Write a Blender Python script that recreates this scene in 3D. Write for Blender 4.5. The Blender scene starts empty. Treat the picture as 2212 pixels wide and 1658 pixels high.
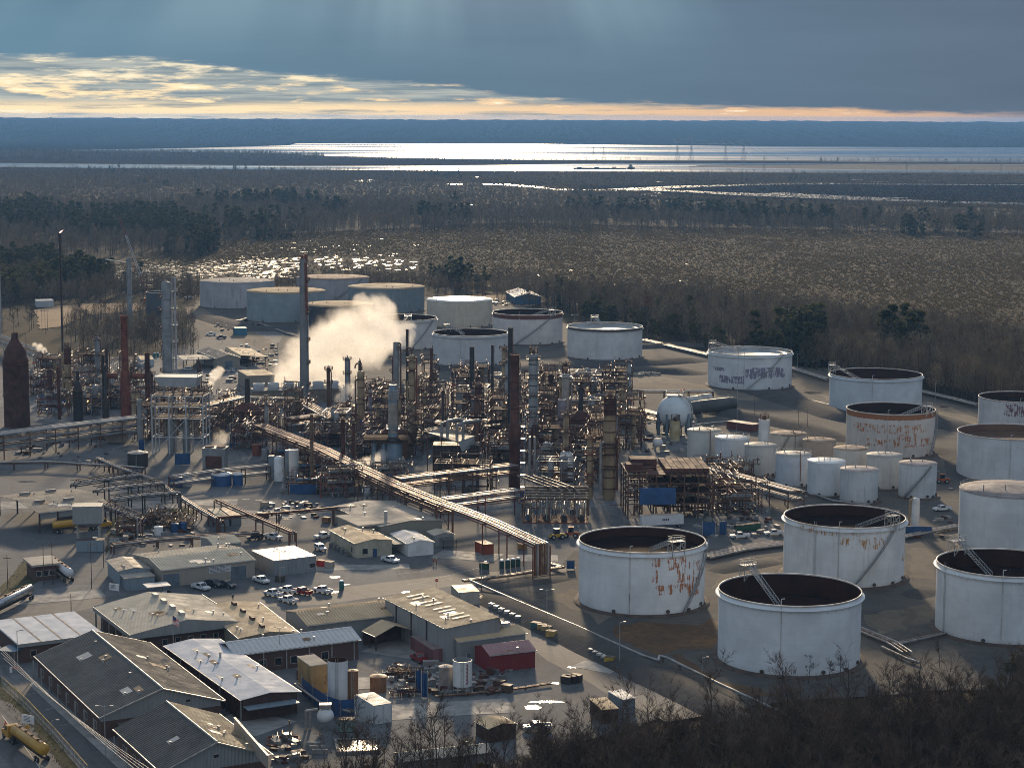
import bpy, bmesh, math, random
from mathutils import Vector, Matrix
import numpy as np
rnd = random.Random(7)
D = bpy.data
scene = bpy.context.scene
col = scene.collection
pi = math.pi
R = math.radians
# ---------------------------------------------------------------- camera
CAMH, FU, UC, VC, VH = 120.0, 4320.0, 1106.0, 829.0, 252.0
pitch = math.atan((VC - VH) / FU)
roll = 0.0042
fw = Vector((0, math.cos(pitch), -math.sin(pitch)))
r0 = Vector((1, 0, 0)); u0 = r0.cross(fw)
rt = r0 * math.cos(roll) + u0 * math.sin(roll)
up = u0 * math.cos(roll) - r0 * math.sin(roll)
cd = D.cameras.new('camera'); cam = D.objects.new('camera', cd); col.objects.link(cam)
cam.matrix_world = Matrix(((rt.x, up.x, -fw.x, 0), (rt.y, up.y, -fw.y, 0), (rt.z, up.z, -fw.z, CAMH), (0, 0, 0, 1)))
cd.sensor_width = 36; cd.lens = 36 * FU / 2212; cd.clip_start = 1; cd.clip_end = 60000
scene.camera = cam
def ray(u, v): return fw + rt * ((u - UC) / FU) - up * ((v - VC) / FU)
def P(u, v, z=0.0):
 d = ray(u, v); t = (z - CAMH) / d.z
 return Vector((d.x * t, d.y * t, z))
def HZ(base, u, v):                     # height on the vertical through base that is seen at row v
 d = ray(u, v); return CAMH + d.z * base.y / d.y
def SC(p): return FU / (Vector(p) - Vector((0, 0, CAMH))).dot(fw)   # photo units per metre
# ---------------------------------------------------------------- sky, sun, exposure
SUN_EL, SUN_AZ = R(14.0), R(-1.4)       # sun low ahead of the camera, behind the cloud edge
sd = Vector((math.sin(SUN_AZ) * math.cos(SUN_EL), math.cos(SUN_AZ) * math.cos(SUN_EL), math.sin(SUN_EL)))
ld = D.lights.new('sun', 'SUN'); sun = D.objects.new('sun', ld); col.objects.link(sun)
ld.energy = 2.7; ld.angle = R(3.5); ld.color = (1.0, 0.765, 0.50)
sun.rotation_euler = sd.to_track_quat('Z', 'Y').to_euler()
scene.view_settings.view_transform = 'Standard'; scene.view_settings.look = 'None'
scene.cycles.volume_bounces = 5; scene.cycles.use_denoising = True; scene.cycles.denoising_prefilter = 'NONE'; scene.cycles.filter_width = 0.95; scene.view_settings.exposure = 0.55; scene.view_settings.gamma = 1.0
class NT:                               # short hand for node trees
 def __init__(s, nt): s.nt = nt; s.n = nt.nodes; s.l = nt.links
 def a(s, t, _o=0, **kw):
  nd = s.n.new(t)
  for k, v in kw.items():
   if k.startswith('i_'):
    key = k[2:]; key = int(key) if key.isdigit() else key.replace('_', ' ')
    s.set(nd.inputs[key], v)
   else: setattr(nd, k, v)
  return nd
 def set(s, inp, v):
  if isinstance(v, bpy.types.NodeSocket): s.l.new(v, inp)
  elif isinstance(v, bpy.types.Node): s.l.new(v.outputs[0], inp)
  else:
   if isinstance(v, (tuple, list)) and len(v) == 3 and inp.type == 'RGBA': v = (*v, 1)
   inp.default_value = v
 def m(s, op, a, b=0.0, c=0.0, clamp=False):
  nd = s.n.new('ShaderNodeMath'); nd.operation = op; nd.use_clamp = clamp
  for i, x in enumerate((a, b, c)): s.set(nd.inputs[i], x)
  return nd.outputs[0]
 def vm(s, op, a, b=(0, 0, 0)):
  nd = s.n.new('ShaderNodeVectorMath'); nd.operation = op
  s.set(nd.inputs[0], a); s.set(nd.inputs[1], b)
  return nd.outputs['Value'] if op in ('DOT_PRODUCT', 'LENGTH', 'DISTANCE') else nd.outputs[0]
 def mix(s, f, a, b, bt='MIX'):
  nd = s.n.new('ShaderNodeMix'); nd.data_type = 'RGBA'; nd.blend_type = bt
  s.set(nd.inputs[0], f); s.set(nd.inputs[6], a); s.set(nd.inputs[7], b)
  return nd.outputs[2]
 def mr(s, v, a, b, c=0.0, d=1.0, t='SMOOTHSTEP'):
  nd = s.n.new('ShaderNodeMapRange'); nd.interpolation_type = t
  for i, x in enumerate((v, a, b, c, d)): s.set(nd.inputs[i], x)
  return nd.outputs[0]
 def noise(s, vec, scale, det=4.0, rough=0.55, lac=2.0, w=None):
  nd = s.n.new('ShaderNodeTexNoise'); nd.inputs['Scale'].default_value = scale
  nd.inputs['Detail'].default_value = det; nd.inputs['Roughness'].default_value = rough
  if vec is not None: s.l.new(vec, nd.inputs['Vector'])
  return nd.outputs['Fac']
 def xyz(s, v):
  nd = s.n.new('ShaderNodeSeparateXYZ'); s.set(nd.inputs[0], v); return nd.outputs
 def comb(s, x, y, z):
  nd = s.n.new('ShaderNodeCombineXYZ')
  for i, k in enumerate((x, y, z)): s.set(nd.inputs[i], k)
  return nd.outputs[0]
 def curve(s, v, pts):
  nd = s.n.new('ShaderNodeFloatCurve'); c = nd.mapping.curves[0]
  while len(c.points) < len(pts): c.points.new(0.5, 0.5)
  for p, q in zip(c.points, pts): p.location = q
  nd.mapping.update(); s.set(nd.inputs['Value'], v); return nd.outputs[0]
world = D.worlds.new('World'); scene.world = world; world.use_nodes = True
W = NT(world.node_tree); W.n.clear()
wo = W.a('ShaderNodeOutputWorld'); bg = W.a('ShaderNodeBackground'); W.l.new(bg.outputs[0], wo.inputs[0])
sky = W.a('ShaderNodeTexSky'); sky.sky_type = 'NISHITA'; sky.sun_disc = False
sky.sun_elevation = SUN_EL; sky.sun_rotation = SUN_AZ; sky.air_density = 1.2; sky.dust_density = 1.5; sky.altitude = 100
tc = W.a('ShaderNodeTexCoord').outputs['Generated']
dx, dy, dz = W.xyz(tc)
el = W.m('MULTIPLY', W.m('ARCSINE', dz), 180 / pi)
az = W.m('MULTIPLY', W.m('ARCTAN2', dx, dy), 180 / pi)
nish = W.mix(1.0, sky.outputs[0], (0.10, 0.10, 0.10), 'MULTIPLY')
wv = W.noise(W.comb(W.m('MULTIPLY', az, 0.05), W.m('MULTIPLY', el, 0.5), 0.0), 1.0, 5)
rays = W.noise(W.comb(W.m('MULTIPLY', W.m('ARCTAN2', W.m('SUBTRACT', az, -2.5), W.m('SUBTRACT', 14.0, el)), 3.2), 3.7, 0.0), 1.0, 3)
azn = W.mr(az, -16, 15, 0, 1, 'LINEAR')
deck = W.mix(azn, (0.100, 0.184, 0.250), (0.082, 0.114, 0.160))
deck = W.mix(1.0, deck, W.mr(wv, 0.25, 0.75, 0.90, 1.10), 'MULTIPLY')
raym = W.m('MULTIPLY', W.mr(rays, 0.40, 0.66, 0, 1), W.m('MULTIPLY', W.mr(el, 1.0, 3.4), W.mr(az, 9, 1)))
deck = W.mix(W.m('MULTIPLY', raym, 0.85), deck, (0.150, 0.235, 0.290))
deck = W.mix(W.mr(el, 4.0, 25.0), deck, (0.23, 0.285, 0.37))
cn = W.noise(W.comb(W.m('MULTIPLY', az, 0.55), W.m('MULTIPLY', el, 4.2), 1.3), 1.0, 7, 0.62)
cn2 = W.noise(W.comb(W.m('MULTIPLY', az, 0.30), W.m('MULTIPLY', el, 6.0), 5.1), 1.0, 5, 0.6)
an = W.mr(az, -14.4, 14.4, 0, 1, 'LINEAR')
top = W.m('MULTIPLY', W.curve(an, [(0, .86), (.12, .845), (.26, .66), (.44, .47), (.5, .33), (.62, .24), (.8, .17), (1, .09)]), 1.92)
top = W.m('ADD', top, W.m('MULTIPLY', W.m('SUBTRACT', cn, 0.5), 0.42))
gap = W.mr(W.m('SUBTRACT', top, el), -0.02, 0.16)
holes = W.mr(cn, 0.48, 0.63)
low = W.mr(el, 0.50, 0.18)
lit = W.m('MAXIMUM', holes, W.m('MULTIPLY', low, W.mr(cn2, 0.30, 0.52, 0.25, 1.0)))
wedge = W.m('MULTIPLY', W.mr(W.m('ABSOLUTE', W.m('SUBTRACT', el, 0.60)), 0.14, 0.04), W.mr(az, -9, -3))
lit = W.m('MULTIPLY', lit, W.m('SUBTRACT', 1.0, W.m('MULTIPLY', wedge, 0.85)))
glowc = W.mix(W.mr(az, -10, 9), (0.78, 0.60, 0.36), (0.58, 0.36, 0.21))
glowc = W.mix(W.mr(az, 9, 16), glowc, (0.24, 0.20, 0.21))
glowc = W.mix(W.mr(el, 0.6, 1.3), glowc, (0.66, 0.58, 0.42))
greyc = W.mix(W.mr(cn2, 0.35, 0.65), (0.15, 0.20, 0.23), (0.32, 0.34, 0.32))
gapc = W.mix(lit, greyc, glowc)
gapc = W.mix(W.mr(cn, 0.62, 0.74), gapc, (0.82, 0.74, 0.56))
skyc = W.mix(gap, deck, gapc)
cosang = W.vm('DOT_PRODUCT', W.vm('NORMALIZE', tc), tuple(sd))
ang = W.m('MULTIPLY', W.m('ARCCOSINE', W.m('MINIMUM', cosang, 1.0)), 180 / pi)
glow = W.m('POWER', 2.718, W.m('MULTIPLY', W.m('MULTIPLY', ang, ang), -1 / 22.0))
glow = W.mix(1.0, (5.5, 4.3, 3.0), glow, 'MULTIPLY')
skyc = W.mix(1.0, skyc, glow, 'ADD')
backlit = W.mr(dy, 0.2, -0.7)
skyc = W.mix(W.m('MULTIPLY', W.mr(el, 6.0, 30.0), 0.5), skyc, nish)
skyc = W.mix(W.m('MULTIPLY', W.mr(el, 0.0, 8.0), backlit), skyc, W.mix(0.25, (0.33, 0.39, 0.48), nish))
skyc = W.mix(W.mr(el, -0.5, -3.0), skyc, (0.05, 0.05, 0.05))
W.l.new(skyc, bg.inputs[0]); bg.inputs[1].default_value = 1.0
# ---------------------------------------------------------------- helpers
class MB:
 def __init__(s): s.v = []; s.f = []; s.mi = []; s.sm = []
 def add(s, vs, fs, mi=0, sm=False):
  o = len(s.v); s.v.extend(vs)
  for f in fs: s.f.append([i + o for i in f]); s.mi.append(mi); s.sm.append(sm)
  return s
 def box(s, x, y, z, sx, sy, sz, rz=0.0, mi=0):       # centre x,y, bottom z
  c, n = math.cos(rz), math.sin(rz); vs = []
  for zz in (z, z + sz):
   for a, b in ((-1, -1), (1, -1), (1, 1), (-1, 1)):
    px, py = a * sx / 2, b * sy / 2
    vs.append((x + px * c - py * n, y + px * n + py * c, zz))
  return s.add(vs, [(0, 3, 2, 1), (4, 5, 6, 7), (0, 1, 5, 4), (1, 2, 6, 5), (2, 3, 7, 6), (3, 0, 4, 7)], mi)
 def tube(s, p, q, r, n=6, mi=0, r2=None, caps=True):
  p, q = Vector(p), Vector(q); d = q - p
  if d.length < 1e-6: return s
  d.normalize(); a = d.orthogonal().normalized(); b = d.cross(a); r2 = r if r2 is None else r2
  cs = [(math.cos(2 * pi * i / n), math.sin(2 * pi * i / n)) for i in range(n)]
  vs = [tuple(p + a * (c * r) + b * (k * r)) for c, k in cs] + [tuple(q + a * (c * r2) + b * (k * r2)) for c, k in cs]
  s.add(vs, [(i, (i + 1) % n, n + (i + 1) % n, n + i) for i in range(n)], mi, n > 4)
  if caps: s.add(vs, [tuple(range(n))[::-1], tuple(range(n, 2 * n))], mi)
  return s
 def bar(s, p, q, w, mi=0): return s.tube(p, q, w * 0.7071, 4, mi)
 def path(s, pts, r, n=6, mi=0):
  pts = [Vector(p) for p in pts]
  for i in range(len(pts) - 1):
   s.tube(pts[i], pts[i + 1], r, n, mi, caps=(i == 0 or i == len(pts) - 2))
   if 0 < i: s.ball(pts[i], r * 1.02, mi, 6, 4)
  return s
 def ball(s, c, r, mi=0, n=8, m=6, sz=1.0):
  vs = []; fs = []
  for j in range(m + 1):
   t = pi * j / m
   for i in range(n):
    a = 2 * pi * i / n
    vs.append((c[0] + r * math.sin(t) * math.cos(a), c[1] + r * math.sin(t) * math.sin(a), c[2] + r * sz * math.cos(t)))
  for j in range(m):
   for i in range(n): fs.append((j * n + i, (j + 1) * n + i, (j + 1) * n + (i + 1) % n, j * n + (i + 1) % n))
  return s.add(vs, fs, mi, True)
 def lathe(s, prof, n=48, x=0.0, y=0.0, mi=0, sm=True, a0=0.0, a1=2 * pi):
  full = abs(a1 - a0 - 2 * pi) < 1e-6; k = n if full else n + 1; vs = []; fs = []
  for r, z in prof:
   for i in range(k):
    a = a0 + (a1 - a0) * i / n; vs.append((x + r * math.cos(a), y + r * math.sin(a), z))
  for j in range(len(prof) - 1):
   for i in range(n):
    i2 = (i + 1) % k; fs.append((j * k + i, j * k + i2, (j + 1) * k + i2, (j + 1) * k + i))
  return s.add(vs, fs, mi, sm)
 def prism(s, pts, z0, z1, mi=0):
  n = len(pts); vs = [(p[0], p[1], z0) for p in pts] + [(p[0], p[1], z1) for p in pts]
  ar = sum(pts[i][0] * pts[(i + 1) % n][1] - pts[(i + 1) % n][0] * pts[i][1] for i in range(n))
  fs = [tuple(range(n))[::-1], tuple(range(n, 2 * n))] + [(i, (i + 1) % n, n + (i + 1) % n, n + i) for i in range(n)]
  if ar < 0: fs = [f[::-1] for f in fs]
  return s.add(vs, fs, mi)
 def quad(s, *p, mi=0): return s.add([tuple(q) for q in p], [tuple(range(len(p)))], mi)
 def build(s, name, mats, parent=None, loc=None):
  me = D.meshes.new(name); me.from_pydata(s.v, [], s.f)
  if not isinstance(mats, (list, tuple)): mats = [mats]
  for m in mats: me.materials.append(m)
  me.polygons.foreach_set('material_index', s.mi); me.polygons.foreach_set('use_smooth', s.sm); me.update()
  o = D.objects.new(name, me); col.objects.link(o)
  if parent is not None: o.parent = parent
  if loc is not None: o.location = loc
  return o
LAND = []                                   # (phrase, x, y) of unmistakable things, used to word labels
def thing(name, label, cat, loc=(0, 0, 0), rz=0.0, group=None):
 o = D.objects.new(name, None); col.objects.link(o); o.location = loc; o.rotation_euler = (0, 0, rz); o.empty_display_size = 0.5
 o['label'] = label; o['category'] = cat
 if group: o['group'] = group
 return o
def tag(o, label, cat, group=None, kind=None):
 o['label'] = label; o['category'] = cat
 if group: o['group'] = group
 if kind: o['kind'] = kind
 return o
def struct(o, kind='structure'): o['kind'] = kind; return o
def dup(root, loc, rz=0.0, label=None, group=None, sc=1.0):
 r = root.copy(); col.objects.link(r); r.location = loc; r.rotation_euler = (0, 0, rz); r.scale = (sc, sc, sc)
 if label: r['label'] = label
 if group: r['group'] = group
 for ch in list(root.children):
  c = ch.copy(); col.objects.link(c); c.parent = r
  for g in list(ch.children):
   d = g.copy(); col.objects.link(d); d.parent = c
 return r
def inpoly(x, y, poly):
 c = False; j = len(poly) - 1
 for i in range(len(poly)):
  xi, yi = poly[i][0], poly[i][1]; xj, yj = poly[j][0], poly[j][1]
  if (yi > y) != (yj > y) and x < (xj - xi) * (y - yi) / (yj - yi) + xi: c = not c
  j = i
 return c
def upoly(*uv): return [P(u, v) for u, v in uv]
def scatter(poly, n, r=rnd, mind=0.0):
 xs = [p[0] for p in poly]; ys = [p[1] for p in poly]; out = []; t = 0
 while len(out) < n and t < n * 40:
  t += 1; x = r.uniform(min(xs), max(xs)); y = r.uniform(min(ys), max(ys))
  if not inpoly(x, y, poly): continue
  if mind and any((x - a) ** 2 + (y - b) ** 2 < mind * mind for a, b in out): continue
  out.append((x, y))
 return out
# ---------------------------------------------------------------- materials
def base_mat(name):
 m = D.materials.new(name); m.use_nodes = True; t = NT(m.node_tree); t.n.clear()
 o = t.a('ShaderNodeOutputMaterial'); b = t.a('ShaderNodeBsdfPrincipled'); t.l.new(b.outputs[0], o.inputs[0])
 tcn = t.a('ShaderNodeTexCoord'); oi = t.a('ShaderNodeObjectInfo')
 off = t.vm('MULTIPLY', t.comb(oi.outputs['Random'], oi.outputs['Random'], 0.0), (83.0, 47.0, 0))
 t.obj = tcn.outputs['Object']; t.vec = t.vm('ADD', tcn.outputs['Object'], off); t.b = b; t.o = o; t.rand = oi.outputs['Random']
 return m, t
def mat(name, c, c2=None, scale=0.4, rough=0.65, metal=0.0, streak=0.0, bump=0.0, spec=0.5, var=0.12, rust=0.0, rustc=(0.10, 0.040, 0.018)):
 m, t = base_mat(name)
 c2 = c2 or tuple(x * 0.62 for x in c)
 n1 = t.noise(t.vec, scale, 5, 0.6); cc = t.mix(t.mr(n1, 0.35, 0.68), c, c2)
 if streak:
  sv = t.vm('MULTIPLY', t.vec, (1.0, 1.0, 0.05)); n2 = t.noise(sv, 1.1, 4, 0.65)
  cc = t.mix(t.m('MULTIPLY', t.mr(n2, 0.52, 0.72), streak), cc, tuple(x * 0.35 for x in c))
 if rust:
  n3 = t.noise(t.vm('MULTIPLY', t.vec, (1, 1, 0.35)), 0.55, 6, 0.7)
  cc = t.mix(t.mr(n3, 0.66 - 0.3 * rust, 0.74 - 0.25 * rust), cc, rustc)
 cc = t.mix(1.0, cc, t.mr(t.rand, 0, 1, 1 - var, 1 + var, 'LINEAR'), 'MULTIPLY')
 t.l.new(cc, t.b.inputs['Base Color'])
 t.set(t.b.inputs['Roughness'], t.mr(n1, 0.2, 0.8, max(0.05, rough - 0.12), min(1, rough + 0.12)))
 t.b.inputs['Metallic'].default_value = metal; t.b.inputs['Specular IOR Level'].default_value = spec
 if bump:
  bn = t.a('ShaderNodeBump'); bn.inputs['Strength'].default_value = bump; bn.inputs['Distance'].default_value = 0.05
  t.l.new(t.noise(t.vec, scale * 8, 4), bn.inputs['Height']); t.l.new(bn.outputs[0], t.b.inputs['Normal'])
 return m
def tank_paint(name, c, patches=(), pc=(0.16, 0.055, 0.022), dens=0.5, streak=0.25, sc=(0.10, 0.075, 0.055), rust=0.0, top=0.0, H=15.0, grime=0.5, panel=0.06):
 """painted shell; patches = (angle from the front, half width, z, half height) of worn areas"""
 m, t = base_mat(name); x, y, z = t.xyz(t.obj)
 an = t.m('ARCTAN2', x, t.m('MULTIPLY', y, -1.0)); o2 = t.vec
 n1 = t.noise(o2, 0.12, 5, 0.6); cc = t.mix(t.mr(n1, 0.3, 0.7), c, tuple(k * 0.80 for k in c))
 crs = t.m('FLOOR', t.m('DIVIDE', z, 2.4)); pl = t.m('FLOOR', t.m('ADD', t.m('MULTIPLY', an, 5.0), t.m('MULTIPLY', crs, 0.37)))
 wn = t.a('ShaderNodeTexWhiteNoise'); t.l.new(t.comb(crs, pl, 0.0), wn.inputs['Vector'])
 cc = t.mix(1.0, cc, t.mr(wn.outputs['Value'], 0, 1, 1 - panel, 1 + panel * 0.4, 'LINEAR'), 'MULTIPLY')
 seam = t.mr(t.m('ABSOLUTE', t.m('SUBTRACT', t.m('FRACT', t.m('DIVIDE', z, 2.4)), 0.5)), 0.485, 0.499)
 cc = t.mix(t.m('MULTIPLY', seam, 0.22), cc, (0.08, 0.07, 0.065))
 sv = t.comb(t.m('MULTIPLY', an, 14.0), t.m('MULTIPLY', z, 0.07), t.rand); n2 = t.noise(sv, 1.0, 6, 0.7)
 cc = t.mix(t.m('MULTIPLY', t.mr(n2, 0.52, 0.74), streak), cc, sc)
 if grime:
  g = t.mr(z, 1.6, 0.0); cc = t.mix(t.m('MULTIPLY', g, t.m('MULTIPLY', n2, grime)), cc, (0.16, 0.11, 0.07))
 fine = t.noise(t.vm('MULTIPLY', o2, (1, 1, 0.55)), 0.9, 7, 0.72)
 mask = None
 for a0, aw, z0, zw in patches:
  k = t.m('MULTIPLY', t.mr(t.m('ABSOLUTE', t.m('SUBTRACT', an, a0)), aw, aw * 0.55), t.mr(t.m('ABSOLUTE', t.m('SUBTRACT', z, z0)), zw, zw * 0.6))
  mask = k if mask is None else t.m('MAXIMUM', mask, k)
 if mask is not None:
  stv = t.noise(t.comb(t.m('MULTIPLY', an, 40.0), t.m('MULTIPLY', z, 0.28), t.rand), 1.0, 6, 0.7); blot = t.noise(t.comb(t.m('MULTIPLY', an, 9.0), t.m('MULTIPLY', z, 0.6), 3.0), 1.0, 3, 0.6)
  pat = t.m('ADD', t.m('MULTIPLY', stv, 0.65), t.m('MULTIPLY', blot, 0.35)); thr = t.m('SUBTRACT', pat, t.m('ADD', 0.5 + (0.5 - dens) * 0.30, t.m('MULTIPLY', t.m('SUBTRACT', 1.0, mask), 0.22)))
  cc = t.mix(t.m('MULTIPLY', t.mr(thr, 0.0, 0.035), t.m('GREATER_THAN', mask, 0.01)), cc, t.mix(fine, pc, tuple(k * 1.7 for k in pc)))
 if rust:
  cc = t.mix(t.mr(fine, 0.72 - rust * 0.25, 0.78 - rust * 0.2), cc, pc)
 if top:
  tk = t.m('MULTIPLY', t.mr(z, H - top, H - 0.2), 1.0); cc = t.mix(t.mr(t.m('ADD', fine, t.m('MULTIPLY', tk, 0.42)), 0.66, 0.78), cc, pc)
 t.l.new(cc, t.b.inputs['Base Color']); t.b.inputs['Roughness'].default_value = 0.6; t.b.inputs['Specular IOR Level'].default_value = 0.35
 return m
def ground_mat(name, c, c2, c3=None, s1=0.02, s2=0.3, rough=0.95, bump=0.25, tracks=0.0, wet=0.0, s3=2.5, spec=0.25):
 m, t = base_mat(name); v = t.obj
 n1 = t.noise(v, s1, 6, 0.6); n2 = t.noise(v, s2, 6, 0.65); n3 = t.noise(v, s3, 3, 0.6)
 cc = t.mix(t.mr(n1, 0.36, 0.64), c, c2); cc = t.mix(t.m('MULTIPLY', t.mr(n2, 0.40, 0.72), 0.65), cc, c3 or tuple(k * 0.6 for k in c))
 cc = t.mix(1.0, cc, t.mr(n3, 0.2, 0.8, 0.78, 1.18), 'MULTIPLY')
 st = t.noise(v, s1 * 3.1, 7, 0.75); cc = t.mix(t.m('MULTIPLY', t.mr(st, 0.54, 0.64), 0.62), cc, tuple(k * 0.42 for k in c)); cc = t.mix(t.m('MULTIPLY', t.mr(t.noise(v, s1 * 1.7, 5, 0.7), 0.58, 0.70), 0.5), cc, (c[0] * 1.25, c[1] * 1.13, c[2] * 0.98))
 if tracks:
  vx, vy, vz = t.xyz(v); vo = t.a('ShaderNodeTexVoronoi'); t.l.new(t.vm('MULTIPLY', v, (0.05, 0.035, 1)), vo.inputs['Vector']); vo.inputs['Scale'].default_value = 1.0; cc = t.mix(1.0, cc, t.mr(t.xyz(vo.outputs['Color'])[0], 0, 1, 0.76, 1.12), 'MULTIPLY')
  wp = t.noise(v, 0.012, 2); ln = t.m('SINE', t.m('ADD', t.m('MULTIPLY', t.m('ADD', vx, t.m('MULTIPLY', vy, 0.2)), 0.9), t.m('MULTIPLY', wp, 60.0))); cc = t.mix(t.m('MULTIPLY', t.mr(ln, 0.82, 0.97), t.m('MULTIPLY', t.mr(t.noise(v, 0.05, 3), 0.45, 0.58), 0.6)), cc, tuple(k * 0.5 for k in c))
  wvn = t.noise(t.vm('MULTIPLY', v, (0.9, 0.06, 1)), 0.5, 4); cc = t.mix(t.m('MULTIPLY', t.mr(wvn, 0.5, 0.7), tracks), cc, tuple(k * 0.55 for k in c))
 if wet: t.set(t.b.inputs['Roughness'], t.mr(t.m('ADD', t.m('MULTIPLY', n1, 0.5), t.m('MULTIPLY', n2, 0.5)), 0.58, 0.66, rough, 0.25))
 else: t.b.inputs['Roughness'].default_value = rough
 t.l.new(cc, t.b.inputs['Base Color']); t.b.inputs['Specular IOR Level'].default_value = spec
 if bump:
  bn = t.a('ShaderNodeBump'); bn.inputs['Strength'].default_value = bump; bn.inputs['Distance'].default_value = 0.25
  t.l.new(n2, bn.inputs['Height']); t.l.new(bn.outputs[0], t.b.inputs['Normal'])
 return m
def water_mat(name, rough=0.22, sc=0.05, bump=0.35, base=(0.012, 0.018, 0.02), stretch=(1, 1, 1), lanes=0.0):
 m, t = base_mat(name); t.b.inputs['Base Color'].default_value = (*base, 1); t.b.inputs['Roughness'].default_value = rough
 t.b.inputs['Specular IOR Level'].default_value = 0.6; t.b.inputs['IOR'].default_value = 1.33
 bn = t.a('ShaderNodeBump'); bn.inputs['Strength'].default_value = bump; bn.inputs['Distance'].default_value = 1.0
 if lanes: ln = t.noise(t.vm('MULTIPLY', t.obj, (0.0006, 0.0028, 1)), 1.0, 3, 0.55); t.set(t.b.inputs['Roughness'], t.mr(ln, 0.38, 0.62, rough - lanes, rough + lanes)); t.set(bn.inputs['Strength'], t.mr(ln, 0.38, 0.62, bump * 0.25, bump * 1.3))
 t.l.new(t.noise(t.vm('MULTIPLY', t.obj, stretch), sc, 5, 0.6), bn.inputs['Height']); t.l.new(bn.outputs[0], t.b.inputs['Normal'])
 return m
def leaf_mat(name, c, c2, trans=0.35):
 m, t = base_mat(name); n1 = t.noise(t.vec, 0.35, 3); cc = t.mix(t.mr(n1, 0.35, 0.65), c, c2)
 cc = t.mix(1.0, cc, t.mr(t.rand, 0, 1, 0.84, 1.18, 'LINEAR'), 'MULTIPLY'); t.l.new(cc, t.b.inputs['Base Color']); t.b.inputs['Roughness'].default_value = 0.75
 t.b.inputs['Specular IOR Level'].default_value = 0.15
 tr = t.a('ShaderNodeBsdfTranslucent'); t.l.new(cc, tr.inputs[0]); ms = t.a('ShaderNodeMixShader'); ms.inputs[0].default_value = trans
 t.l.new(t.b.outputs[0], ms.inputs[1]); t.l.new(tr.outputs[0], ms.inputs[2]); t.l.new(ms.outputs[0], t.o.inputs[0])
 return m
def emit_mat(name, c, s):
 m = D.materials.new(name); m.use_nodes = True; t = NT(m.node_tree); t.n.clear(); o = t.a('ShaderNodeOutputMaterial')
 e = t.a('ShaderNodeEmission'); e.inputs[0].default_value = (*c, 1); e.inputs[1].default_value = s; t.l.new(e.outputs[0], o.inputs[0]); return m
def brick_mat(name, c, c2, mortar):
 m, t = base_mat(name); x, y, z = t.xyz(t.obj); br = t.a('ShaderNodeTexBrick')
 t.l.new(t.comb(t.m('ADD', x, t.m('MULTIPLY', y, 1.0)), z, 0.0), br.inputs['Vector']); br.inputs['Scale'].default_value = 1.0
 br.inputs['Brick Width'].default_value = 0.5; br.inputs['Row Height'].default_value = 0.18; br.inputs['Mortar Size'].default_value = 0.012
 for i, k in enumerate((c, c2, mortar)): br.inputs[i + 1].default_value = (*k, 1)
 cc = t.mix(t.m('MULTIPLY', t.noise(t.vec, 0.5, 4), 0.4), br.outputs[0], tuple(k * 0.6 for k in c)); t.l.new(cc, t.b.inputs['Base Color']); t.b.inputs['Roughness'].default_value = 0.9
 return m
def clad_mat(name, c, period=0.3, dirt=0.3, rough=0.55, metal=0.0):     # ribbed sheet wall
 m, t = base_mat(name); x, y, z = t.xyz(t.obj); w = t.m('SINE', t.m('MULTIPLY', t.m('ADD', x, y), 2 * pi / period / 1.2))
 n2 = t.noise(t.vm('MULTIPLY', t.vec, (1, 1, 0.12)), 0.9, 5, 0.65); cc = t.mix(t.m('MULTIPLY', t.mr(n2, 0.42, 0.75), dirt), c, tuple(k * 0.5 for k in c))
 cc = t.mix(t.m('MULTIPLY', t.mr(w, 0.3, 0.9), 0.10), cc, tuple(k * 0.55 for k in c))
 t.l.new(cc, t.b.inputs['Base Color']); t.b.inputs['Roughness'].default_value = rough; t.b.inputs['Metallic'].default_value = metal
 bn = t.a('ShaderNodeBump'); bn.inputs['Strength'].default_value = 0.6; bn.inputs['Distance'].default_value = 0.06; t.l.new(w, bn.inputs['Height']); t.l.new(bn.outputs[0], t.b.inputs['Normal'])
 return m
def roof_mat(name, c, c2=None, dirt=0.5, rough=0.5, metal=0.0, sc=0.25):
 m, t = base_mat(name); c2 = c2 or tuple(k * 0.6 for k in c)
 n1 = t.noise(t.vec, sc, 6, 0.7); n2 = t.noise(t.vm('MULTIPLY', t.vec, (0.25, 1.6, 1)), 0.8, 4, 0.6)
 cc = t.mix(t.m('MULTIPLY', t.mr(n1, 0.38, 0.7), dirt), c, c2); cc = t.mix(t.m('MULTIPLY', t.mr(n2, 0.45, 0.75), dirt * 0.6), cc, tuple(k * 0.7 for k in c2))
 t.l.new(cc, t.b.inputs['Base Color']); t.set(t.b.inputs['Roughness'], t.mr(n1, 0.3, 0.7, rough, min(1, rough + 0.25))); t.b.inputs['Metallic'].default_value = metal
 t.b.inputs['Specular IOR Level'].default_value = 0.5
 return m
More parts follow.
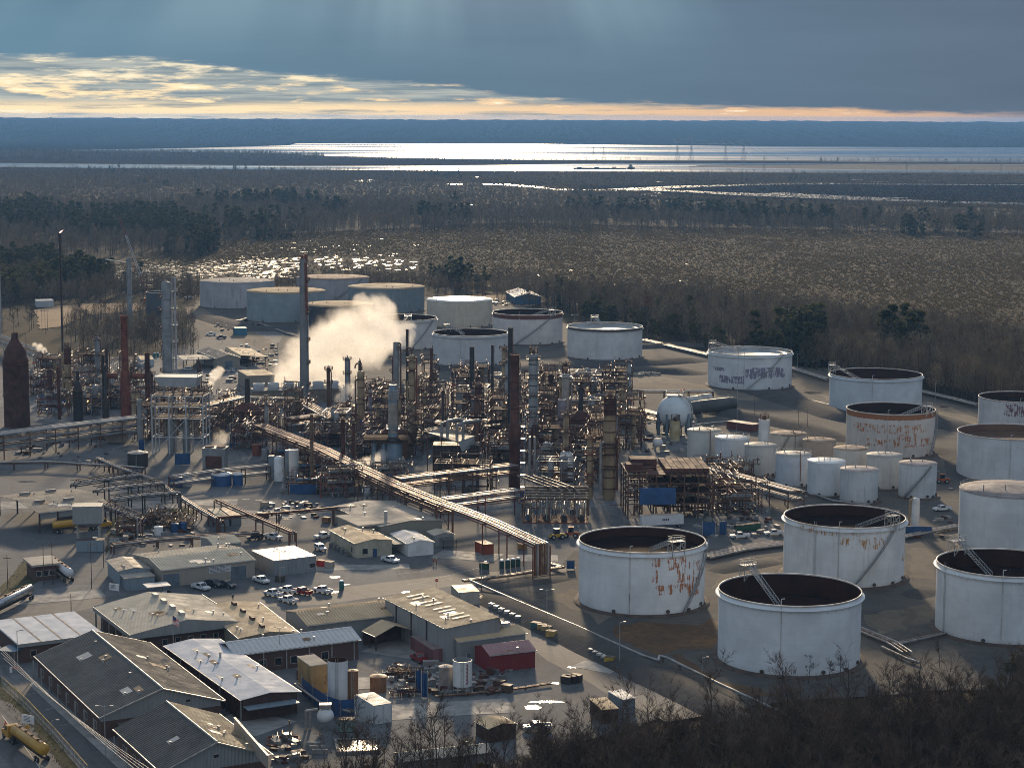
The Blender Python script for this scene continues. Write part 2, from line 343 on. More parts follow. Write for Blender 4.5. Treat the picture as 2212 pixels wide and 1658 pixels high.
# ---------------------------------------------------------------- land, water, hills, haze
M = {}
M['marsh'] = ground_mat('marsh_soil', (0.046, 0.035, 0.018), (0.056, 0.042, 0.021), (0.036, 0.029, 0.017), 0.006, 0.06, 1.0, 0.5, s3=0.6, spec=0.1)
M['yard'] = ground_mat('yard_gravel', (0.172, 0.172, 0.172), (0.124, 0.127, 0.130), (0.088, 0.091, 0.095), 0.02, 0.25, 0.9, 0.2, tracks=0.35, wet=0.0)
M['soil'] = ground_mat('tank_farm_soil', (0.125, 0.111, 0.093), (0.090, 0.084, 0.077), (0.062, 0.060, 0.058), 0.03, 0.22, 0.95, 0.35)
M['road'] = ground_mat('asphalt', (0.135, 0.132, 0.130), (0.105, 0.104, 0.104), (0.078, 0.077, 0.077), 0.03, 0.4, 0.8, 0.1, tracks=0.3)
M['track'] = ground_mat('dirt_track', (0.205, 0.170, 0.126), (0.165, 0.135, 0.10), (0.14, 0.115, 0.09), 0.03, 0.3, 0.95, 0.2, tracks=0.4)
M['berm'] = ground_mat('berm_earth', (0.072, 0.068, 0.066), (0.052, 0.05, 0.05), (0.095, 0.085, 0.072), 0.05, 0.4, 1.0, 0.5)
M['sand'] = ground_mat('orange_sand', (0.36, 0.235, 0.125), (0.29, 0.19, 0.10), (0.2, 0.13, 0.08), 0.03, 0.3, 0.95, 0.2)
M['stain'] = ground_mat('brown_mud', (0.165, 0.092, 0.038), (0.105, 0.060, 0.028), (0.055, 0.036, 0.023), 0.09, 0.5, 0.85, 0.4)
M['grass'] = ground_mat('winter_grass', (0.085, 0.078, 0.035), (0.06, 0.06, 0.028), (0.10, 0.075, 0.04), 0.08, 0.8, 1.0, 0.4)
M['hill'] = ground_mat('far_forest', (0.022, 0.028, 0.024), (0.030, 0.032, 0.026), (0.014, 0.018, 0.016), 0.002, 0.01, 1.0, 0.0, s3=0.05, spec=0.0)
M['bank'] = ground_mat('reed_bank', (0.052, 0.038, 0.026), (0.072, 0.050, 0.032), (0.035, 0.028, 0.02), 0.004, 0.03, 1.0, 0.0, s3=0.2, spec=0.0)
M['lake'] = water_mat('lake_water', 0.18, 0.03, 0.45, stretch=(0.35, 1, 1), lanes=0.10)
M['creek'] = water_mat('creek_water', 0.34, 0.05, 0.5)
M['pool'] = water_mat('pool_water', 0.18, 0.4, 0.12); M['mpool'] = water_mat('marsh_pool_water', 0.36, 0.3, 0.5)
M['concrete'] = mat('concrete', (0.30, 0.285, 0.26), (0.2, 0.19, 0.175), 0.3, 0.85, bump=0.2)
def sheet(name, uv, z, m, kind='structure', world=None, wob=0.0, sub=0.0):
 """a flat ground patch with a gently wandering edge"""
 pts = [Vector(p) for p in world] if world else [P(u, v) for u, v in uv]
 if sub:
  out = []; n = len(pts)
  for i in range(n):
   a, b = pts[i], pts[(i + 1) % n]; k = max(1, int((b - a).length / sub))
   for j in range(k):
    p = a.lerp(b, j / k)
    if j or wob: p = p + Vector((rnd.uniform(-wob, wob), rnd.uniform(-wob, wob), 0))
    out.append(p)
  pts = out
 bm = bmesh.new(); vs = [bm.verts.new((p.x, p.y, z)) for p in pts]; f = bm.faces.new(vs); f.normal_update()
 if f.normal.z < 0: f.normal_flip()
 bmesh.ops.triangulate(bm, faces=[f])
 for g in bm.faces:
  g.normal_update()
  if g.normal.z < 0: g.normal_flip()
 me = D.meshes.new(name); bm.to_mesh(me); bm.free(); me.materials.append(m)
 o = D.objects.new(name, me); col.objects.link(o)
 if kind: o['kind'] = kind
 return o
GX, GY0, GY1 = 7000, -900, 15500
sheet('ground', None, -0.30, M['marsh'], world=[(-GX, GY0, 0), (GX, GY0, 0), (GX, GY1, 0), (-GX, GY1, 0)])
mb = MB(); nx, ys = 260, (9300, 9800, 10800, 12000, 13200, 14300)
hs = (0.0, 14, 40, 66, 88, 98)
hr = random.Random(3); ph = [hr.uniform(0, 6.28) for _ in range(8)]
for j, (yy, hh) in enumerate(zip(ys, hs)):
 for i in range(nx + 1):
  x = -5200 + 10400 * i / nx
  w = sum(math.sin(x * k + ph[q] + j) for q, k in enumerate((0.0011, 0.0023, 0.004, 0.0071))) / 4
  jag = hr.uniform(-3.4, 3.4) if j else 0
  tilt = x * 0.0
  mb.v.append((x, yy + 60 * w, -0.3 + (hh + w * 2.0 + jag if j else 0)))
for j in range(len(ys) - 1):
 for i in range(nx): mb.f.append([j * (nx + 1) + i, j * (nx + 1) + i + 1, (j + 1) * (nx + 1) + i + 1, (j + 1) * (nx + 1) + i]); mb.mi.append(0); mb.sm.append(False)
struct(mb.build('hills', M['hill']))
sheet('far_shore', [(-300, 304), (2600, 308), (2600, 325), (1426, 318), (1106, 316), (700, 335), (400, 333), (-300, 332)], -0.1, M['hill'])
sheet('lake', [(147, 324), (380, 321), (625, 314.5), (640, 310), (1106, 310.5), (1426, 314), (1660, 316.5), (2230, 319), (2230, 350), (1960, 349), (1606, 346), (1356, 345.5), (1106, 344.5), (850, 341), (700, 336.5), (550, 330.5), (160, 327)], 0.4, M['lake'], sub=90, wob=4)
sheet('river', [(-20, 353), (200, 355), (430, 357), (650, 359), (900, 358.5), (1106, 356.5), (1300, 353.5), (1480, 354), (1700, 354), (1856, 354.5), (1700, 356), (1520, 357), (1486, 361), (1706, 364.5), (1950, 367.5), (2230, 369.5), (2230, 374), (1800, 372), (1406, 371), (1250, 370), (1106, 370), (750, 367), (350, 364.5), (-20, 361)], 0.4, M['lake'], sub=60, wob=3)
sheet('river', [(1890, 354.5), (2230, 356), (2230, 357.5), (1890, 355.8)], 0.4, M['creek'])
def ribbon(name, cl, z, m):
 L = [(u, v - h / 2) for u, v, h in cl]; sheet(name, L + [(u, v + h / 2) for u, v, h in cl[::-1]], z, m, sub=25, wob=1.5)
ribbon('creek', [(1035, 398, 1.2), (1100, 399, 3.2), (1165, 404.5, 3.6), (1200, 409, 1.6), (1285, 410.5, 2.2), (1350, 409.5, 6), (1400, 407.5, 6.5), (1456, 404, 5), (1560, 400.5, 3.2), (1660, 397.5, 3), (1806, 396.5, 3.6), (2000, 398.2, 1.8), (2240, 399.5, 2)], .05, M['creek'])
ribbon('creek', [(1380, 409.5, 3), (1470, 412.5, 3.5), (1560, 417.5, 5), (1650, 421, 6), (1760, 424, 9), (1860, 429, 8), (1950, 432.5, 4), (2050, 436.5, 4.5), (2240, 441, 4.5)], .06, M['creek'])
ribbon('creek', [(1640, 418, 1.5), (1700, 417.2, 2), (1735, 420, 3)], .07, M['creek']); ribbon('creek', [(1820, 425.5, 1.5), (1900, 427, 2.2), (1960, 428, 1.2)], .07, M['creek'])
sheet('creek', [(1381, 420), (1420, 415), (1430, 418), (1400, 421.5), (1470, 428), (1456, 429)], 0.05, M['creek'])
for k, (u, v, w, h) in enumerate(((300, 379, 14, 1.6), (785, 390, 26, 3), (800, 391.5, 24, 2), (1033, 382, 8, 1.6), (985, 398, 28, 1.2), (1000, 442, 22, 1.4), (1425, 393, 9, 1.2), (240, 376, 6, .8), (1850, 388, 24, .9), (1900, 393, 30, .9), (2010, 391, 30, .8), (950, 441, 9, 1.0))):
 sheet('pond', [(u + w * math.cos(a) * rnd.uniform(.6, 1), v + h * math.sin(a) * rnd.uniform(.6, 1)) for a in [6.283 * i / 14 for i in range(14)]], 0.06, M['creek'])
for k, uv in enumerate(([(-20, 361.5), (350, 365), (750, 368), (1106, 371), (1406, 372), (1800, 373.5), (2230, 375.5), (2230, 372), (2230, 396), (1700, 393), (1400, 400), (1250, 404), (1000, 392), (500, 388), (-20, 384)],
      [(160, 328), (550, 331.5), (700, 338), (850, 342.5), (1106, 346), (1356, 347), (1606, 347.5), (1960, 350.5), (2230, 351.5), (2230, 354.5), (1860, 353.5), (1480, 352.5), (1300, 352), (1106, 355), (900, 357), (650, 357.5), (430, 355.5), (200, 353.5), (-20, 351.5), (-20, 330)])):
 sheet('reed_bank', uv, -0.1, M['bank'])
M['dbank'] = ground_mat('dark_reed_bank', (0.030, 0.023, 0.017), (0.040, 0.029, 0.02), (0.02, 0.017, 0.013), 0.004, 0.03, 1.0, 0.0, s3=0.2, spec=0.0)
sheet('reed_bank', [(1230, 403), (1500, 396), (2400, 391), (2400, 452), (1900, 444), (1500, 434), (1230, 422)], -0.12, M['dbank'])
def pools(name, spots, n, seed, wr, hr_):
 q = random.Random(seed); bm = bmesh.new()
 for (u0_, u1_, v0_, v1_, k) in spots:
  for _ in range(int(n * k)):
   c = P(q.uniform(u0_, u1_), q.uniform(v0_, v1_)); w = q.uniform(*wr); h = q.uniform(*hr_); m_ = q.randint(6, 11)
   vs = [bm.verts.new((c.x + w * math.cos(6.283 * i / m_) * q.uniform(.45, 1.1), c.y + h * math.sin(6.283 * i / m_) * q.uniform(.45, 1.1), -0.25 + q.uniform(0, .03))) for i in range(m_)]
   f = bm.faces.new(vs); f.normal_update()
   if f.normal.z < 0: f.normal_flip()
 bmesh.ops.triangulate(bm, faces=bm.faces[:]); me = D.meshes.new(name); bm.to_mesh(me); bm.free(); me.materials.append(M['mpool'])
 return struct(D.objects.new(name, me))
col.objects.link(pools('marsh_water', ((205, 470, 575, 606, 1.0), (300, 600, 560, 592, 1.1), (430, 660, 556, 585, .9), (640, 905, 558, 583, .45), (200, 300, 590, 610, .3), (400, 900, 515, 560, .22), (560, 800, 528, 545, .15), (520, 640, 585, 600, .3), (180, 420, 600, 618, .3), (1100, 1500, 520, 700, .04)), 150, 5, (1.0, 3.8), (2.5, 9.0)))
YARD = [(-260, 700), (-60, 735), (90, 770), (400, 770), (400, 705), (425, 650), (640, 640), (1100, 640), (1180, 690), (1400, 735), (1720, 795), (2120, 880), (2500, 960), (2700, 1480), (2212, 1480), (1900, 1500), (1500, 1530), (1200, 1620), (900, 1800), (-400, 1900), (-500, 1000)]
sheet('tank_farm_ground', YARD, 0.0, M['soil'], sub=6, wob=.8)
sheet('plant_yard', [(-300, 790), (300, 780), (520, 700), (620, 715), (560, 800), (900, 830), (1240, 850), (1480, 900), (1660, 1000), (1670, 1180), (1240, 1190), (1210, 1225), (1040, 1262), (1250, 1420), (1520, 1520), (1100, 1640), (900, 1790), (-400, 1880), (-450, 1000)], 0.012, M['yard'], sub=5, wob=.7)
sheet('road', [(-100, 1330), (60, 1345), (250, 1300), (450, 1315), (700, 1305), (1000, 1262), (1240, 1232), (1245, 1224), (1000, 1238), (700, 1272), (420, 1285), (240, 1285), (60, 1310), (-100, 1290)], 0.020, M['road'])
sheet('access_road', [(960, 1285), (1010, 1280), (1130, 1345), (1400, 1480), (1520, 1545), (1440, 1560), (1300, 1490), (1140, 1400)], 0.020, M['road'], sub=5, wob=.4)
sheet('entrance_road', [(-60, 1440), (40, 1500), (160, 1640), (180, 1700), (60, 1700), (-60, 1560)], 0.022, M['road'])
sheet('car_park', [(20, 1490), (70, 1470), (310, 1690), (195, 1700)], 0.024, M['road'])
sheet('grass_verge', [(-60, 1425), (25, 1480), (80, 1530), (190, 1690), (160, 1700), (100, 1610), (40, 1530), (-60, 1470)], 0.028, M['grass'], sub=2, wob=.4)
sheet('lawn', [(0, 1270), (50, 1210), (95, 1225), (85, 1255), (0, 1300)], 0.028, M['grass'], sub=3, wob=.5)
sheet('lawn', [(235, 1120), (400, 1095), (430, 1110), (250, 1150), (230, 1200)], 0.028, M['grass'], sub=3, wob=.5)
sheet('pavement', [(62, 1478), (80, 1470), (330, 1690), (300, 1700)], 0.05, M['concrete'])
sheet('dirt_track', [(400, 664), (430, 660), (480, 690), (560, 722), (600, 745), (590, 790), (560, 790), (560, 752), (500, 730), (440, 700), (405, 682)], 0.024, M['track'], sub=5, wob=1)
sheet('dirt_track', [(660, 732), (800, 722), (930, 752), (1240, 795), (1400, 806), (1640, 856), (1640, 868), (1480, 850), (1200, 810), (930, 775), (760, 742)], 0.024, M['track'], sub=6, wob=1.2)
sheet('sand_bank', [(75, 668), (130, 660), (200, 655), (330, 655), (300, 672), (190, 680), (135, 705), (85, 710)], 0.03, M['sand'], sub=6, wob=1.5)
sheet('sand_bank', [(980, 640), (1100, 636), (1180, 650), (1150, 662), (1060, 660), (990, 655)], 0.03, M['sand'], sub=6, wob=1.5)
sheet('mud_patch', [(1315, 1355), (1390, 1342), (1500, 1348), (1545, 1330), (1550, 1402), (1480, 1403), (1420, 1413), (1370, 1395), (1330, 1372)], 0.016, M['stain'], sub=3, wob=1.0)
sheet('mud_patch', [(1440, 1412), (1470, 1412), (1560, 1470), (1660, 1492), (1700, 1505), (1600, 1500), (1500, 1455)], 0.016, M['stain'], sub=3, wob=.8)
for k, uv in enumerate(([(1690, 755), (1800, 800), (1800, 870), (1720, 830)], [(1560, 900), (1700, 905), (1830, 960), (1660, 925)], [(1985, 880), (2110, 900), (2110, 950), (2010, 940)], [(1560, 1215), (1690, 1200), (1690, 1240), (1530, 1275)], [(1960, 1180), (2030, 1190), (2020, 1250), (1965, 1245)], [(1865, 1330), (2015, 1300), (2020, 1340), (1900, 1370)], [(1240, 1270), (1330, 1330), (1300, 1345), (1180, 1290)])):
 sheet('pale_ground', uv, 0.020, M['track'], sub=4, wob=1.5)  # ground patches paler than the soil round them
for k, (u, v, w, d, a) in enumerate(((560, 1110, 22, 12, .1), (660, 1215, 14, 9, -.2), (450, 1085, 18, 10, .1), (330, 1090, 16, 12, .1), (1010, 1200, 18, 10, -.3), (780, 1225, 26, 6, .1), (905, 1405, 22, 14, -.5), (970, 1530, 26, 10, .2), (820, 1540, 16, 10, .2), (120, 1290, 24, 9, .4), (540, 1560, 14, 12, -.6), (1150, 1205, 14, 8, 0), (880, 1470, 30, 9, .2), (1290, 1440, 10, 6, -.6), (60, 1090, 20, 12, .2))):
 c = P(u, v); o = MB(); o.box(0, 0, 0, w, d, .03 + .001 * k); o = struct(o.build('concrete_pad', M['concrete'], None, (c.x, c.y, .02))); o.rotation_euler.z = a
for k, (u, v, w, h) in enumerate(((725, 1246, 16, 3), (718, 1278, 22, 3.5), (880, 1279, 15, 2.5), (1152, 1527, 26, 6), (1180, 1515, 44, 3), (1060, 1515, 12, 2), (1360, 1192, 20, 3), (1640, 1258, 50, 7), (1200, 1475, 10, 2.5), (560, 1080, 10, 1.2), (745, 1262, 12, 2), (1755, 848, 26, 3), (2040, 878, 14, 1.6), (530, 1078, 12, 1.5), (2000, 1168, 12, 1.6), (2030, 1265, 8, 1.5), (1740, 915, 12, 1.4), (620, 1120, 9, 1.2), (60, 1040, 30, 2), (210, 1030, 8, 2), (1235, 1440, 14, 3))):
 sheet('puddle', [(u + w * math.cos(a) * rnd.uniform(.5, 1), v + h * math.sin(a) * rnd.uniform(.6, 1)) for a in [6.283 * i / 16 for i in range(16)]], 0.034, M['pool'])
M['line'] = mat('road_paint', (0.62, 0.60, 0.55), (0.4, 0.38, 0.35), 1.0, 0.8); M['yline'] = mat('yellow_paint', (0.5, 0.33, 0.05), None, 1.0, 0.8)
def strip(name, a, b, w, m, z=0.036):
 a, b = P(*a), P(*b); d = (b - a).normalized(); n = Vector((-d.y, d.x, 0)) * w / 2; mb = MB()
 mb.quad(*(Vector((p.x, p.y, z)) for p in (a - n, b - n, b + n, a + n)[:4])); return struct(mb.build(name, m))
strip('road_marking', (880, 1262), (1060, 1240), .15, M['line']); strip('road_marking', (905, 1258), (1035, 1226), .15, M['line'])
strip('road_marking', (310, 1305), (450, 1300), .15, M['line']); strip('road_marking', (860, 1240), (1000, 1222), .15, M['line'])
for u in (60, 95, 130): strip('parking_line', (u, 1500 + (u - 60) * .95), (u + 45, 1490 + (u - 60) * .95), .12, M['line'])
strip('road_marking', (5, 1545), (110, 1690), .15, M['line'])
def berm(uv, h, w, name='berm'):
 pts = [P(u, v) for u, v in uv]; out = []
 for a, b in zip(pts, pts[1:]):
  k = max(1, int((b - a).length / 7)); out += [a.lerp(b, j / k) for j in range(k)]
 out.append(pts[-1]); mb = MB(); prof = ((-w / 2, -.05), (-w * .22, h * .8), (-w * .1, h), (w * .1, h), (w * .22, h * .8), (w / 2, -.05)); n = len(prof)
 for i, p in enumerate(out):
  d = (out[min(i + 1, len(out) - 1)] - out[max(i - 1, 0)]).normalized(); s = Vector((-d.y, d.x, 0))
  e = min(1, i / 2, (len(out) - 1 - i) / 2)
  for a, z in prof: mb.v.append((p.x + s.x * a + rnd.uniform(-.3, .3), p.y + s.y * a + rnd.uniform(-.3, .3), z * rnd.uniform(.85, 1.1) * e - (1 - e) * .1))
 for i in range(len(out) - 1):
  for j in range(n - 1): mb.f.append([i * n + j, i * n + j + 1, (i + 1) * n + j + 1, (i + 1) * n + j]); mb.mi.append(0); mb.sm.append(True)
 return struct(mb.build(name, M['berm']))
berm([(1030, 1272), (1120, 1318), (1260, 1385), (1420, 1462), (1560, 1530), (1700, 1590)], 1.8, 13)
berm([(1030, 1270), (1130, 1258), (1240, 1246)], 1.4, 9)
berm([(1530, 1235), (1620, 1220), (1700, 1212)], 1.6, 10)
berm([(925, 795), (1110, 800), (1230, 790), (1390, 785), (1530, 775)], 2.0, 22)
berm([(1120, 838), (1250, 812), (1400, 800), (1530, 808)], 2.2, 18)
berm([(1630, 842), (1760, 882), (1830, 905), (1990, 900), (2110, 935)], 2.4, 18)
berm([(1490, 880), (1640, 905), (1760, 930), (1830, 955)], 2.2, 16)
berm([(1950, 1290), (2030, 1270)], 1.6, 9); berm([(1900, 1150), (2070, 1160)], 1.5, 9)
berm([(2010, 960), (2070, 985), (2090, 1040)], 1.6, 12)
berm([(640, 712), (760, 706), (830, 735)], 2.0, 20); berm([(430, 680), (540, 712), (640, 712)], 2.0, 20)
berm([(1210, 745), (1310, 752), (1530, 745)], 1.8, 18)
hz = MB(); hz.box(0, (GY0 + GY1) / 2, -1.3, 2 * GX + 40, GY1 - GY0 + 40, 126.5)
HM = D.materials.new('haze_air'); HM.use_nodes = True; t = NT(HM.node_tree); t.n.clear(); o = t.a('ShaderNodeOutputMaterial'); pv = t.a('ShaderNodeVolumePrincipled')
pv.inputs['Color'].default_value = (0.21, 0.48, 0.97, 1); pv.inputs['Density'].default_value = 4.5e-5; pv.inputs['Anisotropy'].default_value = 0.3
t.l.new(pv.outputs[0], o.inputs['Volume']); struct(hz.build('haze', HM), 'stuff')
# ---------------------------------------------------------------- storage tanks
M['steel'] = mat('grey_steel', (0.26, 0.26, 0.26), None, 0.6, 0.5, 0.4)
M['galv'] = mat('pale_galvanised', (0.46, 0.46, 0.45), None, 0.6, 0.5, 0.3)
M['white'] = mat('white_paint', (0.70, 0.70, 0.69), (0.55, 0.54, 0.52), 0.3, 0.5, streak=0.15)
M['rim'] = mat('rim_steel', (0.55, 0.54, 0.52), (0.35, 0.28, 0.22), 0.3, 0.6, rust=0.1)
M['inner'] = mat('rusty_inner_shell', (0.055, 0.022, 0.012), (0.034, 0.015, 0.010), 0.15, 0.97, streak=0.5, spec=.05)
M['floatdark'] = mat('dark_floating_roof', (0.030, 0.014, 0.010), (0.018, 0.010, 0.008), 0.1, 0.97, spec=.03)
M['floatbrown'] = mat('brown_floating_roof', (0.14, 0.075, 0.042), (0.11, 0.058, 0.034), 0.1, 0.9)
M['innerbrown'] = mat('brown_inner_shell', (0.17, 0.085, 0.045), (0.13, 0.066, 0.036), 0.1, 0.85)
M['floatpale'] = mat('pale_floating_roof', (0.42, 0.43, 0.42), (0.24, 0.23, 0.22), 0.15, 0.45)
M['footing'] = mat('ring_wall', (0.10, 0.065, 0.045), (0.06, 0.045, 0.035), 0.4, 0.9)
WP = (0.66, 0.67, 0.67)
def rails(mb, pts, h=1.05, r=.03, step=1, mi=0):
 for i, p in enumerate(pts):
  if i % step == 0: mb.bar(p, (p[0], p[1], p[2] + h), r * 2, mi)
 for a, b in zip(pts, pts[1:]):
  for k in (h, h * .5): mb.bar((a[0], a[1], a[2] + k), (b[0], b[1], b[2] + k), r * 1.7, mi)
def spiral(mb, rad, a0, a1, z0, z1, w=0.9, n=26, mi=0):
 """stair that climbs round the shell; angles measured from the front"""
 L = [(rad + .06, 0), (rad + w, 0)]
 for i in range(n):
  for rr, k in ((rad + .12, 0), (rad + w, 1)):
   t0, t1 = i / n, (i + 1) / n; A, B = a0 + (a1 - a0) * t0, a0 + (a1 - a0) * t1; p = (rr * math.sin(A), -rr * math.cos(A), z0 + (z1 - z0) * t0); q = (rr * math.sin(B), -rr * math.cos(B), z0 + (z1 - z0) * t1)
   mb.bar(p, q, .16, mi)
   if k:
    for hh in (.55, 1.05): mb.bar((p[0], p[1], p[2] + hh), (q[0], q[1], q[2] + hh), .06, mi)
    mb.bar(p, (p[0], p[1], p[2] + 1.05), .05, mi)
  for s in range(3):
   t = (i + s / 3) / n; A = a0 + (a1 - a0) * t; z = z0 + (z1 - z0) * t
   mb.bar(((rad + .12) * math.sin(A), -(rad + .12) * math.cos(A), z), ((rad + w) * math.sin(A), -(rad + w) * math.cos(A), z), .09, mi)
TANKS = {}
def tank(name, label, uL, uR, vr, vb, kind, paint, cat='storage tank', H=None, base_z=0.0, group=None, nick=None, top=None, inner=None, flo=None, drop=4.0, stair=None, ladder=None, girder=True, cone=0.5, rail=False, foot=True, extras=True, gantry=None, gh=2.4, stairm=None, seg=72):
 uc = (uL + uR) / 2; p = P(uc, vb); d2 = Vector((p.x, p.y, 0)).normalized()
 r = 10.0
 for _ in range(6):
  c = p + d2 * r; r = (uR - uL) / 2 / SC((c.x, c.y, H or 14))
 h = H or HZ(c, uc, vr); h = max(3.0, h)
 root = thing(name, label, cat, (c.x, c.y, 0), 0, group)
 mb = MB()
 if kind == 'open':
  mb.lathe([(r, 0), (r, h)], seg); rm = MB(); rm.lathe([(r + .02, h - .35), (r + .14, h - .35), (r + .14, h), (r - .12, h), (r - .12, h - .3)], seg); rm.build('rim', M['rim'], root)
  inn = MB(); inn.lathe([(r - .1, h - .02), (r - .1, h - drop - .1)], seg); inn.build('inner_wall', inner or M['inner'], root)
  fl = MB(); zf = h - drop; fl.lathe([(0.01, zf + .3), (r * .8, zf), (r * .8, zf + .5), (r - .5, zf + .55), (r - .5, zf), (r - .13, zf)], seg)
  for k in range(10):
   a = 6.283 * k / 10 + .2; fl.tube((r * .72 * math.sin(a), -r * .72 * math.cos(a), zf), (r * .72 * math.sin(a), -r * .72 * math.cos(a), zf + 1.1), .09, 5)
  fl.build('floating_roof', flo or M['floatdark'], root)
  if girder:
   g = MB(); zg = h - 1.05; g.lathe([(r + .01, zg), (r + .75, zg + .02), (r + .75, zg - .10), (r + .01, zg - .12)], seg)
   for k in range(seg // 2): a = 6.283 * k / (seg // 2); g.bar(((r + .02) * math.cos(a), (r + .02) * math.sin(a), zg - .9), ((r + .7) * math.cos(a), (r + .7) * math.sin(a), zg - .1), .07)
   g.build('wind_girder', paint, root)
 else:
  mb.lathe([(r, 0), (r, h)], seg); rf = MB()
  rf.lathe([(r + .12, h - .12), (r + .12, h + .03), (r * .66, h + cone * .42), (r * .33, h + cone * .75), (0.02, h + cone)], seg)
  for k in range(3): a = rnd.uniform(-2, 2); rr = r * rnd.uniform(.2, .85); rf.tube((rr * math.sin(a), -rr * math.cos(a), h), (rr * math.sin(a), -rr * math.cos(a), h + cone + .8), .16, 6)
  rf.build('roof', top or M['white'], root)
  if rail:
   q = MB(); n = 26; rails(q, [((r - .1) * math.sin(6.283 * k / n), -(r - .1) * math.cos(6.283 * k / n), h + .03) for k in range(n + 1)]); q.build('roof_railing', M['galv'], root)
 mb.build('shell', paint, root)
 if foot:
  f = MB(); f.lathe([(r + 1.5, -.1), (r + 1.2, .35), (r + .05, .45)], seg); f.build('foundation_ring', M['footing'], root)
 if stair:
  s = MB(); spiral(s, r, stair[0], stair[1], .4, h - .2); s.build('stair', stairm or M['steel'], root)
 if gantry is not None:
  a = gantry; g = MB(); cx, cy = (r - .2) * math.sin(a), -(r - .2) * math.cos(a); ux, uy = math.cos(a), math.sin(a); ox, oy = math.sin(a), -math.cos(a)
  crn = [(cx + ux * i + ox * j, cy + uy * i + oy * j, h + gh) for i, j in ((-1.8, 1.0), (1.8, 1.0), (1.8, -1.0), (-1.8, -1.0), (-1.8, 1.0))]
  for q in crn[:4]: g.bar((q[0], q[1], h - 1.2), q, .2); g.bar((q[0], q[1], h), (crn[(crn.index(q) + 1) % 4][0], crn[(crn.index(q) + 1) % 4][1], h + gh), .1)
  for q, w in zip(crn, crn[1:]): g.bar(q, w, .14); g.bar((q[0], q[1], h - 1.1), w, .09)
  rails(g, crn, 1.2, .045); g.box(cx, cy, h + gh - .04, 3.4, 1.9, .06, a)
  g.build('gauge_platform', M['galv'], root)
  if kind == 'open':
   lr = MB(); e = (-r * .12 * math.sin(a), r * .12 * math.cos(a)); tgt = (cx * .38 + e[0], cy * .38 + e[1], h - drop + .6)
   for sgn in (-.55, .55):
    p0 = Vector((cx + ux * sgn, cy + uy * sgn, h + gh)); p1 = Vector((tgt[0] + ux * sgn, tgt[1] + uy * sgn, tgt[2]))
    for dz in (0, 1.0): lr.bar(p0 + Vector((0, 0, dz)), p1 + Vector((0, 0, dz)), .12)
    for k in range(14): q = p0.lerp(p1, k / 13); lr.bar(q, q + Vector((0, 0, 1.0)), .07); lr.bar(q, p0.lerp(p1, min(1, (k + 1) / 13)) + Vector((0, 0, 1.0)), .05)
   for k in range(24):
    q0 = Vector((cx, cy, h + gh)).lerp(Vector(tgt), k / 23); lr.bar(q0 - Vector((ux * .55, uy * .55, 0)), q0 + Vector((ux * .55, uy * .55, 0)), .10)
   lr.build('rolling_ladder', M['galv'], root)
 if ladder is not None:
  l = MB(); a = ladder; ux, uy = math.cos(a), math.sin(a); rr = r + .18
  for sg in (-.25, .25): l.bar((rr * math.sin(a) + ux * sg, -rr * math.cos(a) + uy * sg, .3), (rr * math.sin(a) + ux * sg, -rr * math.cos(a) + uy * sg, h + 1), .07)
  for k in range(int(h / .4)): l.bar((rr * math.sin(a) - ux * .25, -rr * math.cos(a) - uy * .25, .5 + k * .4), (rr * math.sin(a) + ux * .25, -rr * math.cos(a) + uy * .25, .5 + k * .4), .05)
  l.build('ladder', M['galv'], root)
 if extras:
  for a, z in ((-.5, .9), (.35, 1.1), (.75, .8), (1.1, 1.2)):
   e = MB(); e.tube((r * math.sin(a), -r * math.cos(a), z), ((r + .35) * math.sin(a), -(r + .35) * math.cos(a), z), .38, 10); e.tube(((r + .3) * math.sin(a), -(r + .3) * math.cos(a), z), ((r + .42) * math.sin(a), -(r + .42) * math.cos(a), z), .48, 10)
   e.build('manway', M['footing'], root)
  if kind == 'open':
   v = MB(); a = -.25; v.tube(((r + .1) * math.sin(a), -(r + .1) * math.cos(a), .5), ((r + .1) * math.sin(a), -(r + .1) * math.cos(a), h + 1.4), .09, 6); v.tube(((r + .1) * math.sin(a), -(r + .1) * math.cos(a), h + 1.4), ((r + .1) * math.sin(a) + .7, -(r + .1) * math.cos(a), h + 1.5), .12, 6)
   v.build('foam_line', M['rim'], root)
 TANKS[nick or name] = (c, r, h)
 if nick: LAND.append((nick, c.x, c.y))
 return root
clean = tank_paint('clean_white_shell', (0.75, 0.77, 0.78), streak=0.06, grime=.25, panel=0.03)
clean2 = tank_paint('clean_white_shell_b', (0.72, 0.73, 0.73), streak=0.12, grime=.4, panel=0.05)
G1 = 'large white open topped storage tanks'
tank('floating_roof_tank', 'clean white open tank in front with a pale ladder down into its black interior', 1549, 1855, 1271, 1463, 'open', clean, group=G1, nick='clean white front tank', drop=5.5, gantry=-2.62, stair=None, seg=96)
tank('floating_roof_tank', 'white open tank with square brown rust patches right of its middle', 1249, 1521, 1163.5, 1331, 'open',
 tank_paint('rust_patched_shell', (0.74, 0.76, 0.77), [(.16, .10, 13.4, 1.6), (.52, .26, 12.8, 2.2), (.60, .15, 9.6, 2.6), (.45, .40, 6.4, 1.7), (.14, .07, 9.8, 2.2), (.9, .25, 8, 6)], (0.27, 0.10, 0.035), .52, streak=.12, grime=.3, panel=.03), group=G1, nick='rust patched white tank', drop=3.0, gantry=0.50, stair=(.62, 1.35), seg=96)
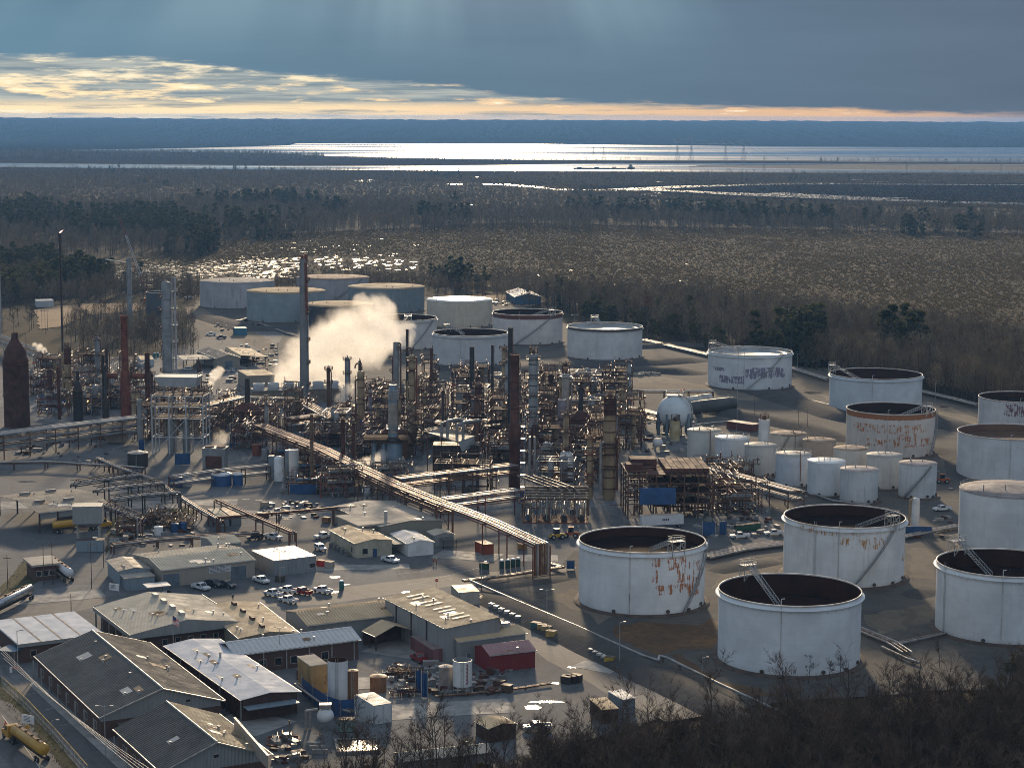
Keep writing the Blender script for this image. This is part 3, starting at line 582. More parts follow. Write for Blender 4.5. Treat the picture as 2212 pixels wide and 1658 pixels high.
tank('floating_roof_tank', 'white open tank with a long diagonal stair and orange stains below its rim', 1691, 1950, 1113, 1272, 'open',
 tank_paint('stained_shell', (0.71, 0.72, 0.72), [(-.75, .35, 14.6, 1.1), (-.12, .16, 12.6, 2.6), (.35, .4, 11.8, 2.2), (-.2, .5, 14.3, .8), (1.2, .2, 9, 5)], (0.28, 0.15, 0.05), .44, streak=.22, grime=.6, rust=.08), group=G1, nick='long stair tank', drop=3.5, gantry=0.72, stair=(-.02, .78), ladder=-.65, seg=96)
tank('floating_roof_tank', 'white open tank at the frame edge with a blue grey ladder bridging its dark top', 2020, 2304, 1213, 1394, 'open', clean2, group=G1, drop=5.0, gantry=-2.57, stair=None, ladder=-1.25, seg=96)
tank('cone_roof_tank', 'large white tank with a weathered brownish cone roof and a curved stair', 2070, 2292, 1056, 1203, 'cone', tank_paint('tall_white_shell', (0.64, 0.66, 0.67), streak=.18, grime=.3), top=roof_mat('weathered_cone', (0.30, 0.26, 0.24), (0.17, 0.14, 0.13), .8, .7), cone=1.6, stair=(.2, 1.2), rail=True, seg=96)
tank('floating_roof_tank', 'white open tank with a warm brown interior and no visible ladder', 2067, 2294, 931, 1046, 'open',
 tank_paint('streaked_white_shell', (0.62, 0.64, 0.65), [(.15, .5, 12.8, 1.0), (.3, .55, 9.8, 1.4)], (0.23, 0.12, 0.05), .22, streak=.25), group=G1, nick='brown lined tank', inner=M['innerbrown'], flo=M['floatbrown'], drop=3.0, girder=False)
tank('floating_roof_tank', 'open white tank with peeling maroon patches, farthest right by the tree line', 2113, 2290, 856, 938, 'open',
 tank_paint('peeling_maroon_shell', (0.62, 0.61, 0.61), [(-.1, .75, 9.2, 3.4)], (0.115, 0.05, 0.055), .58, streak=.2, top=1.6, H=13), group=G1, nick='maroon peeling tank', drop=3, girder=False)
tank('floating_roof_tank', 'off-white open tank covered in scattered small rust blotches', 1827, 2016, 881, 991, 'open',
 tank_paint('blotchy_shell', (0.58, 0.55, 0.51), [(-.2, 1.4, 10.6, 2.2), (.1, 1.3, 5.6, 2.0), (.2, .35, 8.5, 2.2), (1.1, .5, 1.5, 2)], (0.27, 0.105, 0.036), .47, streak=.35, top=1.1, H=14.5, rust=.12), group=G1, nick='rust blotched tank', drop=3.5, gantry=0.75, girder=False, stair=(.85, 1.5))
tank('floating_roof_tank', 'plain bluish white open tank with a spindly frame on its left rim', 1791, 1988.5, 806, 897, 'open', tank_paint('pale_blue_white', (0.60, 0.65, 0.69), streak=.08, grime=.2), group=G1, nick='plain bluish white tank', drop=5, gantry=-2.0)
tank('floating_roof_tank', 'white open tank with flaking purple grey lettering bands', 1528.5, 1709, 757, 844, 'open',
 tank_paint('flaking_purple_shell', (0.66, 0.69, 0.71), [(.30, .78, 7.6, 2.9), (.28, .55, 9.6, 1.0), (-.95, .3, 8.8, 1.2), (-.55, .5, 4.6, 2.2)], (0.15, 0.135, 0.185), .66, streak=.08, grime=.35), group=G1, nick='purple flaking tank', drop=1.6, inner=M['rim'], flo=M['floatpale'], gantry=-2.1, stair=(-.2, .75), stairm=M['galv'])
tank('floating_roof_tank', 'white open tank with a pale roof floating near its brim', 1225, 1387, 703, 779, 'open', tank_paint('soft_white_shell', (0.66, 0.66, 0.65), [(.55, .5, 3.0, .6)], (0.1, 0.07, 0.06), .12, streak=.1, grime=.3, top=.5, H=14.6), group=G1, nick='pale floating roof tank', drop=1.8, inner=M['rim'], flo=M['floatpale'], gantry=-2.9, stair=None)
tank('floating_roof_tank', 'white open tank with a diagonal stair and reddish stains at its right edge', 1064, 1215, 673, 746, 'open', tank_paint('reddish_edge_shell', (0.62, 0.59, 0.57), [(.95, .28, 9, 4), (.35, .15, 9.5, 2)], (0.16, 0.06, 0.045), .3, streak=.2, top=.6, H=14), group=G1, nick='red stained tank', drop=2.5, gantry=.75, stair=(-.35, .8))
tank('floating_roof_tank', 'plain white open tank standing behind the dark stacks of the process area', 935.5, 1097, 717, 793, 'open', tank_paint('dull_white_shell', (0.60, 0.60, 0.60), streak=.12, grime=.4), group=G1, nick='plain white tank', drop=2.6, gantry=-2.4)
tank('floating_roof_tank', 'white open tank half hidden by the big steam plume', 797, 944, 685, 757, 'open', tank_paint('hazy_white_shell', (0.58, 0.57, 0.56), streak=.15, grime=.4), group=G1, nick='steam veiled tank', drop=2.6, gantry=.2, stair=(.25, 1.1))
G2 = 'old cone roofed tanks at the back of the plant'
tanr = roof_mat('tan_roof', (0.40, 0.28, 0.15), (0.25, 0.16, 0.085), .7, .85)
tank('cone_roof_tank', 'black walled tank with a flat tan roof beside the tallest stack', 655, 808, 656, 716, 'cone', tank_paint('black_shell', (0.030, 0.032, 0.042), streak=.2, sc=(.02, .02, .02)), group=G2, nick='black walled tank', top=tanr, cone=.5)
tank('cone_roof_tank', 'streaked cream tank whose white roof glares in the sun', 922, 1064, 646, 709, 'cone', tank_paint('cream_shell', (0.60, 0.53, 0.42), [(0, 1.4, 4.0, 2.5)], (0.2, 0.12, 0.05), .1, streak=.45, sc=(.25, .17, .09)), group=G2, nick='glaring white roofed tank', top=mat('glossy_white_roof', (0.74, 0.70, 0.62), None, .2, .32, spec=1.0), cone=.95)
tank('cone_roof_tank', 'mottled teal grey tank with a flaking cream roof', 752, 917, 618, 677, 'cone', tank_paint('mottled_teal_shell', (0.20, 0.245, 0.26), [(.2, .9, 8, 7)], (0.12, 0.075, 0.055), .22, streak=.5, sc=(.38, .38, .36)), group=G2, nick='mottled teal tank', top=roof_mat('flaking_cream_roof', (0.46, 0.36, 0.22), (0.22, 0.13, 0.07), .9, .85, sc=.12), cone=.5)
tank('cone_roof_tank', 'pale blue grey tank with a brown roof left of the tallest stack', 534, 703, 627, 698, 'cone', tank_paint('pale_teal_shell', (0.30, 0.345, 0.36), [(.7, .5, 7, 5)], (0.12, 0.09, 0.075), .2, streak=.4, sc=(.18, .17, .16)), group=G2, nick='pale blue grey tank', top=tanr, cone=.5, girder=False)
tank('cone_roof_tank', 'grey tank striped with dark vertical runs at far left of the row', 433, 593, 606, 668, 'cone', tank_paint('striped_grey_shell', (0.42, 0.41, 0.42), streak=.85, sc=(.12, .10, .11)), group=G2, nick='dark striped grey tank', top=roof_mat('grey_roof', (0.33, 0.30, 0.27), (0.2, 0.18, 0.16), .7, .85), cone=.5, rail=True)
tank('cone_roof_tank', 'grey striped tank with a rusty roof behind the tallest stack', 641, 797, 598, 656, 'cone', tank_paint('striped_pink_shell', (0.38, 0.36, 0.36), streak=.8, sc=(.13, .10, .10)), group=G2, nick='rear striped tank', top=roof_mat('rusty_roof', (0.30, 0.20, 0.14), (0.15, 0.09, 0.06), .8, .8), cone=.6, stair=(.0, 1.0))
tank('silo', 'tall grey silo with an orange rim beside the column with the white ladder', 317, 362, 630, 700, 'open', tank_paint('dark_blue_silo', (0.085, 0.095, 0.105), streak=.5, top=1.2, H=20), cat='silo', drop=.8, girder=False, foot=False, extras=False, seg=32)
G3 = 'small white cone roofed tanks in the inner tank yard'
sm = lambda nm, c, **k: tank_paint(nm, c, **k)
pinkr = roof_mat('pinkish_roof', (0.46, 0.40, 0.37), (0.22, 0.15, 0.13), .7, .7); rustr = roof_mat('rust_roof', (0.44, 0.34, 0.25), (0.18, 0.085, 0.045), .9, .7); greyr = roof_mat('lead_roof', (0.42, 0.39, 0.35), (0.2, 0.17, 0.15), .7, .6)
whiter = mat('bright_white_roof', (0.76, 0.75, 0.72), (0.62, 0.6, 0.56), .3, .35)
SMALL = [(1484, 1557, 928, 997, 'small cream white tank with a yellow stain line, nearest the sphere', (.64, .62, .57), 'whiteish', roof_mat('buff_roof', (.42, .37, .30)), {}),
 (1544, 1618, 944, 1010, 'small white tank with a clean railed roof, second from the sphere', (.64, .66, .67), '', whiter, dict(rail=True)),
 (1607, 1676, 960, 1031, 'small dull white tank with a buff roof behind the pipe racks', (.58, .56, .52), '', greyr, {}),
 (1674.5, 1751, 979, 1054, 'small white tank with a rusty overflow pipe down its front', (.62, .65, .68), 'pipe', roof_mat('pale_roof', (.45, .42, .38)), dict(rail=True)),
 (1743.5, 1824, 994, 1074, 'small clean tank with the brightest white roof', (.66, .69, .71), 'clean', whiter, {}),
 (1813.5, 1895, 1012, 1090, 'small streaked tank with a pink roof, nearest the camera', (.56, .58, .59), 'streak', pinkr, {}),
 (1799.5, 1874, 967, 1043, 'small tank with a rust crusted roof behind the bright roofed one', (.60, .57, .52), 'rust', rustr, {}),
 (1870, 1947, 981, 1059, 'small off-white tank with a plain grey roof and black runs', (.57, .56, .53), 'streak', greyr, {}),
 (1940, 2021, 999, 1079, 'small white tank with a pink roof and one diagonal stair', (.58, .60, .61), 'streak', pinkr, dict(stair=(-.85, .5))),
 (1733, 1803.5, 949, 1018, 'small brown stained tank with a tan roof', (.46, .36, .28), 'rust', rustr, {}),
 (1662, 1741, 935, 1008, 'small streaky tank with rusty pipework across its roof', (.55, .50, .43), 'rust', rustr, dict(stair=(-.9, -.1)))]
for i, (a, b, vr, vb, lb, c, k, rf, kw) in enumerate(SMALL):
 pm = tank_paint('small_shell', c, [(.1, .5, 5.5, 2), (-.4, .3, 7, 1.5)] if k == 'rust' else [], (0.22, 0.10, 0.04), .3, streak={'clean': .06, 'streak': .55, 'rust': .5}.get(k, .2), sc=(.22, .13, .07) if k in ('rust', 'whiteish') else (.16, .15, .15), H=9)
 tk = tank('small_tank', lb, a, b, vr, vb, 'cone', pm, group=G3, nick={0: 'cream white small tank', 4: 'brightest roofed small tank', 8: 'pink roofed small tank'}.get(i), top=rf, cone=.8, girder=False, seg=40, **kw)
 if k == 'pipe' or i in (0, 10):
  q = MB(); c0, r0_, h0 = list(TANKS.values())[-1]; q.path([(r0_ * .4 * math.sin(.2), -r0_ * .4, h0 + .9), (.25 * r0_, -(r0_ + .2), h0 + .9), (.25 * r0_, -(r0_ + .2), 2.4)], .14); q.build('overflow_pipe', mat('rusty_pipe', (.24, .12, .05), (.14, .06, .03), .6, .8), tk)
# ---------------------------------------------------------------- buildings
M['brick'] = brick_mat('brown_brick', (0.105, 0.052, 0.036), (0.075, 0.040, 0.030), (0.15, 0.125, 0.11))
M['beige'] = clad_mat('beige_cladding', (0.36, 0.315, 0.26)); M['greyclad'] = clad_mat('grey_cladding', (0.27, 0.275, 0.27)); M['tanclad'] = clad_mat('tan_cladding', (0.30, 0.27, 0.215))
M['bluegrey'] = clad_mat('blue_grey_cladding', (0.22, 0.27, 0.31), .4, .5); M['corr'] = clad_mat('corrugated_iron', (0.27, 0.29, 0.31), .5, .6, .45, .3); M['redclad'] = clad_mat('red_cladding', (0.20, 0.022, 0.022), .5, .3)
M['darkroof'] = roof_mat('dark_grey_roof', (0.115, 0.11, 0.10), (0.075, 0.07, 0.066), .6, .75); M['tanroof'] = roof_mat('tan_metal_roof', (0.571, 0.422, 0.255), (0.412, 0.291, 0.172), .5, .72)
M['beigeroof'] = roof_mat('beige_metal_roof', (0.572, 0.491, 0.369), (0.415, 0.341, 0.255), .5, .72); M['whiteroof'] = roof_mat('white_coated_roof', (0.587, 0.600, 0.625), (0.450, 0.463, 0.488), .5, .75)
M['ribwhite'] = roof_mat('white_ribbed_roof', (0.644, 0.621, 0.586), (0.483, 0.460, 0.437), .4, .6); M['pinkroof'] = roof_mat('faded_red_roof', (0.33, 0.17, 0.16), (0.24, 0.11, 0.11), .4, .35)
M['flatbeige'] = roof_mat('flat_beige_roof', (0.429, 0.377, 0.305), (0.286, 0.247, 0.208), .9, .8, sc=.1); M['shiny'] = roof_mat('shiny_flat_roof', (0.42, 0.40, 0.38), (0.3, 0.28, 0.26), .4, .22)
M['glass'] = mat('dark_window_glass', (0.02, 0.024, 0.03), None, 1, .1, spec=.8); M['door'] = mat('blue_grey_door', (0.13, 0.16, 0.20), None, .5, .5); M['trim'] = mat('pale_trim', (0.48, 0.43, 0.37), None, 1, .45); M['darkint'] = mat('dark_opening', (0.018, 0.015, 0.014), None, 1, .95)
M['post'] = mat('grey_post', (0.34, 0.33, 0.31), None, .6, .6); M['plaster'] = mat('cream_plaster', (0.42, 0.38, 0.29), (0.3, 0.27, 0.2), .3, .85, streak=.2); M['rustpost'] = mat('dark_brown_post', (0.07, 0.038, 0.027), None, .6, .7)
M['patcha'] = mat('rust_stained_sheet', (.24, .17, .11), (.15, .09, .05), .6, .8); M['patchb'] = mat('newer_grey_sheet', (.40, .40, .39), (.3, .3, .29), .5, .6)
class Bld:
 """a rectangular building given by the pixels of three eave corners; e1 runs B->A, e2 runs B->C"""
 def __init__(s, name, label, cat, A, B, C, eh, nick=None, group=None, L1=None, L2=None):
  a, b, c = P(*A, eh), P(*B, eh), P(*C, eh); s.e1 = (a - b); s.L1 = L1 or s.e1.length; s.e1.normalize()
  s.e2 = Vector((-s.e1.y, s.e1.x, 0)); d = (c - b).dot(s.e2)
  if d < 0: s.e2 = -s.e2; d = -d
  s.L2 = L2 or d; s.o = Vector((b.x, b.y, 0)); s.eh = eh; s.flip = s.e1.cross(s.e2).z < 0
  s.root = thing(name, label, cat, s.o, 0, group)
  if nick: LAND.append((nick, *(s.w(s.L1 / 2, s.L2 / 2, 0) + s.o).xy))
 def w(s, a, b, z): return s.e1 * a + s.e2 * b + Vector((0, 0, z))
 def hexa(s, mb, a0, a1, b0, b1, z0, z1, mi=0):
  q = [s.w(a0, b0, z0), s.w(a1, b0, z0), s.w(a1, b1, z0), s.w(a0, b1, z0), s.w(a0, b0, z1), s.w(a1, b0, z1), s.w(a1, b1, z1), s.w(a0, b1, z1)]
  mb.add([tuple(p) for p in q], [(0, 3, 2, 1), (4, 5, 6, 7), (0, 1, 5, 4), (1, 2, 6, 5), (2, 3, 7, 6), (3, 0, 4, 7)], mi)
 def box(s, name, a0, a1, b0, b1, z0, z1, m, parent=None):
  mb = MB(); s.hexa(mb, a0, a1, b0, b1, z0, z1); return mb.build(name, m, parent or s.root)
 def slope(s, mb, p0, e, L, sl, period, h, th=.06):
  """ribbed sheet: p0 eave start, e along the eave, sl eave->ridge"""
  nrm = e.cross(sl).normalized(); nrm = nrm if nrm.z > 0 else -nrm
  if period:
   n = max(1, round(L / period)); pr = []
   for i in range(n):
    x = L * i / n; d = L / n; pr += [(x, 0), (x + d * .62, 0), (x + d * .70, h), (x + d * .92, h)]
   pr.append((L, 0))
  else: pr = [(0, 0), (L, 0)]
  k = len(pr); vs = []
  for t in (0, 1):
   for x, z in pr: vs.append(tuple(p0 + e * x + sl * t + nrm * (z + th)))
  mb.add(vs, [(i, i + 1, k + i + 1, k + i) for i in range(k - 1)])
  a, b, c, d = p0, p0 + e * L, p0 + e * L + sl, p0 + sl
  mb.add([tuple(q) for q in (a, b, c, d)], [(0, 1, 2, 3)]); mb.add([tuple(q) for q in (a, b, b + nrm * th, a + nrm * th)], [(0, 1, 2, 3)])
  for q, w in ((a, d), (b, c)): mb.add([tuple(x) for x in (q, w, w + nrm * th, q + nrm * th)], [(0, 1, 2, 3)])
 def gable(s, rh, along=1, wallm=None, roofm=None, ov=.4, period=.9, h=.09, ridge=.5, capm=None, walls=True, base=0.0, lowm=None, lowh=0.0, roofm2=None, fascia=None):
  """along=1: ridge parallel to e1; 2: parallel to e2; 0: single slope, high side at ridge edge"""
  E, Fv, L, Wd = (s.e1, s.e2, s.L1, s.L2) if along != 2 else (s.e2, s.e1, s.L2, s.L1)
  eh = s.eh; q = lambda l, w_, z: E * l + Fv * w_ + Vector((0, 0, z)); rw = Wd * ridge
  if walls:
   mb = MB()
   ring = [(0, 0), (L, 0), (L, Wd), (0, Wd)]
   for (a, b), (c, d) in zip(ring, ring[1:] + ring[:1]): mb.quad(q(a, b, base), q(c, d, base), q(c, d, eh), q(a, b, eh))
   for l in (0, L): mb.quad(q(l, 0, eh), q(l, Wd, eh), q(l, rw, rh))
   mb.build('wall', wallm, s.root)
   if lowm:
    lo = MB(); k = .04
    for (a, b), (c, d) in zip(((-k, -k), (L + k, -k), (L + k, Wd + k), (-k, Wd + k)), ((L + k, -k), (L + k, Wd + k), (-k, Wd + k), (-k, -k))): lo.quad(q(a, b, base), q(c, d, base), q(c, d, lowh), q(a, b, lowh))
    lo.build('lower_wall', lowm, s.root)
  rb = MB(); rb2 = MB() if roofm2 else rb
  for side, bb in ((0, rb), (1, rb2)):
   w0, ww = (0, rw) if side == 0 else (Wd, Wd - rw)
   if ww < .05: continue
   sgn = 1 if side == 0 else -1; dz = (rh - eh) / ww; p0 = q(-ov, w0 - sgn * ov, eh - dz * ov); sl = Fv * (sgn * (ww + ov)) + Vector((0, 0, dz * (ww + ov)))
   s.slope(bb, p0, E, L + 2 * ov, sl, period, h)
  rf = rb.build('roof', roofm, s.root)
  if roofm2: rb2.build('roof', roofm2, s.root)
  g = MB(); q0 = MB()
  for w0, sg in ((-ov - .08, 1), (Wd + ov + .08, -1)):
   if along or sg == 1: g.bar(q(-ov, w0, eh - .12), q(L + ov, w0, eh - .12), .18)
  if g.v: g.build('gutter', M['galv'], s.root)
  for k in range(min(7, int(L * Wd / 70))):
   l0, f = rnd.uniform(.5, L - 4), rnd.uniform(.12, .7); sd, ww = (0, rw) if rnd.random() < .5 or Wd - rw < 1 else (1, Wd - rw); wq = lambda t: (t * ww if sd == 0 else Wd - t * ww); zq = lambda t: eh + (rh - eh) * t + h + .075; dl, df = rnd.choice((1.8, 2.7, 3.6)), rnd.uniform(.1, .25)
   if rw < .5: continue
   q0.quad(q(l0, wq(f), zq(f)), q(l0 + dl, wq(f), zq(f)), q(l0 + dl, wq(f + df), zq(f + df)), q(l0, wq(f + df), zq(f + df)), mi=k % 2); z = zq(f)
   v_ = MB(); c = q(l0 - .6, wq(f), 0); v_.tube((c.x, c.y, z - .1), (c.x, c.y, z + .55), .16, 8); v_.tube((c.x, c.y, z + .55), (c.x, c.y, z + .7), .27, 8); v_.build('roof_vent', M['galv'], rf)
  if q0.v: q0.build('roof_patches', [M['patcha'], M['patchb']], rf)
  if capm:
   c = MB(); c.tube(q(-ov, rw, rh + .1), q(L + ov, rw, rh + .1), .22, 5); c.build('ridge_cap', capm, rf)
   for l in (-ov, L + ov):
    c = MB()
    for w0, z0 in ((-ov, eh - ov * (rh - eh) / max(rw, .1)), (Wd + ov, eh - ov * (rh - eh) / max(Wd - rw, .1))): c.bar(q(l, w0, z0), q(l, rw, rh), .22)
    c.build('verge_trim', capm, rf)
  if fascia:
   fm, fh = fascia
   f = MB(); k = ov
   for (a, b), (c, d) in zip(((-k, -k), (L + k, -k), (L + k, Wd + k), (-k, Wd + k)), ((L + k, -k), (L + k, Wd + k), (-k, Wd + k), (-k, -k))): f.quad(q(a, b, eh - fh), q(c, d, eh - fh), q(c, d, eh - .02), q(a, b, eh - .02))
   for l in (-k, L + k): f.quad(q(l, -k, eh - .02), q(l, Wd + k, eh - .02), q(l, rw, rh - .03))
   f.build('fascia', fm, s.root)
  return rf
 def win(s, side, t, z, w, h, frame=True, m=None, name='window', door=False, wall=None):
  """side: 'c' = face a=0 (between B and C), 'a' = face b=0 (between B and A); t from B"""
  f = lambda x0, x1, d0, d1, z0, z1, nm, mm, par: (s.box(nm, -d1, -d0, x0, x1, z0, z1, mm, par) if side == 'c' else s.box(nm, x0, x1, -d1, -d0, z0, z1, mm, par))
  o = f(t - w / 2, t + w / 2, .03, .07, z, z + h, name, m or M['glass'], None)
  if frame:
   g = MB()
   for x0, x1, z0, z1 in ((t - w / 2 - .1, t - w / 2, z - .1, z + h + .1), (t + w / 2, t + w / 2 + .1, z - .1, z + h + .1), (t - w / 2, t + w / 2, z + h, z + h + .1), (t - w / 2, t + w / 2, z - .1, z)):
    if side == 'c': s.hexa(g, -.1, -.01, x0, x1, z0, z1)
    else: s.hexa(g, x0, x1, -.1, -.01, z0, z1)
   g.build('frame', M['trim'], o)
  return o
 def ac(s, a, b, z, m=None, sx=1.6, sy=1.0, h=.7, name='roof_vent'):
  return s.box(name, a - sx / 2, a + sx / 2, b - sy / 2, b + sy / 2, z, z + h, m or M['galv'])
b = Bld('office_building', 'long brick office under a dark grey gabled metal roof, the largest roof at lower left', 'building', (82, 1416), (219, 1545), (470, 1505), 4.6, nick='long dark gabled office')
b.gable(8.6, 1, M['greyclad'], M['darkroof'], ov=.7, period=.8, h=.07, capm=M['trim'], lowm=M['brick'], lowh=3.4, roofm2=roof_mat('sunlit_dark_roof', (0.235, 0.188, 0.138), (0.152, 0.123, 0.096), .5, .72))  # sun-facing slope: sunlight painted in as a lighter, browner roof colour
for k in range(7): b.win('a', 4 + k * (b.L1 - 8) / 6, 1.0, 1.3, 1.5)
for k in range(8): b.box('post', 1 + k * (b.L1 - 2) / 7 - .1, 1 + k * (b.L1 - 2) / 7 + .1, -1.4, -1.2, 0, 4.0, M['post'])
b.win('c', b.L2 * .72, 5.0, 1.0, .6); b.box('awning', -3.6, -.05, b.L2 * .12, b.L2 * .55, 2.7, 2.82, M['darkroof']); b.ac(b.L1 * .3, b.L2 * .42, 7.6, sx=.5, sy=.5); b.ac(b.L1 * .62, b.L2 * .4, 7.4, sx=.5, sy=.5); b.ac(b.L1 * .85, b.L2 * .44, 7.7, sx=.5, sy=.5)
b = Bld('office_building', 'brick office with a finely ribbed grey roof and sunlit gold slope at the bottom edge', 'building', (254, 1574), (352, 1662), (590, 1636), 4.6, nick='ribbed grey office')
b.gable(8.4, 1, M['greyclad'], M['darkroof'], ov=.7, period=.85, h=.13, capm=M['trim'], lowm=M['brick'], lowh=3.4, roofm2=roof_mat('sunlit_grey_roof', (0.483, 0.377, 0.238), (0.338, 0.262, 0.168), .4, .6))  # second slope's sunlit gold is put into its roof colour
for k in range(4): b.box('post', 2 + k * (b.L1 - 4) / 3 - .1, 2 + k * (b.L1 - 4) / 3 + .1, -1.4, -1.2, 0, 4.0, M['post'])
for k in range(4): b.win('a', 4 + k * (b.L1 - 8) / 3, 1.0, 1.3, 1.5)
b.win('c', b.L2 * .5, 5.4, 1.0, .6)
t_ = Bld('louvre_screen', 'row of upright corrugated panels standing along the sunlit roof slope', 'screen', (505, 1549), (578, 1632), (585, 1632), 7.4, L2=.5)
n = 15
for k in range(n):
 a = t_.L1 * k / n; t_.box('panel', a + .08, a + t_.L1 / n - .08, 0, .12, 4.9, 7.4, M['beige']); t_.box('cap', a + .08, a + t_.L1 / n - .08, -.1, .35, 7.4, 7.5, M['trim'])
b = Bld('office_building', 'flat white roofed building with three dark seams at far lower left', 'building', (157, 1323), (220, 1370), (41, 1390), 4.2, nick='white seamed roof building')
b.eh = 4.2; b.box('wall', 0, b.L1, 0, b.L2, 0, 4.1, M['brick']); rf = b.box('roof', -.5, b.L1 + .5, -.5, b.L2 + .5, 4.1, 4.45, M['whiteroof'])
for k in (1, 2, 3): b.box('roof_seam', -.4, b.L1 + .4, b.L2 * k / 4 - .18, b.L2 * k / 4 + .18, 4.45, 4.50, M['rustpost'], rf)
for k in range(4): b.win('c', 3 + k * (b.L2 - 6) / 3, 1.2, 1.2, 1.4)
b.box('fascia', -.6, -.5, -.6, b.L2 + .6, 3.7, 4.5, M['greyclad'])
b = Bld('office_building', 'brick building with a wide beige gabled roof, deep fascia and four ridge vents', 'building', (217, 1310), (291, 1366), (514, 1342), 5.2, nick='beige gabled brick building')
b.gable(7.2, 1, M['brick'], M['beigeroof'], ov=1.4, period=.7, h=.03, fascia=(M['greyclad'], 1.1), capm=None)
for k in range(4): v = b.ac(b.L1 * (.12 + k * .24), b.L2 * .5, 7.25, M['galv'], 2.4, 1.0, .8, 'ridge_vent')
for k in range(5): b.win('c', 7 + k * (b.L2 - 12) / 4, 1.2, 1.1, 1.7)
for k in range(6): b.box('post', k * b.L1 / 5 - .15, k * b.L1 / 5 + .15, -1.3, -1.0, 0, 4.2, M['post'])
for k in (0, 1): b.box('post', -1.3, -1.0, k * b.L2 - .2, k * b.L2 + .2, 0, 4.2, M['post'])
b = Bld('warehouse', 'low tan roofed building with four dark roof vents behind the beige gabled one', 'building', (557, 1300), (640, 1364), (522, 1379), 4.8, nick='tan roofed building with vents')
b.gable(5.6, 1, M['tanclad'], M['tanroof'], ov=.5, period=.7, h=.02)
for k in range(4): b.ac(b.L1 * (.14 + k * .25), b.L2 * .52, 5.6, M['rustpost'], 2.4, .8, .7, 'ridge_vent')
b = Bld('warehouse', 'long flat white roofed building with dark posts along its left side', 'building', (361, 1394), (524, 1509), (640, 1491), 4.6, nick='long white roofed building')
b.gable(5.3, 1, M['rustpost'], M['whiteroof'], ov=.6, period=1.2, h=.012)
for k in range(24): b.box('post', k * b.L1 / 23 - .1, k * b.L1 / 23 + .1, -.5, -.3, 0, 4.4, M['post' if k % 6 == 0 else 'rustpost'])
b.box('canopy', -3, -.1, 0, b.L2 * .95, 3.0, 3.15, M['bluegrey']); b.ac(b.L1 * .62, b.L2 * .5, 5.3, sx=.4, sy=.4, h=1.4)
b = Bld('workshop', 'long brick workshop under a white ribbed two step roof', 'building', (510, 1413), (774, 1380), (740, 1357), 4.6, nick='white ribbed roof workshop')
b.gable(6.0, 1, M['brick'], M['ribwhite'], ov=.5, period=1.15, h=.22, capm=M['whiteroof'])
for k in range(5): b.win('a', 8 + k * (b.L1 - 14) / 4, 1.1, 1.5, 1.6)
for k in range(6): b.box('downpipe', 1 + k * (b.L1 - 2) / 5, 1.2 + k * (b.L1 - 2) / 5, -.25, -.05, 0, 4.4, M['galv'])
b = Bld('warehouse', 'long low tan ribbed warehouse in front of the parked white pickups', 'building', (665, 1349), (880, 1324), (832, 1295), 4.8, nick='low tan ribbed warehouse')
b.gable(6.2, 1, M['greyclad'], M['tanroof'], ov=.4, period=.75, h=.12); b.win('a', b.L1 * .8, 0, 1, 2.1, m=M['door'], name='door')
b = Bld('warehouse', 'tallest tan warehouse with pale skylight strips in pairs on its roof', 'building', (832, 1290), (964, 1356), (1093, 1347), 8.0, nick='skylight warehouse')
b.gable(9.0, 1, M['greyclad'], M['tanroof'], ov=.4, period=.6, h=.03, ridge=.97)
sk = mat('skylight_panel', (0.56, 0.52, 0.43), None, 1, .6)
for k in range(4):
 for j in (0, 1):
  a = b.L1 * (.80 - k * .215 + (0.085 if j == 0 else 0)); zz = lambda bb: 8.0 + (bb / (b.L2 * .97)) * 1.0 + .26; mb = MB(); b0, b1 = b.L2 * (.30 + .0 * j), b.L2 * .62
  mb.add([tuple(b.w(a + x, y, zz(y))) for x, y in ((-.45, b0), (.45, b0), (.45, b1), (-.45, b1))], [(0, 1, 2, 3)]); mb.build('skylight', sk, b.root)
for k in range(3): b.box('downpipe', b.L1 * (.3 + .25 * k), b.L1 * (.3 + .25 * k) + .2, -.25, -.05, 0, 7.6, M['rustpost'])
b = Bld('warehouse', 'lower annex with a boxy silver ridge vent in front of the skylight warehouse', 'building', (990, 1385), (1135, 1366), (1100, 1350), 5.0, nick='annex with the silver vent')
b.gable(6.0, 1, M['greyclad'], M['tanroof'], ov=.3, period=.75, h=.08); b.ac(b.L1 * .25, b.L2 * .5, 6.0, None, 4, 1.2, .9, 'ridge_vent'); b.win('a', b.L1 * .85, 0, 1, 2.1, m=M['door'], name='door')
b = Bld('shed', 'dark red shed with a paler faded red roof', 'shed', (1058, 1414), (1156, 1403), (1134, 1382), 4.0, nick='red shed')
b.gable(5.2, 1, M['redclad'], M['pinkroof'], ov=.25, period=.9, h=.05)
b = Bld('carport', 'open gabled shelter with parked machines under it beside the tall warehouse', 'shelter', (785, 1361), (812, 1373), (895, 1361), 3.4)
b.gable(5.2, 1, M['tanclad'], M['tanroof'], ov=.3, period=.7, h=.04, walls=False)
for a in (0, .5, 1):
 for c in (0, 1): b.box('post', b.L1 * a - .12, b.L1 * a + .12, b.L2 * c - .12, b.L2 * c + .12, 0, 3.4, M['rustpost'])
b.box('back_wall', b.L1 - .1, b.L1, 0, b.L2, 0, 3.3, M['rustpost'])
b = Bld('maintenance_building', 'beige building with two blue grey roller doors and a white sign', 'building', (349, 1231), (550, 1208), (471, 1177), 4.6, nick='roller door building')
b.gable(6.0, 1, M['beige'], M['beigeroof'], ov=.3, period=.75, h=.10, ridge=.42)
for t, w in ((.10, 4.4), (.82, 4.4)): b.win('a', b.L1 * (1 - t), 0, w, 3.4, True, M['door'], 'roller_door')
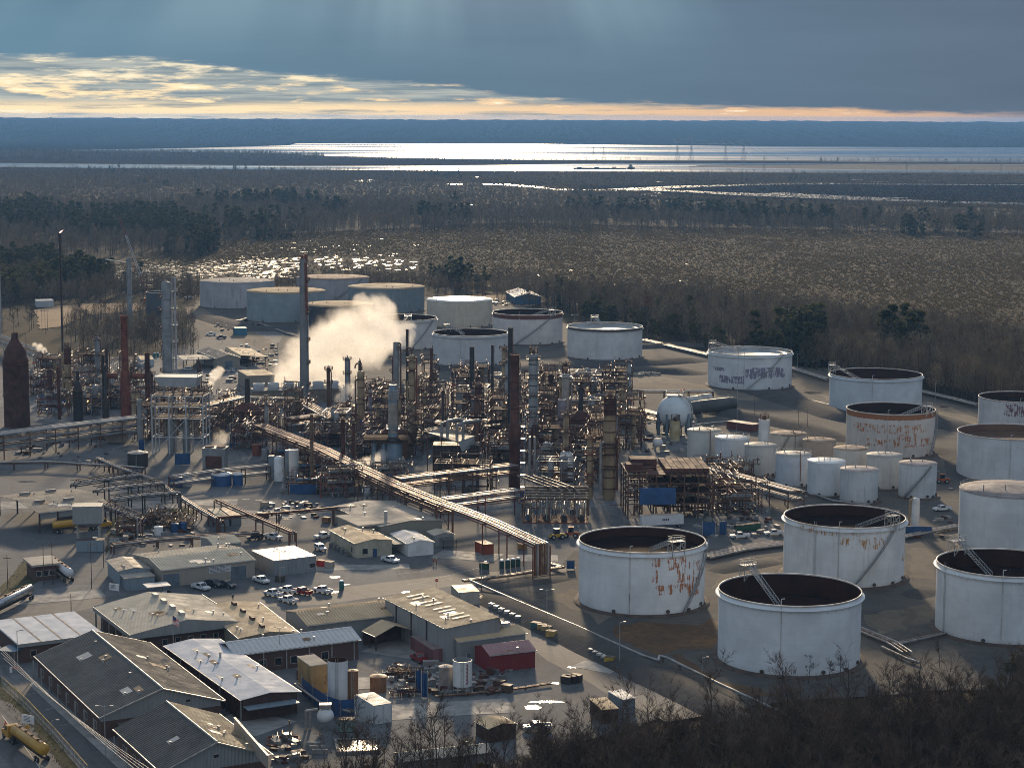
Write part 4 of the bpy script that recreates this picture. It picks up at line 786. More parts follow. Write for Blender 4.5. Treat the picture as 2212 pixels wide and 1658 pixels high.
sg = b.box('sign', b.L1 * .26, b.L1 * .50, -.12, -.04, 2.3, 4.1, mat('white_sign', (.62, .62, .62), None, 2, .6)); tl = mat('sign_lettering', (.09, .09, .12), None, 2, .6)
for k in range(5):
 mb = MB(); x = b.L1 * .485
 while x > b.L1 * (.30 + .03 * (k % 3)): w = rnd.uniform(.25, .8); b.hexa(mb, x - w, x, -.135, -.125, 3.82 - k * .33, 3.95 - k * .33); x -= w + .18
 mb.build('lettering', tl, sg)
b.ac(b.L1 * .2, b.L2 * .6, 5.9, sx=.4, sy=.4, h=1.2)
b = Bld('workshop', 'grey corrugated workshop with sun glazed flat roof segments', 'building', (544, 1189), (592, 1211), (694, 1205), 4.2, nick='glazed corrugated workshop')
b.box('wall', 0, b.L1, 0, b.L2, 0, 4.1, M['corr']); b.box('roof', -.1, b.L1 + .1, -.1, b.L2 * .52, 4.1, 4.3, M['shiny'])
for k in range(7): b.box('roof', b.L1 * (k + .06) / 7, b.L1 * (k + .9) / 7, b.L2 * .53, b.L2 + .1, 4.1, 4.28 + .02 * k, M['shiny'])
b.win('c', b.L2 * .2, 0, 1.1, 2.2, m=M['bluegrey'], name='door'); b.win('c', b.L2 * .9, 1.2, 1.6, 1.2)
b = Bld('control_building', 'cream building with a tan roof, a window and a blue door', 'building', (713, 1143), (769, 1173), (845, 1165), 4.2, nick='cream building with the blue door')
b.gable(5.0, 1, M['plaster'], M['tanroof'], ov=.3, period=0)
b.win('c', b.L2 * .25, 1.0, 1.5, 1.5); b.win('c', b.L2 * .52, 0, 1.3, 2.3, m=mat('blue_door', (.03, .07, .16), None, 1, .5), name='door'); b.win('a', b.L1 * .15, 1.2, 1.0, 1.4)
for k in range(5): b.ac(b.L1 * (.2 + .15 * k), -1.2, 0, M['steel'], 1.2, 1.0, 1.3, 'condenser')
b = Bld('shed', 'small white shed with a white gabled roof beside the cream building', 'shed', (844, 1152), (881, 1174), (932, 1167), 3.6)
b.gable(4.4, 1, M['white'], M['ribwhite'], ov=.15, period=.6, h=.03)
b.box('lean_to_roof', b.L1 * .2, b.L1 * .9, -3, -.1, 3.0, 3.1, M['beigeroof'])
b = Bld('warehouse', 'wide beige flat roofed building on two levels beneath the main pipe bridge', 'building', (850, 1081), (955, 1123), (826, 1138), 5.0, nick='wide beige flat roof')
b.gable(5.9, 1, M['tanclad'], M['flatbeige'], ov=.3, period=0, ridge=.5); b.box('upper_roof', b.L1 * .05, b.L1 * .55, b.L2 * .7, b.L2 * 1.32, 5.0, 5.5, M['flatbeige']); b.box('side_wall', b.L1 * .08, b.L1 * .52, b.L2 * 1.0, b.L2 * 1.3, 0, 5.0, M['tanclad'])
b.ac(b.L1 * .15, b.L2 * .8, 5.2, None, .7, .7, 3.0, 'flue')
b = Bld('shed', 'small grey shed with a dark lean-to right of the white shed', 'shed', (923, 1147), (939, 1156), (975, 1150), 3.4)
b.gable(4.0, 1, M['greyclad'], M['beigeroof'], ov=.15, period=.6, h=.03); b.box('lean_to', -3.2, -.1, b.L2 * .25, b.L2 * .95, 2.5, 2.6, M['darkroof'])
for t in (.27, .93): b.box('post', -3.1, -2.95, b.L2 * t - .08, b.L2 * t + .08, 0, 2.5, M['rustpost'])
b = Bld('truck_shed', 'open sided truck loading shed with a brown roof and four roof vents at left', 'shed', (85, 1107), (240, 1089), (180, 1051), 6.0, nick='brown truck shed')
b.gable(7.2, 1, M['tanclad'], roof_mat('brown_metal_roof', (0.324, 0.270, 0.204), (0.228, 0.186, 0.144), .5, .75), ov=.5, period=.8, h=.05, walls=False)
for k, (a, c) in enumerate(((.25, .8), (.62, .8), (.2, .35), (.58, .3))): b.ac(b.L1 * (1 - a), b.L2 * c, 6.75, M['steel'], 3.2, .9, .8, 'ridge_vent')
for a in range(5):
 for c in (0, 1): b.box('post', b.L1 * a / 4 - .2, b.L1 * a / 4 + .2, b.L2 * c - .2, b.L2 * c + .2, 0, 6.0, M['rustpost'])
b.box('fascia', 0, b.L1, -.12, -.02, 4.0, 6.0, M['greyclad']); b.box('end_wall', 0, .2, b.L2 * .5, b.L2, 0, 6, M['greyclad'])
b = Bld('shed', 'open tool shed with a rust edged white roof at the back lot', 'shed', (380, 768), (396, 777), (464, 774), 4.6)
b.gable(5.0, 2, M['tanclad'], M['beigeroof'], ov=.3, period=0, walls=False)
for a in (0, 1):
 for c in (0, .33, .66, 1): b.box('post', b.L1 * a - .15, b.L1 * a + .15, b.L2 * c - .15, b.L2 * c + .15, 0, 4.6, M['rustpost'])
b = Bld('maintenance_building', 'tan gabled maintenance building with a blue door at the back lot', 'building', (426, 757), (469, 774), (516, 771), 5.4, nick='tan back lot building')
b.gable(7.0, 1, M['tanclad'], roof_mat('dull_tan_roof', (0.25, 0.21, 0.165), None, .5, .6), ov=.4, period=.9, h=.04); b.win('c', b.L2 * .5, 0, 4, 4, m=M['door'], name='roller_door')
b = Bld('shed', 'open sided lean-to full of scrap right of the tan back lot building', 'shed', (486, 754), (518, 772), (570, 768), 4.4)
b.gable(5.4, 1, M['tanclad'], M['tanroof'], ov=.2, period=0, walls=False, ridge=.05)
for a in (0, 1):
 for c in (0, .5, 1): b.box('post', b.L1 * a - .15, b.L1 * a + .15, b.L2 * c - .15, b.L2 * c + .15, 0, 4.4, M['rustpost'])
b.box('back_wall', b.L1 - .2, b.L1, 0, b.L2, 0, 4.3, M['rustpost'])
b = Bld('warehouse', 'blue walled building with a glaring white roof by the far tree line', 'building', (1092, 629), (1113, 641), (1160, 636), 5.0, nick='blue walled building')
b.gable(7.2, 1, clad_mat('blue_cladding', (0.05, 0.11, 0.19)), M['ribwhite'], ov=.3, period=0)
b = Bld('shed', 'low tan block building beside the steam plume', 'building', (514, 800), (535, 812), (590, 808), 6.0)
b.box('wall', 0, b.L1, 0, b.L2, 0, 5.9, M['tanclad']); b.box('roof', -.2, b.L1 + .2, -.2, b.L2 + .2, 5.9, 6.2, M['tanroof'])
b = Bld('shed', 'blue grey shed with a lower flat front annex left of the roller door building', 'shed', (232, 1209), (258, 1233), (322, 1226), 4.2)
b.gable(4.8, 1, M['bluegrey'], roof_mat('peeling_roof', (0.36, 0.31, 0.25), (0.15, 0.12, 0.10), .9, .6, sc=.5), ov=.2, period=0); b.box('annex', -5, -.05, b.L2 * .1, b.L2, 0, 3.2, M['bluegrey']); b.box('annex_roof', -5.2, -.05, 0, b.L2 + .2, 3.2, 3.4, M['flatbeige'])
b = Bld('shed', 'small grey shed with a ribbed roof behind the roller door building', 'shed', (434, 1160), (461, 1176), (517, 1168), 3.8)
b.gable(4.6, 2, M['greyclad'], M['beigeroof'], ov=.15, period=.6, h=.08); b.win('c', b.L2 * .75, 0, 1.1, 2.2, m=mat('rust_red_door', (.22, .06, .03), None, 1, .7), name='door')
b = Bld('gatehouse', 'small gatehouse with a dark band of windows and flat tan roof at left', 'gatehouse', (57, 1208), (74, 1222), (120, 1216), 4.0)
b.box('wall', 0, b.L1, 0, b.L2, 0, 3.9, M['brick']); b.box('roof', -.8, b.L1 + .8, -.8, b.L2 + .8, 3.9, 4.4, M['flatbeige'])
for k in range(3): b.win('c', b.L2 * (.2 + .3 * k), 1.2, 1.3, 1.3)
b = Bld('shelter', 'small bus stop like shelter with a pale slab roof and posted notices', 'shelter', (313, 1263), (319, 1268), (368, 1264), 2.8)
b.box('roof', -.3, b.L1 + 1.5, -.2, b.L2 + .2, 2.7, 2.85, M['ribwhite']); b.box('back_panel', .1, .2, 0, b.L2, 0, 1.4, M['darkint'])
for t in (0, .33, .66, 1): b.box('post', 0, .12, b.L2 * t - .06, b.L2 * t + .06, 0, 2.7, M['rustpost'])
for t in (.2, .45, .75): b.box('notice_board', -.05, .02, b.L2 * t - .6, b.L2 * t + .6, .5, 1.4, M['white'])
b = Bld('box_building', 'ochre boxy tank house with a pale lid left of the tall white silo', 'building', (643, 1417), (671, 1437), (706, 1432), 6.2, nick='ochre tank house')
b.box('wall', 0, b.L1, 0, b.L2, 0, 6.0, mat('ochre_cladding', (0.42, 0.27, 0.11), (0.3, 0.19, 0.08), .3, .7, streak=.4, rust=.25)); b.box('roof', -.15, b.L1 + .15, -.15, b.L2 + .15, 6.0, 6.25, M['flatbeige'])
b = Bld('shed', 'flat roofed brown shed half hidden behind the bare foreground trees', 'building', (1028, 1556), (1058, 1572), (1110, 1560), 3.0)
b.gable(3.6, 1, M['rustpost'], M['tanroof'], ov=.2, period=.7, h=.05)
b = Bld('shed', 'low tan roofed shed with grilled front behind the bare foreground trees', 'building', (870, 1642), (1060, 1622), (1100, 1600), 4.0, nick='tan shed in the bare trees')
b.gable(4.8, 1, M['greyclad'], M['beigeroof'], ov=.3, period=1, h=.04)
b = Bld('shed', 'dark open box shed under the bare trees right of the bright puddle', 'shed', (1274, 1508), (1300, 1532), (1330, 1524), 3.0)
b.box('wall', 0, b.L1, 0, b.L2, 0, 2.9, M['rustpost']); b.box('roof', -.1, b.L1 + .1, -.1, b.L2 + .1, 2.9, 3.05, M['tanroof'])
b = Bld('shed', 'white roofed kiosk among the bare trees beside the pipeline road', 'shed', (1315, 1492), (1345, 1510), (1366, 1503), 3.2)
b.box('wall', 0, b.L1, 0, b.L2, 0, 3.1, M['bluegrey']); b.box('roof', -.2, b.L1 + .2, -.2, b.L2 + .2, 3.1, 3.25, M['ribwhite'])
c = P(192, 1172); r_ = thing('hopper', 'pale boxy hopper raised on legs above the yellow tanker', 'hopper', c, .12)
mb = MB(); mb.box(0, 0, 6.0, 8.2, 5.5, 5.0); mb.build('bin', M['greyclad'], r_); mb = MB(); mb.add([(-4, -2.6, 6), (4, -2.6, 6), (4, 2.6, 6), (-4, 2.6, 6), (-2, -1, 4.8), (2, -1, 4.8), (2, 1, 4.8), (-2, 1, 4.8)], [(0, 1, 5, 4), (1, 2, 6, 5), (2, 3, 7, 6), (3, 0, 4, 7), (4, 5, 6, 7)]); mb.build('cone', M['steel'], r_)
for x, y in ((-3, -2), (3, -2), (3, 2), (-3, 2)): mb = MB(); mb.bar((x, y, 0), (x, y, 6), .35); mb.build('leg', M['post'], r_)
def container(name, label, cat, A, B, C, h, m, roofm=None, doors=True, group=None):
 b = Bld(name, label, cat, A, B, C, h, group=group); mb = MB(); n = max(6, int(b.L1 / .35))
 for s0 in (0, 1):                                   # ribbed long sides
  y = b.L2 * s0; sg = -1 if s0 == 0 else 1
  for i in range(n):
   x0, x1 = b.L1 * i / n, b.L1 * (i + 1) / n; d = .04 * sg if i % 2 else 0
   mb.quad(b.w(x0, y + d, 0), b.w(x1, y + d, 0), b.w(x1, y + d, h - .15), b.w(x0, y + d, h - .15))
 b.hexa(mb, .02, b.L1 - .02, .03, b.L2 - .03, .05, h - .1); mb.build('body', m, b.root)
 fr = MB()
 for x in (0, b.L1):
  for y in (0, b.L2): b.hexa(fr, x - .07, x + .07, y - .07, y + .07, 0, h)
 b.hexa(fr, -.07, b.L1 + .07, -.07, .07, h - .15, h); b.hexa(fr, -.07, b.L1 + .07, b.L2 - .07, b.L2 + .07, h - .15, h); fr.build('corner_frame', m, b.root)
 b.box('roof', 0, b.L1, .07, b.L2 - .07, h - .05, h + .01, roofm or m)
 if doors:
  for k in (0, 1): b.box('door', -.09, -.01, b.L2 * (.04 + .48 * k), b.L2 * (.48 + .48 * k), .15, h - .2, m)
 return b
CM = lambda nm, c: clad_mat(nm, c, .3, .45)
container('shipping_container', 'faded maroon container with two pale doors beside the red pickup', 'container', (887, 1373), (933, 1402), (965, 1398), 3.0, CM('maroon_paint', (.23, .10, .10)), roof_mat('dusty_pink_roof', (.30, .23, .21)))
container('portable_cabin', 'white portable cabin with ribbed long side next to the white silo', 'cabin', (769, 1499), (808, 1523), (847, 1518), 4.0, CM('white_cabin_paint', (.58, .60, .61)), roof_mat('grey_cabin_roof', (.30, .31, .31)))
container('shipping_container', 'dark maroon container on bare ground by the sphere', 'container', (1626, 917), (1570, 909), (1577, 905), 2.9, CM('dark_maroon_paint', (.14, .045, .04)), roof_mat('buff_top', (.34, .27, .2)))
container('shipping_container', 'orange red open top container under the main pipe bridge', 'container', (1027, 1168), (1045, 1176), (1066, 1174), 2.9, CM('orange_red_paint', (.30, .06, .025)), M['rustpost'])
container('shipping_container', 'grey container with a pale lid, left of a brown one', 'container', (449, 1098), (474, 1117), (494, 1115), 3.0, CM('grey_container_paint', (.24, .26, .27)), M['beigeroof'])
container('shipping_container', 'container with a brown lid tucked beside the pale lidded one', 'container', (474, 1096), (499, 1114), (520, 1112), 3.0, CM('grey_container_paint_b', (.22, .24, .25)), roof_mat('brown_lid', (.28, .17, .10)))
container('portable_cabin', 'cream generator box beside the ground pipeline corner', 'cabin', (975, 1263), (991, 1279), (1033, 1274), 3.4, CM('cream_paint', (.44, .40, .34)), roof_mat('buff_lid', (.46, .37, .25)))
container('shipping_container', 'white container standing at the edge of the back thicket', 'container', (298, 768), (304, 777), (330, 773), 3.2, CM('white_container_paint', (.5, .54, .58)), M['tanroof'])
container('portable_cabin', 'long white cabin in front of the dark evergreens at left', 'cabin', (75, 646), (78, 650), (114, 647), 4.0, CM('pale_cabin_paint', (.45, .46, .47)))
container('portable_cabin', 'blue cabin in the yard below the pale blue tank', 'cabin', (504, 706), (508, 709), (533, 708), 4.0, CM('teal_cabin_paint', (.05, .18, .26)))
container('shipping_container', 'blue grey box leaning by the pipe rack behind the rusty posts', 'container', (118, 838), (116, 858), (136, 858), 4.6, CM('powder_blue_paint', (.22, .29, .37)))
for k, (u0_, u1_, v0, v1, c, lb) in enumerate(((136, 160, 936, 950, (.30, .17, .09), 'rust stained cabin in the row under the left pipe rack'), (160, 195, 936, 955, (.34, .35, .33), 'longest grey cabin in the row under the left pipe rack'), (196, 224, 934, 949, (.40, .38, .35), 'pale cabin in the row under the left pipe rack'), (228, 272, 934, 958, (.38, .32, .25), 'beige cabin at the right end of the row under the left pipe rack'), (80, 101, 951, 966, (.55, .55, .52), 'small white box trailer left of the cabin row'), (100, 118, 935, 960, (.27, .32, .38), 'blue grey cabin at the left end of the cabin row'))):
 h = (v1 - v0) / ((v1 - 252) / 120) * .95; container('portable_cabin', lb, 'cabin', (u0_ + 3, v0 - 6), (u0_, v0), (u1_, v0 - 1), h, CM('cabin_paint', c), M['flatbeige'])
# ---------------------------------------------------------------- process units
M['rust'] = mat('rusted_steel', (0.105, 0.036, 0.019), (0.055, 0.022, 0.014), 0.35, 0.85, streak=.3); M['rustred'] = mat('red_rust_steel', (0.22, 0.062, 0.030), (0.12, 0.037, 0.02), 0.5, 0.8)
M['blackst'] = mat('soot_black_steel', (0.028, 0.024, 0.023), (0.045, 0.030, 0.024), 0.3, 0.7); M['greyst'] = mat('weathered_grey_lagging', (0.27, 0.275, 0.275), (0.19, 0.19, 0.19), 0.25, 0.55, .25, streak=.35)
M['tanst'] = mat('tan_lagging', (0.38, 0.28, 0.15), (0.26, 0.18, 0.10), 0.3, 0.6, .1, streak=.5, rust=.18); M['silver'] = mat('silver_pipe', (0.29, 0.235, 0.18), (0.15, 0.085, 0.05), 0.7, 0.5, .6, rust=.35); M['palepipe'] = mat('pale_pipe', (0.33, 0.325, 0.32), (0.22, 0.20, 0.185), 0.5, 0.45, .3, rust=.12)
M['brownpipe'] = mat('brown_pipe', (0.19, 0.080, 0.040), (0.10, 0.045, 0.026), 0.5, 0.5, .35); M['darkfr'] = mat('dark_structural_steel', (0.100, 0.050, 0.030), (0.140, 0.062, 0.032), 0.5, 0.65, .2); M['bluest'] = mat('blue_steel', (0.055, 0.13, 0.20), (0.04, 0.09, 0.14), 0.4, 0.5, .2)
M['bluegreyst'] = mat('blue_grey_steel', (0.17, 0.225, 0.28), (0.13, 0.17, 0.21), 0.3, 0.5, .3, streak=.25); M['whitefr'] = mat('white_frame_paint', (0.46, 0.47, 0.48), (0.36, 0.36, 0.36), 0.4, 0.5); M['tarp'] = mat('blue_tarpaulin', (0.018, 0.075, 0.20), (0.012, 0.05, 0.14), 0.4, 0.5)
M['purple'] = mat('purple_scaled_lagging', (0.25, 0.235, 0.26), (0.16, 0.13, 0.15), 0.5, 0.7, streak=.4, rust=.15); M['orangebelt'] = mat('orange_sheet', (0.42, 0.10, 0.03), None, 0.5, 0.7); M['grate'] = mat('deck_grating', (0.085, 0.044, 0.028), (0.05, 0.029, 0.02), 0.6, 0.95, spec=.05)
M['lamp'] = emit_mat('amber_plant_lamp', (1.0, 0.55, 0.15), 30.0); M['redsock'] = mat('orange_windsock', (0.75, 0.08, 0.03), None, 1, .6); M['yellow'] = mat('yellow_machine_paint', (0.55, 0.33, 0.03), (0.4, 0.23, 0.03), .5, .5)
def ring_deck(root, r, z, m=None, a0=0.0, a1=2 * pi, w=1.1, name='platform'):
 mb = MB(); n = 14; mb.lathe([(r + .02, z), (r + w, z), (r + w, z - .12), (r + .02, z - .12)], n, a0=a0, a1=a1, sm=False)
 rails(mb, [((r + w - .05) * math.cos(a0 + (a1 - a0) * k / n), (r + w - .05) * math.sin(a0 + (a1 - a0) * k / n), z) for k in range(n + 1)], 1.1, .05)
 for k in range(0, n + 1, 3): a = a0 + (a1 - a0) * k / n; mb.bar(((r) * math.cos(a), r * math.sin(a), z - 1.1), ((r + w - .1) * math.cos(a), (r + w - .1) * math.sin(a), z - .1), .1)
 return mb.build(name, m or M['darkfr'], root)
def stack(name, label, cat, uL, uR, vt, vb, m, nick=None, group=None, prof=None, decks=(), deckm=None, pipe=None, bands=0, top=None, ladder=True, dome=False, rail_top=False, skirt=True, base=None, deckside=None, m2=None, frac2=0.0, bandm=None):
 """tall round thing seen between columns uL..uR, top row vt, foot row vb; prof = [(fraction of height, radius factor)]"""
 uc = (uL + uR) / 2; c = base or P(uc, vb); r = (uR - uL) / 2 / SC((c.x, c.y, 15)); h = HZ(c, uc, vt)
 root = thing(name, label, cat, (c.x, c.y, 0), 0, group); mb = MB(); pr = prof or [(0, 1), (1, 1)]
 L = [(r * k, h * f) for f, k in pr]
 if dome: L[-1] = (L[-1][0], h - r * .7); L += [(r * .92, h - r * .40), (r * .7, h - r * .16), (r * .35, h - .04 * r), (.01, h)]
 if m2: zc = h * (1 - frac2); mb2 = MB(); mb2.lathe([(r * 1.02, zc), (r * 1.02, h)], 20); mb2.build('upper_shell', m2, root)
 mb.lathe(L, 24)
 if not dome: mb.lathe([(L[-1][0], h), (L[-1][0] * .8, h), (L[-1][0] * .8, h - 1.5), (.01, h - 1.5)], 24)
 mb.build('shell', m, root)
 if bands:
  b = MB()
  for k in range(1, bands + 1): z = h * k / (bands + 1); b.lathe([(r * 1.0, z - .18), (r * 1.06 + .05, z - .15), (r * 1.06 + .05, z + .15), (r * 1.0, z + .18)], 24)
  b.build('stiffening_ring', bandm or M['rust'], root)
 for v in decks:
  z = HZ(c, uc, v); a = rnd.uniform(0, 6.28)
  ring_deck(root, r, z, deckm, *( (deckside[0], deckside[1]) if deckside else (0, 2 * pi)), w=max(.9, r * .55))
 if ladder:
  l = MB(); a = R(-25 if not deckside else -8); q = r + .22; ux, uy = -math.sin(a), math.cos(a); rr = max(L[0][0], r) + .2 if prof else q
  for s in (-.28, .28): l.bar((q * math.cos(a) + ux * s, q * math.sin(a) + uy * s, 1), (q * math.cos(a) + ux * s, q * math.sin(a) + uy * s, h), .09)
  for k in range(int(h / .9)): l.bar((q * math.cos(a) - ux * .28, q * math.sin(a) - uy * .28, 1 + k * .9), (q * math.cos(a) + ux * .28, q * math.sin(a) + uy * .28, 1 + k * .9), .06)
  l.build('ladder', M['galv'] if m in (M['greyst'], M['white']) else M['darkfr'], root)
 if pipe:
  for k, (a, r2, f0, f1, pm) in enumerate(pipe):
   a = R(a); q = r + r2 + .35; p = MB(); p.path([(q * math.cos(a), q * math.sin(a), h * f0), (q * math.cos(a), q * math.sin(a), h * f1), (r * .6 * math.cos(a), r * .6 * math.sin(a), h * f1 + .8)], r2, 8); p.build('riser_pipe', M[pm], root)
 if top == 'gooseneck':
  p = MB(); p.path([(0, 0, h - .3), (0, 0, h + 1.6), (-.5, 0, h + 2.5), (-1.4, 0, h + 2.7), (-2.0, 0, h + 2.1), (-2.2, 0, h + .8)], .28, 7); p.build('overhead_line', M['darkfr'], root)
 if top == 'frame':
  p = MB()
  for k in range(5): a = k * 1.257; p.bar((r * .8 * math.cos(a), r * .8 * math.sin(a), h - .5), (r * .9 * math.cos(a), r * .9 * math.sin(a), h + 2.2), .18)
  for z in (.9, 2.2): rails(p, [(r * .9 * math.cos(k * 1.257), r * .9 * math.sin(k * 1.257), h + z - 1.1) for k in range(6)], 1.1, .06)
  p.ball((0, 0, h + .6), r * .45); p.build('top_frame', M['darkfr'], root)
 if nick: LAND.append((nick, c.x, c.y))
 root['h'] = h; root['r'] = r
 return root
stack('furnace_stack', 'huge rust brown furnace that tapers into a short stack at far left', 'furnace', 10, 65, 718, 920, M['rust'], 'huge rust furnace', prof=[(0, 1), (.69, 1), (.70, 1.03), (.75, .86), (.80, .86), (.92, .34), (.925, .30), (1, .24)], bands=2, ladder=True)
stack('flare_stack', 'very thin black flare stack with a small flame at its tip', 'flare stack', 134.6, 138.6, 503, 806, M['blackst'], 'flare stack', prof=[(0, 1.1), (.93, 1.0), (.94, 1.5), (1, 1.5)], bands=0)
fs = [o for o in scene.objects if o.name == 'flare_stack'][0]; mb = MB(); h = fs['h']; K_ = .5; mb.add([tuple(Vector((x * K_, y * K_, h + (z) * K_))) for x, y, z in ((-1.0, 0, -.3), (1.0, .1, -.3), (0, .9, -.3), (2.2, .3, 1.2), (.4, .4, 1.5), (3.6, .2, 3.0), (1.6, .4, 2.0))] or [(-1.0, 0, h - .3), (1.0, .1, h - .3), (0, .9, h - .3), (2.2, .3, h + 1.2), (.4, .4, h + 1.5), (3.6, .2, h + 3.0), (1.6, .4, h + 2.0)], [(0, 1, 4), (1, 3, 4), (1, 2, 3), (2, 0, 4), (2, 4, 3), (3, 5, 6), (4, 3, 6), (4, 6, 5)]); mb.build('flame', emit_mat('flare_flame', (1.0, .62, .50), 1.3), fs)
stack('column', 'brown column with a rust red head and platforms beside the flare stack', 'column', 141.5, 156, 750, 880, M['tanst'], 'red headed brown column', decks=(775, 812, 850), m2=M['rust'], frac2=.28, top='frame', bands=3, pipe=[(200, .4, .1, .9, 'tanst')])
stack('furnace_stack', 'tallest rust red stack on a dark furnace, linked by ducts to two side posts', 'stack', 265, 280, 681, 903, M['rustred'], 'ducted rust stack', prof=[(0, 1.55), (.38, 1.45), (.44, 1.3), (.47, 1), (.97, 1), (.975, 1.12), (1, 1.1)], bands=6, m2=None)
duct = P(273, 903); sc_ = SC((duct.x, duct.y, 15))
for nm, uL, uR, vt, lb in (('stack_post', 222.5, 229, 767, 'black post left of the tallest rust red stack, joined by a duct'), ('stack_post', 315, 326, 762, 'dark red post right of the tallest rust red stack, joined by a duct')):
 s = stack(nm, lb, 'stack', uL, uR, vt, 905, M['blackst' if uL < 300 else 'rust'], bands=1, prof=[(0, 1), (.985, 1), (.99, 1.12), (1, 1.12)])
 mb = MB(); z = HZ(P((uL + uR) / 2, 905), (uL + uR) / 2, 812); dx_ = (duct - s.location); dx_.z = 0; d_ = dx_.normalized(); mb.tube(d_ * s['r'] * .9 + Vector((0, 0, z)), dx_ - d_ * 3.2 + Vector((0, 0, z)), 1.15, 12); mb.build('duct', M['rustred'], s)
stack('heater', 'black bottle shaped heater with a narrow neck', 'heater', 159, 180, 800, 908, M['blackst'], 'black bottle shaped heater', prof=[(0, 1), (.57, 1), (.58, 1.08), (.60, 1.08), (.61, .95), (.66, .85), (.80, .42), (.81, .36), (1, .33)], bands=1, decks=(842,))
stack('stack_post', 'thin rusty post left of the black bottle shaped heater', 'stack', 125, 132, 792, 905, M['rust'], bands=1); stack('stack_post', 'short dark stack standing on a broad drum', 'stack', 223, 236, 790, 908, M['blackst'], prof=[(0, 1.15), (.33, 1.15), (.40, .9), (.42, .42), (1, .42)], bands=0)
stack('stack', 'grey concrete stack with a thin jib line near its top, left of the crane', 'stack', 276, 286.5, 556, 715, M['greyst'], 'grey concrete stack', bands=1, prof=[(0, 1.05), (1, .96)])
g = [o for o in scene.objects if o.name == 'stack'][0]; mb = MB(); mb.bar((0, 0, g['h'] - 3), (-13, 0, g['h'] - 1.2), .5); mb.build('jib', M['galv'], g)
stack('column', 'grey twin shelled column with a tall white ladder tower at its right', 'column', 352, 373, 607, 838, M['greyst'], 'grey column with the white ladder tower', dome=True, decks=(640, 668, 705, 743, 772, 800), deckside=(pi * .75, pi * 1.25), bands=5, bandm=M['greyst'])
c = P(378, 838); r_ = thing('ladder_tower', 'slim white ladder tower with small landings right of the grey twin shelled column', 'ladder tower', c); LAND.append(('white ladder tower', c.x, c.y)); H = HZ(c, 378, 598); mb = MB()
for x in (-.5, .5):
 for y in (-.5, .5): mb.bar((x, y, 0), (x, y, H), .18)
for k in range(int(H / 2)): z = k * 2.0; mb.bar((-.5, -.5, z), (.5, -.5, z + 2), .1); mb.bar((-.5, .5, z), (-.5, -.5, z + 2), .1); mb.bar((.5, -.5, z), (.5, .5, z + 2), .1)
mb.build('frame', M['whitefr'], r_); mb = MB()
for k in range(6): mb.box(.2, 0, H * (.12 + .15 * k), 3.2, 1.8, .1); rails(mb, [(-1.2, -.9, H * (.12 + .15 * k)), (1.7, -.9, H * (.12 + .15 * k)), (1.7, .9, H * (.12 + .15 * k))], 1.1, .06)
mb.tube((.9, 0, 0), (.9, 0, H), .3, 7); mb.build('landings', M['whitefr'], r_)
stack('stack', 'plain pale concrete column standing left of the white open steel structure', 'stack', 297.5, 309.5, 862, 971, M['greyst'], 'plain pale concrete column', ladder=False)
stack('light_mast', 'tall thin floodlight mast at the left frame edge', 'mast', 1.5, 5, 587, 722, M['galv'], bands=0)
s = stack('main_stack', 'tallest pale grey stack with a rust red strip and platforms on its right side', 'stack', 649, 667, 557, 878, M['greyst'], 'tallest grey stack', prof=[(0, 1.12), (.5, 1.02), (1, .93)], decks=(605, 673, 734, 783, 830), deckside=(-pi * .28, pi * .28), bands=0)
mb = MB(); mb.lathe([(s['r'] * 1.04, s['h'] * .02), (s['r'] * .98, s['h'] * .97)], 8, a0=R(-68), a1=R(75)); mb.build('red_strip', M['rustred'], s); mb = MB(); mb.box(s['r'] * .7, -.6, s['h'] - 1.5, 1.3, 1.3, 3.2); mb.box(-.2, -s['r'] * .8, s['h'] - .2, 1.0, .8, 1.5); mb.build('beacon_box', M['rustred'], s)
stack('column', 'tan column with a goosenecked head and ring platform left of the central units', 'column', 772.5, 788, 800, 943, M['tanst'], 'tan goosenecked column', dome=True, decks=(817, 860, 905), bands=3, top='gooseneck', pipe=[(190, .35, .1, .85, 'darkfr')])
stack('column', 'slender pale column with two dark collars right of the tan goosenecked column', 'column', 796, 807, 842, 930, M['purple'], 'collared pale column', dome=True, decks=(852, 888), deckm=M['rust'], top='gooseneck')
stack('column', 'smooth pale grey column with a side pipe rack at its head', 'column', 850, 862, 738, 905, M['greyst'], 'smooth pale grey column', ladder=True, dome=False, decks=(752,), deckside=(-pi * .4, pi * .4), pipe=[(10, .35, .2, .97, 'darkfr')])
rc = stack('reactor', 'blue grey regenerator with striped steel neck standing on thick legs', 'reactor', 840, 860, 830, 1026, M['bluegreyst'], 'blue grey regenerator', prof=[(.10, 1.9), (.36, 1.9), (.42, 1.15), (.46, 1.1), (.82, 1.1), (.84, 1.0), (.93, 1.05), (.94, .85), (1, .85)], decks=(925, 962, 1000), deckm=M['bluegreyst'], bands=0)
mb = MB(); r = rc['r']; h = rc['h']
for z0, z1 in ((.47, .80),): mb.lathe([(r * 1.13, h * z0), (r * 1.13, h * z1)], 24)
mb.build('tan_lagging', mat('pale_tan_lagging', (.36, .31, .255), None, .3, .6), rc)
for k in range(6): a = k * pi / 3 + .3; mb = MB(); mb.bar((r * 1.8 * math.cos(a), r * 1.8 * math.sin(a), 0), (r * 1.8 * math.cos(a), r * 1.8 * math.sin(a), h * .14), .9); mb.build('leg', M['bluegreyst'], rc)
for k, (dx_, z0, z1) in enumerate(((-6.5, 0, .40), (-3.2, 0, .36))): mb = MB(); mb.tube((dx_, -2, z0), (dx_, -2, h * z1), .75, 10); mb.build('standpipe', M['bluegreyst'], rc)
